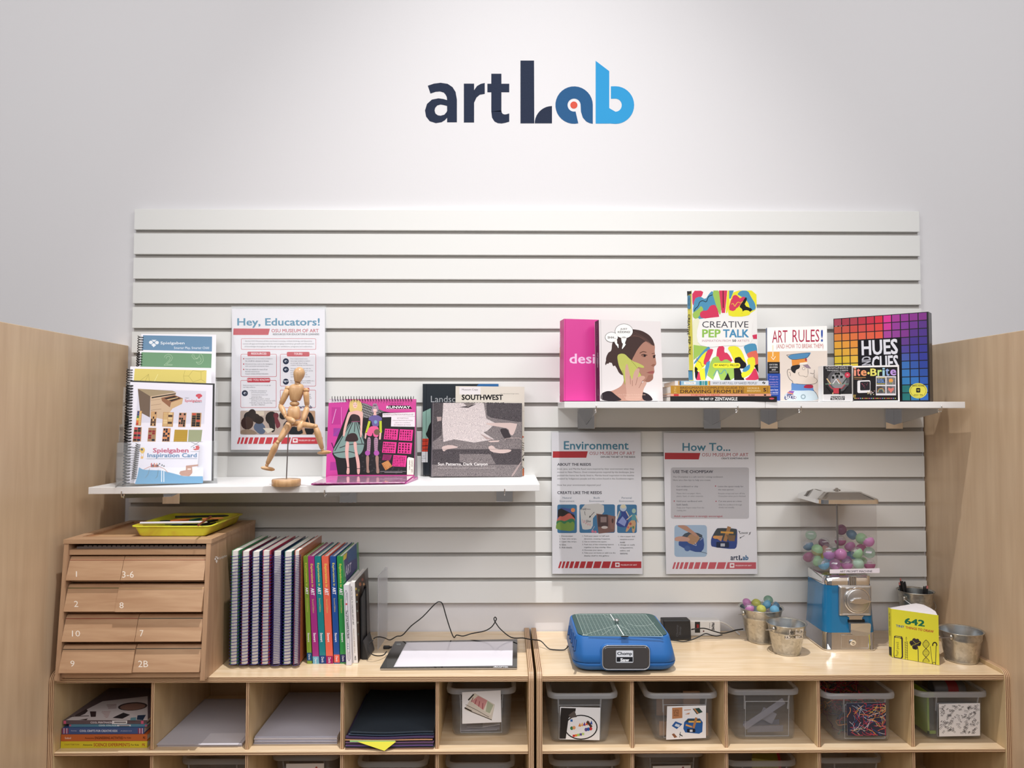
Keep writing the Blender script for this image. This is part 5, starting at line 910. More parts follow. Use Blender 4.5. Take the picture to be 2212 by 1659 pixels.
# ---------------------------------------------------------------- jointed wooden mannequin
M_MAN = tex('pale_turned_wood', 'noise', '#C09468', '#D8B084', (2, 2, .5), 5, .4, .3, .7, .38, nscale=40, coat=.2)
zb = zl(-.66)+.0003; Yc = yz(617, 1036.5)+.0; Pc = onZ(617.6, 1035, zb+.018)
Xc, Yc = Pc[0], Pc[1]+.004
t = thing('art_mannequin', (Xc, Yc, zb), 'wooden jointed artist mannequin posed striding on a steel rod and round base', 'mannequin')
b = MB(); b.lathe((Xc, Yc, zb), [(.035, 0), (.0375, .0015), (.0375, .0155), (.036, .018)], M_MAN, 40, cap0=True, cap1=True); b.build('round_base', t)
def mp(x, y, dy=0): return onY(560+x/5.924, 780+y/5.924, Yc+dy)
PXM = .00122/5.924*1.02                           # metres per crop pixel at the figure
b = MB(); b.tube([(Xc, Yc, zb+.016), mp(376, 840, 0)], .0016, mat('steel_rod', (.35, .36, .38), .3, 1.), 8); b.build('support_rod', t)
def seg(nm, p, q, prof, dy0=0, dy1=0, n=18):
    A, B = mp(*p, dy0), mp(*q, dy1); L = np.linalg.norm(B-A); b = MB(); b.lathe(A, [(r*PXM, L*k) for k, r in prof], M_MAN, n, ax=B-A, cap0=True, cap1=True); b.build(nm, t)
LIMB = lambda a, m, c: [(0, a*.6), (.04, a), (.3, m), (.7, (m+c)/2), (.96, c), (1, c*.6)]
def ballp(nm, p, r, dy=0, sq=(1, 1, 1)): b = MB(); b.ball(mp(*p, dy), tuple(r*PXM*k for k in sq), M_MAN, 18, 12); b.build(nm, t)
seg('head', (527, 78), (488, 268), [(0, 6), (.03, 26), (.12, 50), (.28, 68), (.42, 72), (.6, 66), (.8, 52), (.93, 42), (1, 34)], -.0, -.006, 24)
seg('neck', (490, 262), (494, 300), [(0, 34), (.5, 36), (1, 38)])
def block(nm, rows, dy=0):
    """turned torso piece: (y, x0, x1, depth) rings"""
    b = MB(); R_ = []
    for y, x0, x1, d in rows:
        A, B = mp(x0, y, dy), mp(x1, y, dy); c = (A+B)/2; hx = np.linalg.norm(B-A)/2
        R_.append([c+np.array([math.copysign(abs(math.cos(a))**.7, math.cos(a))*hx, math.copysign(abs(math.sin(a))**.7, math.sin(a))*d*PXM, 0]) for a in [2*math.pi*k/24 for k in range(24)]])
    b.loft(R_, M_MAN, True); b.build(nm, t)
block('chest', [(290, 455, 535, 25), (298, 425, 552, 45), (312, 400, 565, 60), (350, 386, 570, 70), (420, 388, 560, 70), (480, 395, 535, 60), (500, 400, 525, 54), (512, 410, 515, 40)])
ballp('waist_joint', (452, 545), 58, 0, (1.05, .9, .62)); block('abdomen', [(577, 392, 505, 40), (584, 385, 513, 50), (640, 366, 524, 66), (710, 358, 530, 70), (738, 362, 522, 62), (750, 385, 500, 45)])
ballp('hip_joint', (420, 805), 46, 0, (1.2, .9, .8))
for nm, p in (('shoulder_joint', (366, 345)), ('shoulder_joint', (600, 372))): ballp(nm, p, 34, 0, (1.1, .9, .85))
seg('upper_arm', (368, 362), (280, 552), LIMB(40, 42, 32)); ballp('elbow_joint', (276, 563), 28); seg('forearm', (272, 572), (338, 705), LIMB(32, 38, 22), 0, -.02); ballp('wrist_joint', (336, 710), 22, -.02)
seg('hand', (345, 722), (458, 785), [(0, 14), (.15, 28), (.5, 40), (.8, 36), (1, 12)], -.02, -.035)
seg('upper_arm', (598, 392), (612, 568), LIMB(36, 38, 30)); ballp('elbow_joint', (611, 578), 26); seg('forearm', (613, 592), (562, 768), LIMB(32, 38, 26), 0, -.018); ballp('wrist_joint', (555, 778), 24, -.018)
seg('hand', (548, 782), (498, 895), [(0, 20), (.25, 34), (.6, 36), (.9, 20), (1, 6)], -.02, -.03)
seg('thigh', (392, 795), (248, 1030), LIMB(46, 48, 30), 0, -.03); ballp('knee_joint', (238, 1038), 28, -.03); seg('shin', (228, 1046), (102, 1318), LIMB(32, 42, 26), -.03, -.02); ballp('ankle_joint', (98, 1330), 22, -.02)
seg('foot', (22, 1362), (198, 1390), [(0, 8), (.12, 20), (.45, 26), (.8, 24), (.97, 12), (1, 4)], -.03, -.01)
seg('thigh', (455, 800), (712, 835), LIMB(42, 44, 30), 0, -.035); ballp('knee_joint', (720, 835), 30, -.035); seg('shin', (724, 846), (806, 1125), LIMB(32, 42, 26), -.035, -.02); ballp('ankle_joint', (808, 1135), 20, -.02)
seg('foot', (748, 1178), (922, 1162), [(0, 8), (.12, 20), (.45, 26), (.8, 22), (.97, 10), (1, 3)], -.01, -.035)
# ---------------------------------------------------------------- clear tiered brochure holder and its booklets
zh = zl(-1.0)+.0003; TB = 10.5
YB_ = 22; CORN = []
def bro(o_y): return leanplane((-1.0, o_y, zh), YB_, TB)
LB = math.cos(R(TB))
def booklet(nm, label, pl, TLp, TRp, ln, th, col, fr, coil_px=None, cr=.0065, turns=30, black=False, zmin=None, skew=0., grp='spiral bound booklets in the clear holder'):
    n = pl.n; up = norm(np.array([0, 0, 1.])-n*n[2]); TL, TR = pl.at(*TLp), pl.at(*TRp); rt = norm(TR-TL)
    dn = norm(-up-rt*skew); BL, BR = TL+dn*ln, TR+dn*ln; 
    if zmin is not None:
        for P_ in (BL, BR): P_ += up*((zmin-P_[2])/up[2])
    CORN.extend([BL, BR, TL, TR]); t = thing(nm, (BL+BR)/2, label, 'booklet', grp); q = [BL, BR, TR, TL]; b = MB()
    b.hexa([p-n*.0006 for p in q], q, mat('booklet_'+col.strip('#'), col, .3, coat=.4)); a = Art(b, pl, 2, *fr)
    back = '#17181A' if black else '#D8D6DA'
    P = MB(); P.hexa([p-n*th for p in q], [p-n*.0008 for p in q], M_PAGE)
    if black: e = rt*.0055+up*0; b.hexa([BL-n*(th+.0015), BR+e-n*(th+.0015), TR+e+up*.0065-n*(th+.0015), TL-rt*.001+up*.0065-n*(th+.0015)], [BL-n*(th+.0003), BR+e-n*(th+.0003), TR+e+up*.0065-n*(th+.0003), TL-rt*.001+up*.0065-n*(th+.0003)], mat('booklet_black_back', '#121214', .35))
    c = MB(); o = TL-rt*.001-n*th/2; coil(c, o+dn*.006, o+dn*(ln*.97), cr, turns, .0019 if black else .0012, BK, ax=n)
    return t, b, a, P, c
def bfin(T): T[1].build('cover_sheet', T[0], recalc=False); T[3].build('page_block', T[0]); T[4].build('coil_binding', T[0])
W = '#E8E6EE'
T = booklet('booklet', 'booklet with a blue header, rearmost in the clear holder', bro(-.138), (305, 721), (467, 723), .275, .006, W, ((250, 700), 9.217), cr=.0075, turns=34); a = T[2]
a.poly([(545, 222), (1918, 250), (1915, 548), (525, 515)], '#6C8FAE'); Wt = '#E6EAF0'
a.ell(700, 365, 38, 34, Wt); a.ell(820, 370, 38, 34, Wt, False); a.poly([(712, 315), (812, 316), (762, 358)], Wt, False); a.poly([(758, 376), (805, 420), (754, 462), (708, 414)], Wt, False)
a.text('Spielgaben', 890, 350, 1370, 420, Wt, .02); a.text('Smarter Play, Smarter Child', 1160, 450, 1855, 512, Wt, -.0); bfin(T)
T = booklet('booklet', 'booklet with a green header and outlined digits, second from the back of the holder', bro(-.166), (302.5, 757.5), (466.5, 760), .27, .006, W, ((250, 700), 9.217), cr=.0075, turns=34); a = T[2]
a.poly([(512, 560), (1912, 590), (1900, 900), (490, 880)], '#729A78'); L_ = '#B4CCAE'
a.line([(970, 665), (985, 625), (1040, 600), (1100, 615), (1130, 665), (1110, 720), (1010, 800), (1125, 805), (1122, 822), (960, 820), (1070, 720), (1090, 670), (1060, 635), (1015, 650), (1005, 690)], 6, L_)
a.line([(1530, 595), (1515, 640), (1560, 700), (1630, 690), (1660, 640), (1700, 700), (1690, 750), (1650, 765), (1600, 755), (1640, 800), (1700, 790), (1745, 730), (1735, 640), (1690, 595)], 6, L_, False); a.line([(1555, 600), (1560, 650), (1610, 690), (1660, 650), (1665, 600)], 6, L_, False); bfin(T)
T = booklet('booklet', 'booklet with a yellow header and thin polygon outlines, in the middle of the holder', bro(-.200), (281.5, 791.5), (457, 795), .25, .008, W, ((250, 700), 9.217), cr=.008, turns=32); a = T[2]
a.poly([(378, 888), (1810, 922), (1800, 1180), (358, 1150)], '#DCCB72'); K = '#8A7E3E'
a.line([(1380, 925), (1350, 1035), (1372, 1165)], 4, K); a.line([(1350, 1035), (1452, 1035), (1535, 925)], 4, K, False); a.line([(1452, 1035), (1540, 1155), (1700, 1100), (1698, 950), (1535, 925)], 4, K, False); a.line([(1698, 950), (1780, 922)], 4, K, False); a.line([(1700, 1100), (1780, 1155)], 4, K, False); a.line([(1540, 1155), (1530, 1180)], 4, K, False)
a.line([(470, 1140), (655, 1000), (585, 1140)], 4, K, False); a.line([(655, 1000), (670, 1140)], 4, K, False); a.line([(1020, 1165), (1045, 1143), (1170, 1145), (1190, 1170)], 4, K, False); a.line([(765, 1150), (840, 1000)], 7, '#F0EAB0'); bfin(T)
T = booklet('booklet', 'black backed booklet picturing an open drawer chest and boxes of blocks', bro(-.240), (281.5, 825), (459.5, 831.5), .29, .009, '#DFDCE8', ((250, 700), 9.217), cr=.0085, turns=34, black=True, zmin=zh+.0075); a = T[2]
a.poly([(440, 1290), (1800, 1335), (1760, 1990), (400, 1960)], '#D4D2E0')
a.poly([(440, 1290), (520, 1300), (690, 1430), (680, 1860), (490, 1760), (470, 1600)], '#6E5C4E'); a.poly([(440, 1288), (1130, 1328), (1205, 1358), (690, 1440)], '#A08E72'); a.poly([(690, 1440), (1205, 1362), (1190, 1430), (1120, 1700), (960, 1900), (690, 1840)], '#C9AE92'); a.poly([(715, 1455), (1195, 1378), (1192, 1400), (715, 1478)], '#1E1A18')
a.poly([(905, 1470), (1170, 1412), (1340, 1480), (1100, 1560), (1080, 1660), (920, 1530)], '#8E6248'); a.poly([(960, 1480), (1170, 1430), (1290, 1480), (1110, 1540)], '#2E2420'); a.poly([(1100, 1560), (1340, 1480), (1320, 1590), (1090, 1700)], '#C9A880'); a.poly([(1010, 1500), (1230, 1455), (1250, 1470), (1050, 1520)], '#C0A078')
for y in (1520, 1620, 1720): a.line([(700, y), (905, y-30)], 5, '#8A6E54')
R5 = '#C8505C'; a.ell(1625, 1425, 32, 26, R5); a.ell(1690, 1428, 32, 26, R5, False); a.poly([(1622, 1390), (1700, 1390), (1660, 1420)], R5, False); a.poly([(1658, 1436), (1692, 1462), (1656, 1492), (1624, 1462)], R5, False)
a.text('MEET', 1378, 1466, 1462, 1480, '#3A3A40'); a.text('Spielgaben', 1375, 1500, 1712, 1566, R5, .02); a.text('VERSION 4', 1565, 1552, 1715, 1566, '#3A6A6A', .02)
a.frame(240, 860, 8.296)
tr = [((470, 225), (555, 228), (535, 495), (440, 490)), ((720, 240), (822, 243), (800, 505), (700, 500)), ((935, 250), (1125, 254), (1105, 515), (915, 510)), ((1220, 262), (1352, 264), (1330, 520), (1200, 516)), ((1445, 262), (1620, 264), (1605, 518), (1430, 515)),
      ((415, 518), (550, 520), (535, 780), (385, 778)), ((670, 530), (810, 532), (795, 780), (650, 778)), ((935, 538), (1070, 540), (1050, 780), (912, 778))]
fills = [['#28407C', '#28407C', '#3C7C4C', '#E0C850', '#D8703C', '#B83A34'], ['#3A2A26', '#C9A070'], ['#C9A878', '#4A382C', '#D8BC8C'], ['#1E1C22', '#B88070'], ['#1E1C20', '#B84A3C', '#3A3430'], ['#B83A48', '#28304C', '#3A2C28'], ['#9A7C60', '#1C2A38', '#8A3034'], ['#241E34', '#D88A5C']]
random.seed(9)
for q, f in zip(tr, fills):
    a.poly(q, '#B98F66')
    def L(u, v_): A = [q[0][i]*(1-u)+q[1][i]*u for i in (0, 1)]; B = [q[3][i]*(1-u)+q[2][i]*u for i in (0, 1)]; return (A[0]*(1-v_)+B[0]*v_, A[1]*(1-v_)+B[1]*v_)
    a.l += 1; nr = 6
    for i in range(2 if len(f) != 2 else 3):
        for j in range(nr):
            u0, u1 = .06+i*(.88/(2 if len(f) != 2 else 3)), .06+(i+1)*(.88/(2 if len(f) != 2 else 3))-.05; v0, v1 = .03+j*.157, .03+j*.157+.145
            c = f[j] if len(f) == 6 and i == 0 else ('#D8B478' if len(f) == 6 else random.choice(f)); a.poly([L(u0, v0), L(u1, v0), L(u1, v1), L(u0, v1)], c, False)
a.poly([(1140, 565), (1375, 568), (1360, 780), (1118, 780)], '#B8963C'); a.poly([(1390, 568), (1635, 570), (1610, 782), (1378, 780)], '#9AA080')
for k in range(12): a.line([(1138-k*1.5, 582+k*17), (1372-k*1.2, 584+k*17)], 3, '#9A7C2C', k == 0)
a.line([(380, 780), (1640, 784)], 3, '#2A2A30'); a.text('What', 312, 866, 440, 900, '#3A3A42', .04)
for k in range(9): a.line([(300-k*4, 945+k*44), (420-k*6, 942+k*44)], 9, '#8A8890', k == 0)
bfin(T)
T = booklet('booklet', 'small white and blue picture booklet in the front pocket of the holder', bro(-.2545), (300, 953.5), (431.5, 955), .105, .004, '#DEDBE8', ((240, 860), 8.296), cr=.0055, turns=17, zmin=zh+.0075, skew=.08); a = T[2]
a.poly([(500, 1240), (560, 1275), (620, 1285), (900, 1295), (1100, 1345), (1300, 1400), (1640, 1395), (1650, 1500), (1640, 1525), (425, 1540), (470, 1400)], '#5E9CC4')
a.poly([(900, 1240), (1650, 1240), (1650, 1400), (1300, 1400), (1100, 1345), (900, 1295)], '#E8E8F0')
a.text('Spielgaben', 750, 895, 1388, 1000, '#B83A68', .05); a.text('Inspiration Card', 650, 985, 1535, 1085, '#4A7CA8', .05); a.line([(640, 1088), (1540, 1082)], 6, '#3A4A5C')
a.poly([(510, 920), (545, 885), (590, 888), (608, 920), (600, 960), (560, 1000), (520, 960)], '#E0B83C'); a.poly([(530, 900), (575, 905), (570, 940), (535, 940)], '#2A3450'); a.poly([(530, 1045), (580, 1045), (575, 1085), (530, 1085)], '#E0B060'); a.line([(530, 960), (545, 1045)], 5, '#C89A3C'); a.line([(590, 960), (570, 1045)], 5, '#C89A3C')
a.line([(1440, 790), (1580, 850)], 7, '#3A3A40'); a.line([(1430, 880), (1570, 790)], 7, '#3A3A40'); a.poly([(1460, 910), (1520, 905), (1510, 860), (1560, 850), (1588, 880), (1570, 925), (1500, 935)], '#C83A3C'); a.line([(1430, 960), (1590, 955)], 5, '#8A8A90'); a.ell(1485, 885, 14, 10, '#5A6470')
for x, c in ((705, '#C84A3C'), (755, '#C84A3C'), (800, '#E0A070'), (850, '#2E3A44'), (895, '#2E3A44'), (930, '#2E3A44')): y = 1165 if x < 880 else 1165+(x-850)*.5; a.poly([(x, y+28), (x+18, y-8), (x+34, y+20)], c)
for k, c in enumerate(['#A8303A', '#28344C', '#C87848', '#8A2A34', '#3A2A30']): a.rect(712+k*28, 1192, 738+k*28, 1238, c, up=False)
a.line([(590, 1275), (700, 1225), (860, 1225), (960, 1270), (1020, 1340)], 7, '#C0643C'); a.line([(690, 1260), (660, 1370), (610, 1430)], 6, '#5A6068'); a.line([(845, 1280), (830, 1400), (790, 1440)], 6, '#4A5A64'); a.line([(905, 1300), (905, 1500)], 14, '#E8ECF4'); a.line([(945, 1300), (945, 1500)], 14, '#E8ECF4')
a.poly([(1340, 1210), (1560, 1188), (1560, 1215), (1450, 1230), (1460, 1340), (1400, 1400), (1260, 1390), (1220, 1350), (1240, 1310), (1340, 1290)], '#B98A78'); a.poly([(1370, 1260), (1430, 1260), (1430, 1285), (1370, 1285)], '#E8D8D0'); a.poly([(1450, 1330), (1580, 1240), (1650, 1170), (1600, 1280), (1480, 1400)], '#E0E2E8')
bfin(T)
# the holder itself
t = thing('brochure_holder', (-.99, -.2, zh), 'clear tiered acrylic brochure holder at the left end of the long shelf', 'brochure holder')
pf = bro(-.268); pm = bro(-.218); pr_ = bro(-.130); n = pf.n
def sheet(pl, pts, th=.0022): b = MB(); A = [pl.at(*p) for p in pts]; b.hexa([p-n*th for p in A], A, M_ACR); return b, A
def zfix(A, z): return [np.array([p[0], p[1]+(z-p[2])*(-math.tan(R(TB)))*-1, z]) for p in A]
nh = np.array([math.sin(R(YB_)), -math.cos(R(YB_)), 0]); rh = np.array([math.cos(R(YB_)), math.sin(R(YB_)), 0]); tn = math.tan(R(TB)); uz = np.array([0, 0, 1.])
FL = pf.at(252, 1047); FL = FL+(zh-FL[2])*(uz-nh*tn); FR = pf.at(452, 1041); WD = (FR-FL)@rh; ZL_ = lambda p: zl(p[0])+.0004
def hp(u, d, h): p = FL+rh*u-nh*d; return np.array([p[0], p[1], 0])+uz*(ZL_(p)+h)     # u across, d back, h up
def slab(nm, P4, off): b = MB(); b.hexa(P4, [p+off for p in P4], M_ACR); b.build(nm, t)
HF = .117; us = [(c-FL)@rh for c in CORN]; U0, U1 = min(us)-.020, max(us)+.005
slab('front_pocket', [hp(U0+.0024, 0, .0025), hp(U1, 0, .0025), hp(U1, HF*tn, HF), hp(U0+.0024, HF*tn, HF)], -nh*.0022)
slab('back_plate', [hp(U0+.0024, .166, .0025), hp(U1, .166, .0025), hp(U1, .166+.30*tn, .30), hp(U0+.0024, .166+.30*tn, .30)], -nh*.0022)
for u in (U0, U1):
    pr2 = [(0, .0), (.165, .0), (.165+.27*tn, .27), (.118+.27*tn, .27), (.118+.165*tn, .165), (.045+.165*tn, .165), (.045+HF*tn, HF), (HF*tn, HF)]
    b = MB(); b.prism([hp(u, d, h) for d, h in pr2], rh*.0022, M_ACR); b.build('side_plate', t)
slab('base_plate', [hp(U0, .0, 0), hp(U1, .0, 0), hp(U1, .165, 0), hp(U0, .165, 0)], uz*.0022)
# ---------------------------------------------------------------- left counter: coil-bound books, hardcovers, light pad
PUR = mat('purple_coil', '#2C2370', .35, coat=.3)
YS = -.300; zc = ZC+.0003
edges = [494, 517, 539, 561, 584.5, 608, 631, 646]
covs = ['#4E9A68', '#7C2A48', '#2A5A74', '#C8405C', '#28305C', '#2E7C78', '#D8604C']
labs = ['green covered', 'maroon covered', 'steel blue covered', 'crimson covered', 'navy covered', 'teal covered', 'coral covered']
where = ['beside the drawer chest', 'second from the drawer chest', 'third from the drawer chest', 'fourth from the drawer chest', 'with dense coils, fifth from the drawer chest', 'sixth from the drawer chest', 'slimmer, next to the hardcovers']
for k in range(7):
    xa, xb = onY(edges[k], 1192, YS)[0]+.0008, onY(edges[k+1], 1192, YS)[0]-.0004; z1 = onY(570, 1189+(k % 3), YS)[2]; lean = .0
    xa += .004*1; xb += .004*1
    t = thing('coil_bound_book', ((xa+xb)/2, -.18, zc), '%s coil-bound book with a purple coil, %s' % (labs[k], where[k]), 'book', 'coil-bound books beside the drawer chest'); m = mat('coil_cover_%d' % k, covs[k], .35, coat=.3)
    yb = -.062-.004*(k % 2); zb = zc+.0065; pitch = xb-xa; xc_ = (xa+xb)/2; xa, xb = xc_-pitch*.37, xc_+pitch*.37
    b = MB(); b.box(xa, xa+.0012, YS, yb, zb, z1, m); b.box(xb-.0012, xb, YS+(.0), yb, zb, z1, m if k < 6 else mat('coil_cover_back', '#B06440', .35, coat=.3)); b.build('covers', t, bevel=.0005)
    b = MB(); b.box(xa+.0013, xb-.0013-(.003 if k in (0, 3) else 0), YS+.002, yb-.002, zb+.002, z1-.0015, M_PAGEV); b.build('page_block', t)
    n_ = 64 if k in (4, 6) else 35; cx = (xa+xb)/2; r = pitch*.51
    b = MB(); H0, H1 = zb-.002, z1-.012; N = n_*16; pts = []
    for i in range(N+1):
        q = 2*math.pi*i/16; pts.append((cx+math.cos(q)*r*.96, YS+.003+math.sin(q)*.0125, H0+(H1-H0)*i/N))
    b.tube(pts, .0008 if n_ > 40 else .0010, PUR, 5)
    b.build('coil_binding', t)
HC = [((655, 665), (663.5, 674), '#7C9A34', '#1C4C78', 1428, 'olive green'), ((664.5, 679), (676, 689.5), '#9E2C7C', '#6CA8C0', 1436, 'magenta'), ((679.5, 692.8), (690.5, 704.7), '#167C84', '#24407C', 1434, 'teal'), ((694, 710), (705.3, 719.6), '#E06450', '#9A1C5A', 1435, 'coral'), ((712, 726), (722, 734), '#1E4C94', '#E0604C', 1432, 'royal blue'), ((727, 741), (735.8, 747.5), '#2C8C48', '#2C2A5C', 1431.5, 'grass green')]
class Upright:
    """book standing on the counter with its spine towards the room, leaning sideways"""
    def __init__(s, top, bot, ybot, ytop, ytoward, Y, dep, col, label, name='book', grp=None, board=.0022, right=None):
        A, B = onY(bot[0], ybot, Y), onY(bot[1], ybot, Y); D, E = onY(top[0], ytop, Y), onY(top[1], ytop, Y)
        w = (B[0]-A[0]+E[0]-D[0])/2-.0006; x0 = (A[0]+B[0]-w)/2; lx = ((D[0]+E[0])-(A[0]+B[0]))/2; h = (D[2]+E[2])/2-zc
        s.t = thing(name, (x0+w/2, Y+dep/2, zc), label, 'book', grp); up = np.array([lx, 0, h]); rt = np.array([w, 0, -lx*w/h]); s.h = h
        o = np.array([x0, Y, zc+max(0, lx*w/h)+max(0, 0)]) if lx > 0 else np.array([x0, Y, zc]); rt[2] = -lx*w/h
        if rt[2] < 0: o[2] = zc-rt[2]+.0012
        dp = np.array([0, dep, 0]); f = board/w; m = mat('cover_'+col.strip('#'), col, .35, coat=.3); s.o, s.rt, s.up, s.dp = o, rt, up, dp
        s.b = MB(); s.b.obox(o, rt*f, dp, up, m); s.b.obox(o+rt*(1-f), rt*f, dp, up, mat('cover_'+right.strip('#'), right, .35) if right else m); s.b.obox(o+rt*f, rt*(1-2*f), np.array([0, board, 0]), up, m)
        s.p = MB(); s.p.obox(o+rt*f*1.05+np.array([0, board*1.1, 0])+up*.012, rt*(1-2.1*f), dp*.97-np.array([0, board, 0]), up*.976, M_PAGEV)
        s.a = Art(s.b, Plane(o, (0, -1, 0)), 1); s.ra = Art(s.b, Plane(o+rt, (1, 0, .0)), 1)
        s.ra.pl = Plane(o+rt, np.cross(dp, up))
    def done(s): s.b.build('cover', s.t, recalc=False); s.p.build('page_block', s.t)
for k, (tp, bt, c, c2, yb, lab) in enumerate(HC):
    v = Upright(tp, bt, yb, 1202, 0, -.272, .215, c, '%s spined hardcover in the row of Explorations in ART textbooks' % lab, grp='matching art textbooks on the left counter'); a = v.a
    def X(y, u): t_ = (y-1202)/(yb-1202.); return (tp[0]*(1-t_)+bt[0]*t_)*(1-u)+(tp[1]*(1-t_)+bt[1]*t_)*u
    y2 = yb-18; a.poly([(X(y2, .0), y2), (X(y2, 1), y2), (X(yb, 1), yb-.8), (X(yb, 0), yb-.8)], c2)
    def S(s_, y0, y1, u0, u1, cc, bo=.02): a.text(s_, 0, 0, 0, 0, cc, bo, q=[(X(y0, u1), y0), (X(y1, u1), y1), (X(y1, u0), y1), (X(y0, u0), y0)])
    S('Explorations in', 1216+(k % 2)*2, 1266+(k % 2)*2, .28, .72, '#E4D85C'); S('ART', 1268.5+(k % 2)*2, 1284+(k % 2)*2, .24, .76, '#EFEAF2', .05); S('Second Edition', 1292+(k % 2)*2, 1322+(k % 2)*2, .36, .64, '#C8B86A', 0); S('Stewart', 1367, 1387, .3, .68, '#EDE8F0', .03)
    S('Davis', yb-15, yb-3, .3, .7, '#D8DCE8', .02)
    if k == 5:
        r = v.ra
        r.poly([(742, 1200), (770, 1173), (772, 1228), (748, 1258)], '#4A4A7C'); r.poly([(752, 1190), (770, 1173), (771, 1205), (752, 1215)], '#3E5C8C'); r.poly([(742, 1200), (750, 1193), (748, 1206), (742, 1211)], '#D8C04C'); r.text('ART', 0, 0, 0, 0, '#C8C4DC', .04, q=[(746, 1223), (759, 1214), (759, 1234), (746, 1246)])
    v.done()
v = Upright((741.8, 753.5), (747.8, 759.5), 1437, 1264, 0, -.285, .20, '#D9D6E0', 'slim pale paperback with a long rounded frame on its spine', board=.0008); a = v.a
a.line([(744.5, 1281), (747.3, 1275), (750, 1281), (756.5, 1423), (754, 1428), (751, 1423)], .7, '#3A3A4A', closed=True); a.text('The LITTLE HANDS Art Book', 0, 0, 0, 0, '#22222C', .06, q=[(750.5, 1318), (754.5, 1379), (750.5, 1380), (746.8, 1319)]); a.ell(748.3, 1305, 2, 2.2, '#C83A48'); a.text('PRESS', 747, 1281, 749.5, 1297, '#5A5A68', dir='d')
for y in (1391, 1396, 1401): a.ell(751.8, y, 1.1, 1.1, '#4A6A9C', False, 8)
a.text('WILLIAMSON', 752.5, 1408, 754.8, 1424, '#3A3A4A', dir='d'); v.done()
v = Upright((756.2, 767.5), (762.7, 774), 1432, 1258, 0, -.268, .185, '#E9E4E2', 'white spined paperback with a dark fruit picture on its cover', board=.0008, right='#3A2E28'); a = v.a
a.text('HOW TO TALK TO CHILDREN ABOUT ART', 0, 0, 0, 0, '#2A2A2E', .03, q=[(760.5, 1267), (764.8, 1350), (761.8, 1350), (757.8, 1267)]); a.text('FRANCOISE BARBE-GALL', 0, 0, 0, 0, '#9A8060', .0, q=[(765, 1358), (768, 1411), (765.3, 1411), (762.3, 1358)]); a.text('PRESS', 0, 0, 0, 0, '#3A3A3E', .04, q=[(769, 1417), (769.8, 1426), (766, 1426), (765.3, 1417)])
r = v.ra; r.poly([(767, 1258), (787, 1237), (792, 1270), (778, 1290), (776, 1425), (774, 1432)], '#4A3A30')
for i, (x, y, s_, c) in enumerate([(769, 1272, 3, '#B8A03C'), (771, 1285, 2.5, '#C8A050'), (778, 1262, 4, '#A0684C'), (783, 1252, 3.5, '#8A4A3C'), (775, 1275, 3, '#6A7A4C'), (786, 1262, 3, '#C09060'), (771, 1300, 2.4, '#8A9A9A'), (772, 1320, 2.4, '#7C8A80'), (773, 1345, 2.3, '#9A9A90'), (774, 1370, 2.2, '#5A6A6A')]): r.ell(x, y, s_*.7, s_, c, i == 0, 10)
v.done()
t = thing('clear_folder', (-.395, -.1, zc), 'clear plastic folder standing behind the black bookend', 'folder')
b = MB(); b.hexa([(-.4335, -.155, zc), (-.4315, -.155, zc), (-.4255, -.03, zc), (-.4275, -.03, zc)], [(-.4345, -.155, zc+.205), (-.4325, -.155, zc+.205), (-.4265, -.03, zc+.205), (-.4335, -.03, zc+.205)], acrylic('folder_film', .45, (.8, .8, .84), .2)); b.build('folder_sheet', t)
# bookend
t = thing('bookend', (-.43, -.2, zc), 'black metal mesh bookend holding the row of books upright', 'bookend'); MK = mat('black_powder_coat', (.016, .016, .018), .38); ME = tex('black_mesh', 'voronoi', '#050505', '#1C1C1E', (1, 1, 1), lo=.2, hi=.6, rough=.5, nscale=420)
x0 = -.4635; b = MB(); b.hexa([(x0, -.236, zc), (x0+.002, -.236, zc), (x0+.002, -.17, zc), (x0, -.17, zc)], [(x0-.004, -.232, zc+.163), (x0-.002, -.232, zc+.163), (x0-.002, -.173, zc+.183), (x0-.004, -.173, zc+.183)], ME); b.build('mesh_plate', t)
b = MB(); P_ = [(x0+.001, -.236, zc+.003), (x0-.003, -.232, zc+.163), (x0-.003, -.173, zc+.183), (x0+.001, -.17, zc+.003)]; b.tube(P_, .003, MK, 8, True); b.build('wire_frame', t)
b = MB(); b.prism([(x0+.003, -.241, zc), (x0+.018, -.241, zc), (x0+.018, -.241, zc+.006), (x0+.0055, -.241, zc+.05), (x0+.003, -.241, zc+.05)], (.004, .08, 0), MK); b.build('foot', t, bevel=.0012)
# light pad
t = thing('light_pad', (-.22, -.2, zc), 'thin black framed tracing light pad with a white panel lying on the left counter', 'light pad')
zt2 = zc+.0055; F4 = [onZ(x, y, zt2) for x, y in ((821, 1443.5), (1117, 1442), (1117.5, 1381), (853.5, 1386))]
b = MB(); b.hexa([np.array([p[0], p[1], zc+.0015]) for p in F4], F4, mat('pad_edge_silver', '#B8B4B0', .35, .6)); b.hexa([p-(0, 0, .001) for p in F4], [p+(0, 0, .0008) for p in F4], mat('pad_black_glass', (.012, .014, .015), .08, coat=.6))
a = Art(b, Plane((0, 0, zt2+.0009), (0, 0, 1)), 1)
a.frame(780, 1270, 4.809); a.poly([(475, 566), (1577, 553), (1572, 806), (340, 820)], mat('pad_white_panel', '#F0ECF6', .12, coat=.4)); a.rr(368, 577, 412, 594, 4, '#9AA0A0')
for k in range(44): y = 575+k*5.5; x = 470-(y-570)*.52; a.line([(x, y), (x+7+(4 if k % 5 == 0 else 0), y)], 1.3, '#3A3A40', k == 0)
for k in range(60): x = 490+k*18; a.line([(x, 566-k*.22), (x-2, 570-k*.22)], 1.3, '#3A3A40', False)
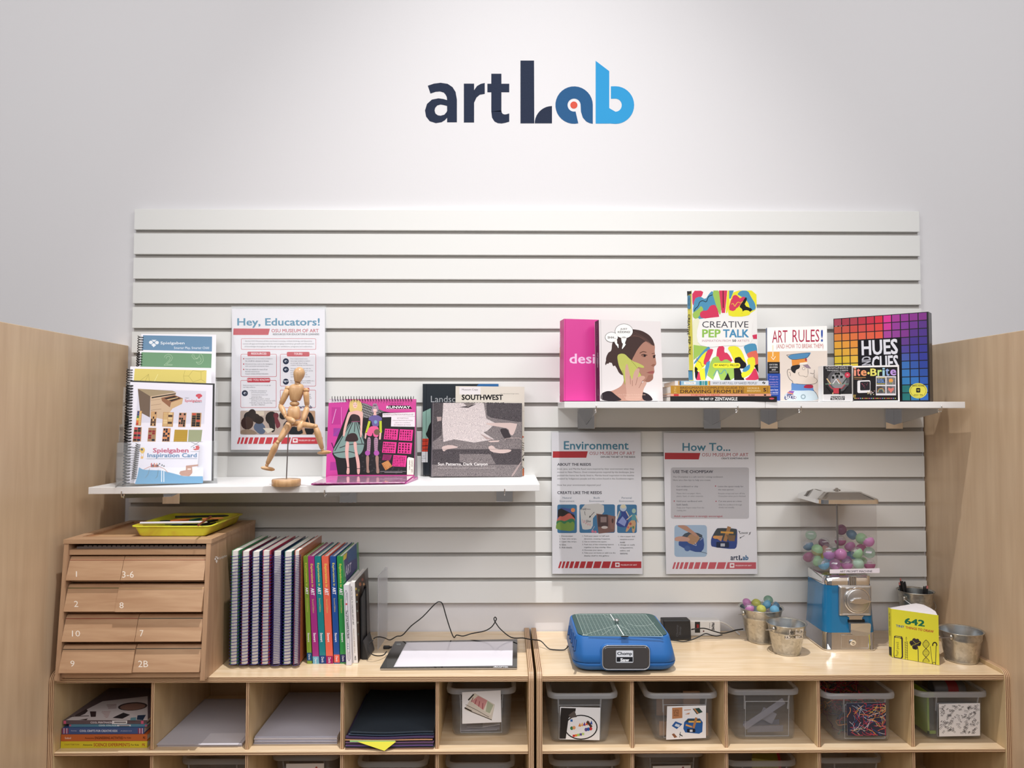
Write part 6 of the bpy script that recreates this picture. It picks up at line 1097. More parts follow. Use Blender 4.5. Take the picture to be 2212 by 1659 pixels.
a.line([(475, 566), (340, 820)], 3, '#D8D8DC'); a.poly([(1366, 825), (1400, 812), (1408, 826)], '#D8D8DC'); a.text('AGPTEK', 1402, 814, 1530, 829, '#D8D8DC', .05); b.build('pad_body', t, recalc=False)
for i, (x, y) in enumerate(((-.37, -.3), (-.07, -.3), (-.37, -.11), (-.07, -.11))): b = MB(); b.lathe((x, y, zc), [(.005, 0), (.005, .0016)], mat('rubber_foot', (.03, .03, .03), .8), 12, cap0=True, cap1=True); b.build('rubber_foot', t)
def cable(name, label, pts, r, m, oy=(780, 1270), sc=4.809, cat='cable', sm=4, grp=None):
    """pts: (x, y, Y) in crop pixels with a depth; kept on or above the counter"""
    P = []
    for x, y, Y in pts:
        q = onY(oy[0]+x/sc, oy[1]+y/sc, Y)
        if q[2] < zc+r+.0008: q = onZ(oy[0]+x/sc, oy[1]+y/sc, zc+r+.0008)
        if -.032 < q[0] < .035: q[2] = max(q[2], ZC+.011+r+.006)
        if -.40 < q[0] < -.02 and q[1] < -.062: q[2] = max(q[2], zc+.011+r)
        P.append(q)
    S_ = []
    for i in range(len(P)-1):
        p0, p1, p2, p3 = P[max(i-1, 0)], P[i], P[i+1], P[min(i+2, len(P)-1)]
        for k in range(sm): u = k/sm; S_.append(.5*((2*p1)+(-p0+p2)*u+(2*p0-5*p1+4*p2-p3)*u*u+(-p0+3*p1-3*p2+p3)*u**3))
    S_.append(P[-1])
    for q in S_:
        q[2] = max(q[2], zc+r+.0005)
    b = MB(); b.tube(S_, r, m, 8); o = b.build(name, None, base=S_[0]); return tag(o, label, cat, grp)
CB = mat('black_cable', (.012, .012, .013), .45)
cable('cable', 'thin black cable arching in peaks behind the light pad to the blue cutter', [(128, 530, -.165), (150, 515, -.162), (190, 508, -.155), (250, 522, -.12), (300, 540, -.08), (370, 540, -.075), (430, 490, -.07), (520, 395, -.06), (640, 300, -.05), (770, 165, -.045), (822, 146, -.045), (850, 178, -.045), (885, 300, -.045), (930, 440, -.05), (965, 515, -.055), (992, 526, -.06), (1060, 500, -.06), (1150, 474, -.06), (1280, 448, -.06), (1350, 410, -.06), (1388, 362, -.058), (1396, 345, -.056), (1406, 322, -.054), (1393, 303, -.054), (1380, 318, -.056), (1388, 345, -.058), (1400, 365, -.062), (1450, 430, -.07), (1560, 528, -.088), (1680, 578, -.10), (1740, 590, -.105), (1800, 598, -.11), (1870, 612, -.12), (1960, 636, -.14), (2090, 645, -.16), (2128, 632, -.17), (2152, 604, -.17)], .0016, CB)
cable('cable', 'short black lead looping from the bookend to the light pad plug', [(128, 545, -.248), (100, 560, -.25), (72, 600, -.255), (84, 660, -.26), (125, 695, -.26), (180, 706, -.25), (235, 696, -.23), (262, 676, -.215), (264, 662, -.205)], .0015, CB)
t = thing('cable_plug', onZ(838, 1404, zc), 'small black plug at the left edge of the light pad', 'plug'); p = onZ(828, 1402, zc)
b = MB(); b.obox(p+(0, -.003, .0006), (.018, 0, 0), (0, .009, 0), (0, 0, .008), MK); b.build('plug_body', t, bevel=.0015); b = MB(); b.obox(p+(.0182, -.001, .0022), (.006, 0, 0), (0, .005, 0), (0, 0, .005), MK); b.build('plug_tip', t)
# ---------------------------------------------------------------- right counter: cutter, power strip, buckets, capsule machine
t = thing('cardboard_cutter', (.235, -.225, zc), 'blue tabletop cardboard cutter with a dark green gridded top', 'cardboard cutter')
M_BLUE = mat('blue_plastic', '#2C69AE', .42, spec=.4); M_BLUE2 = mat('blue_plastic_lower', '#27609F', .45, spec=.4)
zT = .8465; cxT, cyT = .2345, -.2275
def rg2(cx, cy, hx, hy, r, z): return rrect(cx, cy, hx, hy, r, z, 6)
zs_ = onY(1320, 1433.9, -.357)[2]; cB = (.2365, -.229)
b = MB(); b.loft([rg2(*cB, .119, .108, .03, zc+.004), rg2(*cB, .126, .117, .035, zc+.0075), rg2(*cB, .1325, .1245, .038, zc+.016), rg2(*cB, .1345, .1265, .038, zs_-.001), rg2(*cB, .133, .125, .036, zs_)], M_BLUE2, True, True, True); b.build('lower_housing', t)
b = MB(); b.loft([rg2(*cB, .1335, .1255, .037, zs_+.0014), rg2(*cB, .1345, .1265, .038, zs_+.0026), rg2(cB[0]-.0005, cB[1], .131, .121, .036, zs_+.022), rg2(cxT, cyT, .1235, .1105, .03, zT-.003), rg2(cxT, cyT, .1215, .1085, .029, zT)], M_BLUE, True, True, True); b.build('upper_housing', t)
b = MB(); b.loft([rg2(*cB, .131, .123, .036, zs_-.0005), rg2(*cB, .131, .123, .036, zs_+.002)], mat('seam_shadow_gap', '#173A66', .7), False); b.build('seam_shade', t)  # dark strip standing in for the shadow in the housing seam
b = MB(); b.loft([rg2(*cB, .112, .101, .03, zc), rg2(*cB, .114, .103, .03, zc+.0045)], mat('rubber_black', (.02, .02, .022), .8), True, True, True); b.build('rubber_base', t)
M_MAT = mat('cutting_mat_green', '#31504E', .45)
b = MB(); b.loft([rg2(cxT, cyT, .1175, .1045, .026, zT+.0001), rg2(cxT, cyT, .1175, .1045, .026, zT+.0022)], M_MAT, False, True, True)
a = Art(b, Plane((0, 0, zT+.0022), (0, 0, 1)), 1, (1190, 1310), 7.628); GL = '#B9C8C2'
TL_, TR__, BR_, BL_ = (408, 124), (1560, 130), (1845, 490), (545, 472)
def gq(u, v_):
    v2 = v_*(.78+.22*v_)  # rows crowd towards the back
    A = (TL_[0]*(1-u)+TR__[0]*u, TL_[1]*(1-u)+TR__[1]*u); B = (BL_[0]*(1-u)+BR_[0]*u, BL_[1]*(1-u)+BR_[1]*u); return (A[0]*(1-v2)+B[0]*v2, A[1]*(1-v2)+B[1]*v2)
for i in range(21): a.line([gq(i/20, 0), gq(i/20, 1)], 5 if i in (0, 20) else 3, GL, i == 0)
for j in range(17): a.line([gq(0, j/16), gq(1, j/16)], 4 if j in (0, 16) else 2.4, GL, False)
a.line([(980, 130), (1045, 228)], 14, '#D8DCDC'); a.line([(1092, 300), (1200, 472)], 14, '#D8DCDC', False)
for p_, q_ in (((1080, 315), (840, 470)), ((1075, 315), (1020, 475)), ((1070, 310), (600, 450)), ((1050, 240), (860, 135)), ((1110, 300), (1300, 400))): a.line([p_, q_], 3, GL, False)
a.arc(1480, 240, 240, 80, 20, 175, 3, GL, 14, False); a.poly([(520, 466), (600, 466), (603, 477), (520, 476)], '#C9D4D0'); a.line([(620, 490), (1850, 496)], 4, '#8FA8A0'); a.rect(1155, 490, 1278, 508, '#0C1010')
b.build('cutting_mat', t, recalc=False)
b = MB(); kp = onZ(1190+1085/7.628, 1310+285/7.628, zT+.002); b.lathe(kp, [(.0045, 0), (.0045, .006), (.0065, .0062), (.0065, .0105), (.0045, .013), (0, .0135)], M_STEEL, 24); b.build('cutting_knob', t)
# front window drawer with its plate
fp = leanplane((.24, -.3585, zs_), 0, 11); fp = Plane((.24, cB[1]-.1265-.0005, zs_+.001), (0, -1, .13))
def rrp(x0, y0, x1, y1, r, n=5):
    P = []
    for cx, cy, a_ in ((x1-r, y0+r, -90), (x1-r, y1-r, 0), (x0+r, y1-r, 90), (x0+r, y0+r, 180)):
        P += [(cx+r*math.cos(R(a_+k*90/n)), cy+r*math.sin(R(a_+k*90/n))) for k in range(n+1)]
    return P
def cp(P, off=0): return [fp.at(1190+x/7.628, 1310+y/7.628)+fp.n*off for x, y in P]
b = MB(); b.loft([cp(rrp(810, 612, 1648, 1060, 120), -.004), cp(rrp(830, 625, 1630, 1045, 110), .0018), cp(rrp(845, 640, 1614, 1024, 95), .0010)], M_BLUE, True, True, True); b.build('window_recess', t)
b = MB(); b.loft([cp(rrp(842, 636, 1618, 1030, 90), .0012), cp(rrp(848, 642, 1612, 1024, 85), .0075), cp(rrp(880, 670, 1580, 1000, 60), .0085)], mat('smoked_window', (.055, .05, .05), .1, coat=.6), True, False, True); b.build('front_window', t)
b = MB(); P0 = cp(rrp(845, 638, 1615, 1028, 88), .0078); b.tube(P0, .0012, mat('clear_rim', (.55, .56, .6), .12, .6), 6, True); b.build('window_rim', t)
b = MB(); ap = Plane(fp.o+fp.n*.0088, fp.n); a = Art(b, ap, 1, (1190, 1310), 7.628)
a.rr(1072, 722, 1358, 930, 18, '#AEB2BA'); a.rr(1084, 732, 1348, 918, 12, '#D9DCE4'); a.poly([(1084, 838)]+[(1084+k*11, 838-(10 if k % 2 else 0)) for k in range(1, 24)]+[(1348, 838), (1348, 912), (1084, 912)], '#1A1C22')
a.text('Chomp', 1092, 748, 1336, 818, '#1E2632', .05); a.text('Saw', 1144, 852, 1290, 908, '#E8EAF0', .07); b.build('name_plate', t, recalc=False)
for k in range(5):
    p0, p1 = (1190+(312+k*24)/7.628, 1310+(320+k*57)/7.628), (1190+(292+k*24)/7.628, 1310+(470+k*66)/7.628)
    A_, B_ = onX(*p0, cB[0]-.1285), onX(*p1, cB[0]-.1335); b = MB(); b.tube([A_, B_], .0032, mat('vent_slot_shade', '#1B4376', .7), 6); b.build('vent_slot', t)  # raised dark rods; the shade of the side grooves is their colour
# charger block and power strip
t = thing('power_strip', (.5, -.03, zc), 'white power strip with a red switch lying against the wall behind the black charger', 'power strip')
MW = mat('white_plastic', (.72, .70, .68), .4)
b = MB(); p = onZ(1416, 1374, zc); q = onZ(1551, 1374, zc); ztp = zc+.047
b.box(onY(1416, 1350, -.012)[0], onY(1551, 1350, -.012)[0], -.040, -.0045, zc, ztp, MW); a = Art(b, Plane((0, -.040, 0), (0, -1, 0)), 1, (1190, 1280), 4.916)
b.build('strip_body', t, bevel=.004, recalc=False)
b = MB(); sp = lambda x, y: onY(1190+x/4.916, 1280+y/4.916, -.0402)
A_, B_ = sp(1530, 425), sp(1583, 310); b.box(A_[0], B_[0], -.0415, -.0402, max(A_[2], zc+.002), B_[2], mat('switch_black', (.02, .02, .02), .4)); A_, B_ = sp(1545, 385), sp(1570, 335); b.box(A_[0], B_[0], -.0435, -.0416, A_[2], B_[2], mat('switch_red', (.25, .015, .02), .35)); b.build('switch', t, bevel=.0006)
b = MB(); a = Art(b, Plane((0, -.0404, 0), (0, -1, 0)), 1, (1190, 1280), 4.916); a.text('PRIME', 1708, 320, 1736, 402, '#2A2A2C', .05, dir='d'); a.text('SURGE', 1682, 322, 1692, 380, '#6A6A6C', dir='d'); a.ell(1622, 410, 8, 8, '#5A2A28', n=10); b.build('printed_mark', t, recalc=False)
t = thing('charger_block', (.44, -.06, zc), 'black square charger block plugged in beside the power strip', 'charger')
A_ = onZ(1436, 1380, zc); pl = leanplane((A_[0], -.084, zc), 4, 2); b = MB(); q = [pl.at(*p) for p in ((1436.5, 1380), (1494, 1380), (1491.5, 1339.5), (1432.5, 1340))]
for i in (0, 1): q[i][2] = zc+.0008
b.hexa([p-pl.n*.034+np.array([0, 0, .0016]) for p in q], [p+np.array([0, 0, .0004]) for p in q], MK); b.build('block_body', t, bevel=.003); b = MB(); a = Art(b, pl, 2, (1190, 1280), 4.916); a.text('Chomp', 1330, 342, 1358, 470, '#4A4A4E', .04, dir='u'); a.text('Shop', 1362, 362, 1388, 450, '#4A4A4E', .04, dir='u'); b.build('printed_mark', t, recalc=False)
OY2 = (1190, 1280)
cable('cable', 'black cable running from the charger block to behind the larger bucket', [(1494, 392, -.075), (1520, 388, -.085), (1590, 380, -.08), (1650, 384, -.075), (1730, 410, -.07), (1820, 432, -.066), (1900, 418, -.06), (1960, 400, -.05), (2040, 388, -.042)], .0018, CB, OY2, 4.916)
cable('cable', 'black cable lying on the counter in front of the power strip', [(1262, 502, -.09), (1330, 512, -.10), (1410, 520, -.10), (1500, 500, -.095), (1570, 470, -.09), (1640, 436, -.085), (1700, 452, -.085), (1760, 462, -.082), (1820, 448, -.078)], .0017, CB, OY2, 4.916)
cable('cable', 'white cord leaving the right end of the power strip', [(1787, 312, -.022), (1822, 316, -.02), (1880, 345, -.018), (1930, 380, -.016), (1975, 420, -.015), (2000, 442, -.02)], .0028, MW, OY2, 4.916)
# galvanised buckets
M_GAL = tex('galvanised_zinc', 'voronoi', '#A8A49C', '#C9C6BE', (1, 1, 1), lo=.0, hi=1., rough=.30, metal=.9, nscale=140, bump=.03)
M_GALI = mat('bucket_inside_zinc', (.55, .58, .60), .25, .95)
def bucket(cx, cy, rt, rb, h, label, ang=200, handle_side=-1, z=zc, band=.72):
    t = thing('bucket', (cx, cy, z), label, 'bucket', 'small galvanised buckets')
    b = MB(); P = [(rb*.98, 0), (rb*1.03, .0015), (rb, .004)]; rr = lambda k: rb+(rt-rb)*k
    P += [(rr(.3), h*.3), (rr(band-.03), h*(band-.03)), (rr(band)+.0012, h*band), (rr(band+.03), h*(band+.03)), (rr(.96), h*.965)]
    b.lathe((cx, cy, z), P, M_GAL, 48); b.lathe((cx, cy, z), [(rb*.96, .004), (rr(.96)-.0009, h*.965)], M_GALI, 48, cap0=True); b.build('bucket_wall', t)
    b = MB(); b.lathe((cx, cy, z), [(rr(.965)-.001, h*.965), (rr(1), h*.978), (rt+.002, h*.993), (rt+.0035, h*.99), (rt+.003, h*.975), (rr(.965), h*.962)], M_GAL, 48); b.build('rolled_rim', t)
    u = np.array([math.cos(R(ang)), math.sin(R(ang)), 0]); w_ = np.array([-u[1], u[0], 0]); c = np.array([cx, cy, z+h*.86])
    for s in (-1, 1):
        b = MB(); b.ball(c+u*s*(rr(.86)+.0045), (.005, .005, .007), M_GAL, 12, 8); b.build('handle_lug', t)
    b = MB(); q = []; R0 = rr(.86)+.008                 # the wire hangs down along one side
    for k in range(25): f = math.pi*k/24; q.append(c+u*math.cos(f)*R0+w_*math.sin(f)*(R0*.93)+np.array([0, 0, -math.sin(f)*h*.22]))
    b.tube(q, .0012, M_STEEL, 6); b.build('wire_handle', t); return t
def bk(xl, xr, yrf, yrb, xb0, xb1, ybf, cy):
    """size of a bucket from its measured rim and base"""
    yc = (yrf+yrb)/2; L_, R_ = onY(xl, yc, cy), onY(xr, yc, cy); A, B = onY(xb0, ybf-8, cy), onY(xb1, ybf-8, cy)
    return (L_[0]+R_[0])/2, (R_[0]-L_[0])/2-.003, (B[0]-A[0])/2, L_[2]-zc+.004
x, rt, rb, h = bk(1597, 1690.4, 1324, 1302, 1612, 1670, 1396, -.083); B1 = (x, -.083, rt, rb, h)
bucket(x, -.083, rt, rb, h, 'larger galvanised bucket filled with pastel capsules', 20)
x, rt, rb, h = bk(1656.6, 1740.2, 1357.6, 1335.7, 1671, 1727, 1420.5, -.190); B2 = (x, -.190, rt, rb, h)
t = bucket(x, -.190, rt, rb, h, 'empty galvanised bucket with a typed label, left of the capsule machine', 32)
def wraplabel(t, B, px0, px1, y0, y1, s_, bbox, nm='stuck_label'):
    """paper strip glued round the bucket wall"""
    cx, cy, rt, rb, h = B; b = MB(); m = ink('#D9D2CA'); k = ink('#2A2A2E')
    def onB(x, y):
        d = ray(x, y); lo, hi = .5, 3.
        for r_ in range(400):
            s0 = 1.7+r_*.002; P = C+d*s0; rr = rb+(rt-rb)*(P[2]-zc)/h+.0012
            if (P[0]-cx)**2+(P[1]-cy)**2 < rr*rr: return P
        return None
    N = 8
    for i in range(N):
        xa, xb = px0+(px1-px0)*i/N, px0+(px1-px0)*(i+1)/N; q = [onB(xa, y1-(xa-px0)*.06), onB(xb, y1-(xb-px0)*.06), onB(xb, y0-(xb-px0)*.06), onB(xa, y0-(xa-px0)*.06)]
        if all(v is not None for v in q): b.poly(q, m)
    v, f = glyphs(s_, .01); pts = []
    ok = True
    for u, w_ in v:
        x = bbox[0]+(bbox[2]-bbox[0])*u; y = bbox[3]+(bbox[1]-bbox[3])*w_-(x-px0)*.06; P = onB(x, y)
        if P is None: P = pts[-1] if pts else np.zeros(3)
        pts.append(P+norm(C-P)*.0006)
    b.add(pts, f, k); b.build(nm, t, recalc=False)
wraplabel(t, B2, 1705, 1735.5, 1360, 1371, 'ART PROM', (1706, 1363.5, 1735, 1369.5)); wraplabel(t, B2, 1693.5, 1734, 1372, 1382, 'MACHINE TOK', (1695, 1374.5, 1733.5, 1380.5))
x, rt, rb, h = bk(2033, 2127, 1374.4, 1351, 2051.6, 2114, 1438.5, -.258); x -= .006; rt -= .003; B3 = (x, -.258, rt, rb, h)
bucket(x, -.258, rt, rb, h, 'empty galvanised bucket right of the yellow book by the wooden side wall', 35, band=.74)
x4, rt4, h4 = onY(1977.5, 1274, -.062)[0], .0485, onY(1977, 1274, -.062)[2]-zc; B4 = (x4, -.062, rt4, .035, h4)
bucket(x4, -.062, rt4, .035, h4, 'galvanised bucket of black pens in the corner behind the yellow book', 205)
PEN_L = ['tallest pink ended black pen at the left of the corner bucket', 'pink ended black pen leaning at the left rim of the corner bucket', 'black pen beside the tallest one in the corner bucket', 'thick black pen slanting right in the left cluster of the corner bucket', 'short black pen at the foot of the left cluster in the corner bucket', 'leftmost black pen of the right cluster in the corner bucket', 'middle black pen of the right cluster in the corner bucket', 'pink ended black pen at the right of the corner bucket']
MP = mat('pen_black', (.02, .02, .022), .4); MPK = mat('pen_pink_end', '#C87C78', .5)
for i, (xa, ya, xb, yb, r, tip) in enumerate([(985, 55, 1010, 105, .0042, 1), (972, 108, 1000, 180, .0042, 1), (1012, 92, 1040, 190, .0042, 0), (1040, 98, 1095, 215, .0055, 0), (1018, 110, 1062, 205, .004, 0), (1292, 158, 1275, 225, .0042, 0), (1318, 155, 1300, 232, .0042, 0), (1335, 152, 1332, 235, .0048, 1)]):
    f = lambda x, y: (1780+x/5.978, 1240+y/5.978); yy = (-.044, -.063, -.056, -.070, -.079, -.060, -.072, -.086)[i]; T_ = onY(*f(xa, ya), yy); M_ = onY(*f(xb, yb), yy); d = norm(M_-T_)
    cb = np.array([x4+(T_[0]-x4)*.45, -.062+(T_[1]+.062)*.62, zc+.006]); d = norm(cb-T_); L_ = np.linalg.norm(cb-T_); r *= .62
    t = thing('pen', cb, PEN_L[i], 'pen', 'pens in the corner bucket')
    b = MB(); b.tube([cb, cb-d*(L_-.008)], r, MP, 10); b.build('barrel', t); b = MB(); b.tube([cb-d*(L_-.0082), cb-d*L_], [r*.95, r*.8], MPK if tip else MP, 10); b.build('end_cap', t)
# capsules
CAPC = {'pink': '#E0A0D4', 'lilac': '#C896D0', 'rose': '#CC80AC', 'blue': '#8CC8E4', 'green': '#BEE4BE', 'yellow': '#DEDE7C', 'steel': '#7CA4C0', 'mint': '#D2ECDC', 'plum': '#A06C90', 'peach': '#E4B4AC', 'sage': '#98BEA8'}
M_CAPC = acrylic('capsule_clear', .10, (.9, .9, .92), .05); SLIP = ink('#E8E4EC')
def capsule(P, r, col, rx, rz, label, grp, clear=True):
    t = thing('capsule', P, label, 'capsule', grp); m = acrylic('capsule_'+col, .72, lin(CAPC[col]), .08)
    q = np.array(Matrix.Rotation(R(rz), 3, 'Z') @ Matrix.Rotation(R(rx), 3, 'X'))
    b = MB(); b.ball(P, r, m, 20, 8, q, (0, .5)); b.ball(P, r*.94, m, 20, 8, q, (.0, .5)); b.build('coloured_half', t)
    b = MB(); b.ball(P, r*.985, M_CAPC, 20, 8, q, (.5, 1)); b.build('clear_half', t)
    b = MB(); c = np.array(P); s = r*.48; A = [c+q@np.array(v)*s for v in ((-1, -.45, -.1), (1, -.45, -.2), (1, .5, -.9), (-1, .5, -.8))]; b.hexa([p-q@np.array([0, 0, r*.05]) for p in A], A, SLIP); b.build('paper_slip', t); return t
BC = [(340, 330, 88, 'pink', 60, 30, .02), (375, 440, 100, 'pink', 140, 10, -.02), (530, 340, 92, 'yellow', 20, 0, .01), (745, 345, 105, 'blue', 115, 20, .0), (830, 275, 78, 'sage', 30, 0, .03), (985, 375, 98, 'steel', 100, 40, .012), (648, 472, 108, 'yellow', 15, 0, -.028), (935, 485, 104, 'blue', 20, 0, -.024)]
nm = {'pink': 'pink', 'yellow': 'yellow', 'blue': 'sky blue', 'sage': 'sage green', 'steel': 'steel blue'}
plc = ['back left', 'front left', 'back, left of centre', 'centre with its slip showing', 'rearmost', 'back right', 'front centre', 'front right']
BCP = [onY(1580+q[0]/10.055, 1270+q[1]/10.055, -.083+q[6]) for q in BC]
for k in range(7): a_ = k*60; rr = .0245 if k else 0; BCP.append(np.array([B1[0]+rr*math.cos(R(a_)), B1[1]+rr*math.sin(R(a_)), zc+B1[4]-.040+(.004 if k == 0 else 0)]))
rC = .0138
for it in range(400):
    mv = 0
    for i in range(len(BCP)):
        for j in range(i+1, len(BCP)):
            d = BCP[j]-BCP[i]; L_ = np.linalg.norm(d)
            if L_ < 2*rC+.0003: e = (2*rC+.0003-L_)/2; d = norm(d); BCP[i] = BCP[i]-d*e; BCP[j] = BCP[j]+d*e; mv += e
        P = BCP[i]; wr = B1[3]+(B1[2]-B1[3])*min(max((P[2]-zc)/B1[4], 0), 1)-rC-.0025; rho = P[:2]-np.array(B1[:2]); L_ = np.linalg.norm(rho)
        if L_ > wr and P[2] < zc+B1[4]+.012: P[:2] -= rho/L_*(L_-wr)
        P[2] = max(P[2], zc+rC+.004)
    if mv < 1e-6: break
for i, (x, y, r, c, rx, rz, dy) in enumerate(BC):
    P = BCP[i]; capsule(P, rC, c, rx, rz, '%s plastic capsule in the larger bucket, %s' % (nm[c], plc[i]), 'capsules in the larger bucket')
for k in range(7):                                   # the layer that carries them, seen between the upper ones
    capsule(BCP[len(BC)+k], rC, ['green', 'pink', 'blue'][k % 3], 20, 0, 'pastel %s capsule low inside the larger bucket beneath the top layer, %s' % (['green', 'pink', 'blue'][k % 3], ['at the centre', 'on the right', 'at back right', 'at back left', 'on the left', 'at front left', 'at front right'][k]), 'lower capsules in the larger bucket')
# capsule machine
mx0, mx1, my0, my1 = .8255, .9715, -.178, -.034
t = thing('capsule_machine', ((mx0+mx1)/2, -.1, zc), 'blue and chrome capsule vending machine with a clear bin of pastel capsules', 'vending machine')
mcx, mcy, mhx, mhy = (mx0+mx1)/2, (my0+my1)/2, (mx1-mx0)/2, (my1-my0)/2
def mz(y, Y=-.18): return onY(1845, y, Y)[2]
z1b, z2b, z3b, z4b, z5b = mz(1367), mz(1266), mz(1245), mz(1239, -.2), mz(1087, -.2)
M_TEAL = mat('machine_blue_enamel', '#1A70A2', .22, coat=.8, spec=.5)
def mr(ex, z, r=.02, cx=0, cy=0): return rrect(mcx+cx, mcy+cy, mhx+ex, mhy+ex, r, z, 6)
b = MB(); b.loft([mr(.001, zc), mr(.003, zc+.002), mr(.001, zc+.005), mr(-.0005, z1b)], M_CHROME, True, True, True); b.build('chrome_base', t)
b = MB(); b.loft([mr(.0005, z1b+.0003), mr(-.0015, z1b+.03), mr(-.005, z2b)], M_TEAL, True, True, True); b.build('blue_body', t)
b = MB(); b.loft([mr(-.0055, z2b+.0003), mr(-.005, z3b-.002), mr(-.010, z3b)], M_CHROME, True, True, True); b.build('chrome_collar', t)
for k in range(4): b = MB(); x = onY(1836+k*4.4, 1255, my0)[0]; b.tube([(x, my0+.003, z2b-.001), (x, my0+.003, z3b-.002)], .0028, M_CHROME, 8); b.build('collar_rib', t)
fpl = Plane((0, my0+.002, z1b+.04), (0, -1, .02))
def mq(x, y, off=0): return fpl.at(1720+x/8.295, 1220+y/8.295)+fpl.n*off
M_CAST = mat('cast_metal_plate', (.50, .48, .47), .3, .85, bump=.3, bscale=900)
b = MB(); b.loft([[mq(*p, -.004) for p in rrp(750, 366, 1330, 905, 18)], [mq(*p, .006) for p in rrp(755, 370, 1325, 900, 22)], [mq(*p, .0085) for p in rrp(778, 392, 1304, 880, 22)], [mq(*p, .0075) for p in rrp(800, 412, 1284, 862, 22)]], M_CAST, False, True, True); b.build('coin_plate', t)
dc = mq(1065, 622, .0078); b = MB(); n_ = fpl.n; k_ = .00126/8.295*2.1/2.05*1.02/1.0; r0 = 232*k_
b.lathe(dc, [(r0, 0), (r0, .003), (r0*.95, .0045), (r0*.90, .0036), (0, .0036)], M_CHROME, 40, ax=n_); b.build('dial_ring', t)
b = MB(); b.lathe(dc+n_*.0038, [(r0*.86, 0), (r0*.86, .0035), (r0*.8, .0045), (0, .0045)], M_CAST, 40, ax=n_, cap0=True); b.build('dial_disc', t)
b = MB(); lo = [mq(*p, .0125) for p in ((905, 622), (960, 570), (1100, 556), (1290, 612), (1290, 640), (1110, 690), (975, 678), (915, 655))]; hi = [mq(*p, .024) for p in ((925, 622), (975, 585), (1100, 572), (1270, 618), (1270, 632), (1105, 672), (985, 662), (930, 640))]
b.loft([lo, hi], M_CHROME, False, True, True); b.build('turn_knob', t, bevel=.0012)
b = MB(); lo = [mq(*p, .004) for p in ((870, 420), (940, 400), (1175, 400), (1180, 430), (935, 432), (905, 462))]; hi = [mq(*p, .013) for p in ((880, 425), (940, 408), (1168, 408), (1172, 424), (935, 425), (905, 450))]; b.loft([lo, hi], M_CHROME, False, True, True); b.build('coin_slot', t)
b = MB(); b.loft([[mq(*p, -.002) for p in ((885, 900), (1195, 900), (1165, 935), (1165, 975), (925, 975), (925, 935))], [mq(*p, .007) for p in ((890, 902), (1190, 902), (1160, 935), (1160, 972), (930, 972), (930, 935))]], M_CHROME, False, True, True); b.build('chute_neck', t)
b = MB(); b.loft([[mq(*p, -.002) for p in rrp(915, 968, 1225, 1040, 14)], [mq(*p, .0046) for p in rrp(925, 974, 1215, 1032, 14)]], mat('chute_shade', (.01, .01, .01), .5), False, True, True); b.build('chute_shade', t)  # solid near-black block painted as the shade inside the chute mouth
b = MB(); Pd = [(925, 1025), (1270, 1020), (1283, 1045), (1284, 1200), (1240, 1245), (1020, 1250), (965, 1225), (935, 1140)]; b.loft([[mq(*p, .003) for p in Pd], [mq(p[0], p[1], .014 if p[1] > 1100 else .018) for p in Pd]], M_CAST, False, True, True); b.build('chute_flap', t, bevel=.001)
b = MB(); bp = Plane((0, my0-.0005, zc), (0, -1, 0)); Q_ = lambda x, y, o=0: bp.at(1720+x/8.295, 1220+y/8.295)+np.array([0, -o, 0]); lk = Q_(1010, 1385, .0)
b.lathe(lk, [(.0088, 0), (.0088, .004), (.0075, .0052), (.0055, .0046), (0, .0046)], M_CHROME, 28, ax=(0, -1, 0)); b.obox(lk+(-.003, -.0052, -.0006), (.006, 0, 0), (0, .0008, 0), (0, 0, .0014), MK); b.build('lock', t)
b = MB(); b.tube([Q_(*p, .0004) for p in ((805, 1255), (1295, 1255), (1295, 1492), (805, 1492))], .0007, M_STEEL, 6, True); b.build('lock_door_frame', t)
# clear bin, lid, rod
M_CAN = acrylic('machine_canister', .03, (.8, .78, .8), .03, (.95, .945, .95)); ce = .010
b = MB(); b.loft([mr(-.012, z3b+.0002, .016), mr(ce-.004, z4b+.0005, .02), mr(ce, z4b+.008, .022), mr(ce, z5b-.002, .022)], M_CAN, True, False, False); b.build('clear_bin', t)
b = MB(); zl_ = z5b-.004
b.loft([mr(ce+.003, zl_, .024), mr(ce+.006, zl_+.001, .026), mr(ce+.0055, zl_+.012, .026), mr(ce+.003, zl_+.014, .024), mr(-.018, zl_+.030, .02), mr(-.024, zl_+.031, .02)], M_CHROME, False, True, True); b.build('chrome_lid', t)
b = MB(); b.lathe((mcx, mcy, zl_+.0312), [(.011, 0), (.010, .002), (.005, .003), (.004, .006), (0, .0065)], M_CHROME, 20); b.build('lid_lock', t)
b = MB(); b.tube([(mcx, mcy, z3b+.0005), (mcx, mcy, zl_-.001)], .0028, mat('steel_rod', (.35, .36, .38), .3, 1.), 10); b.build('centre_rod', t)
st = Plane((0, mcy-mhy-ce-.0006, 0), (0, -1, 0)); b = MB(); a = Art(b, st, 1, (1700, 1040), 7.539); a.poly([(697, 1432), (1510, 1412), (1508, 1490), (697, 1500)], '#E4DCE6'); a.text('ART PROMPT MACHINE', 862, 1450, 1388, 1484, '#34303C', .02, sl=-.01); b.build('stuck_label', t, recalc=False)
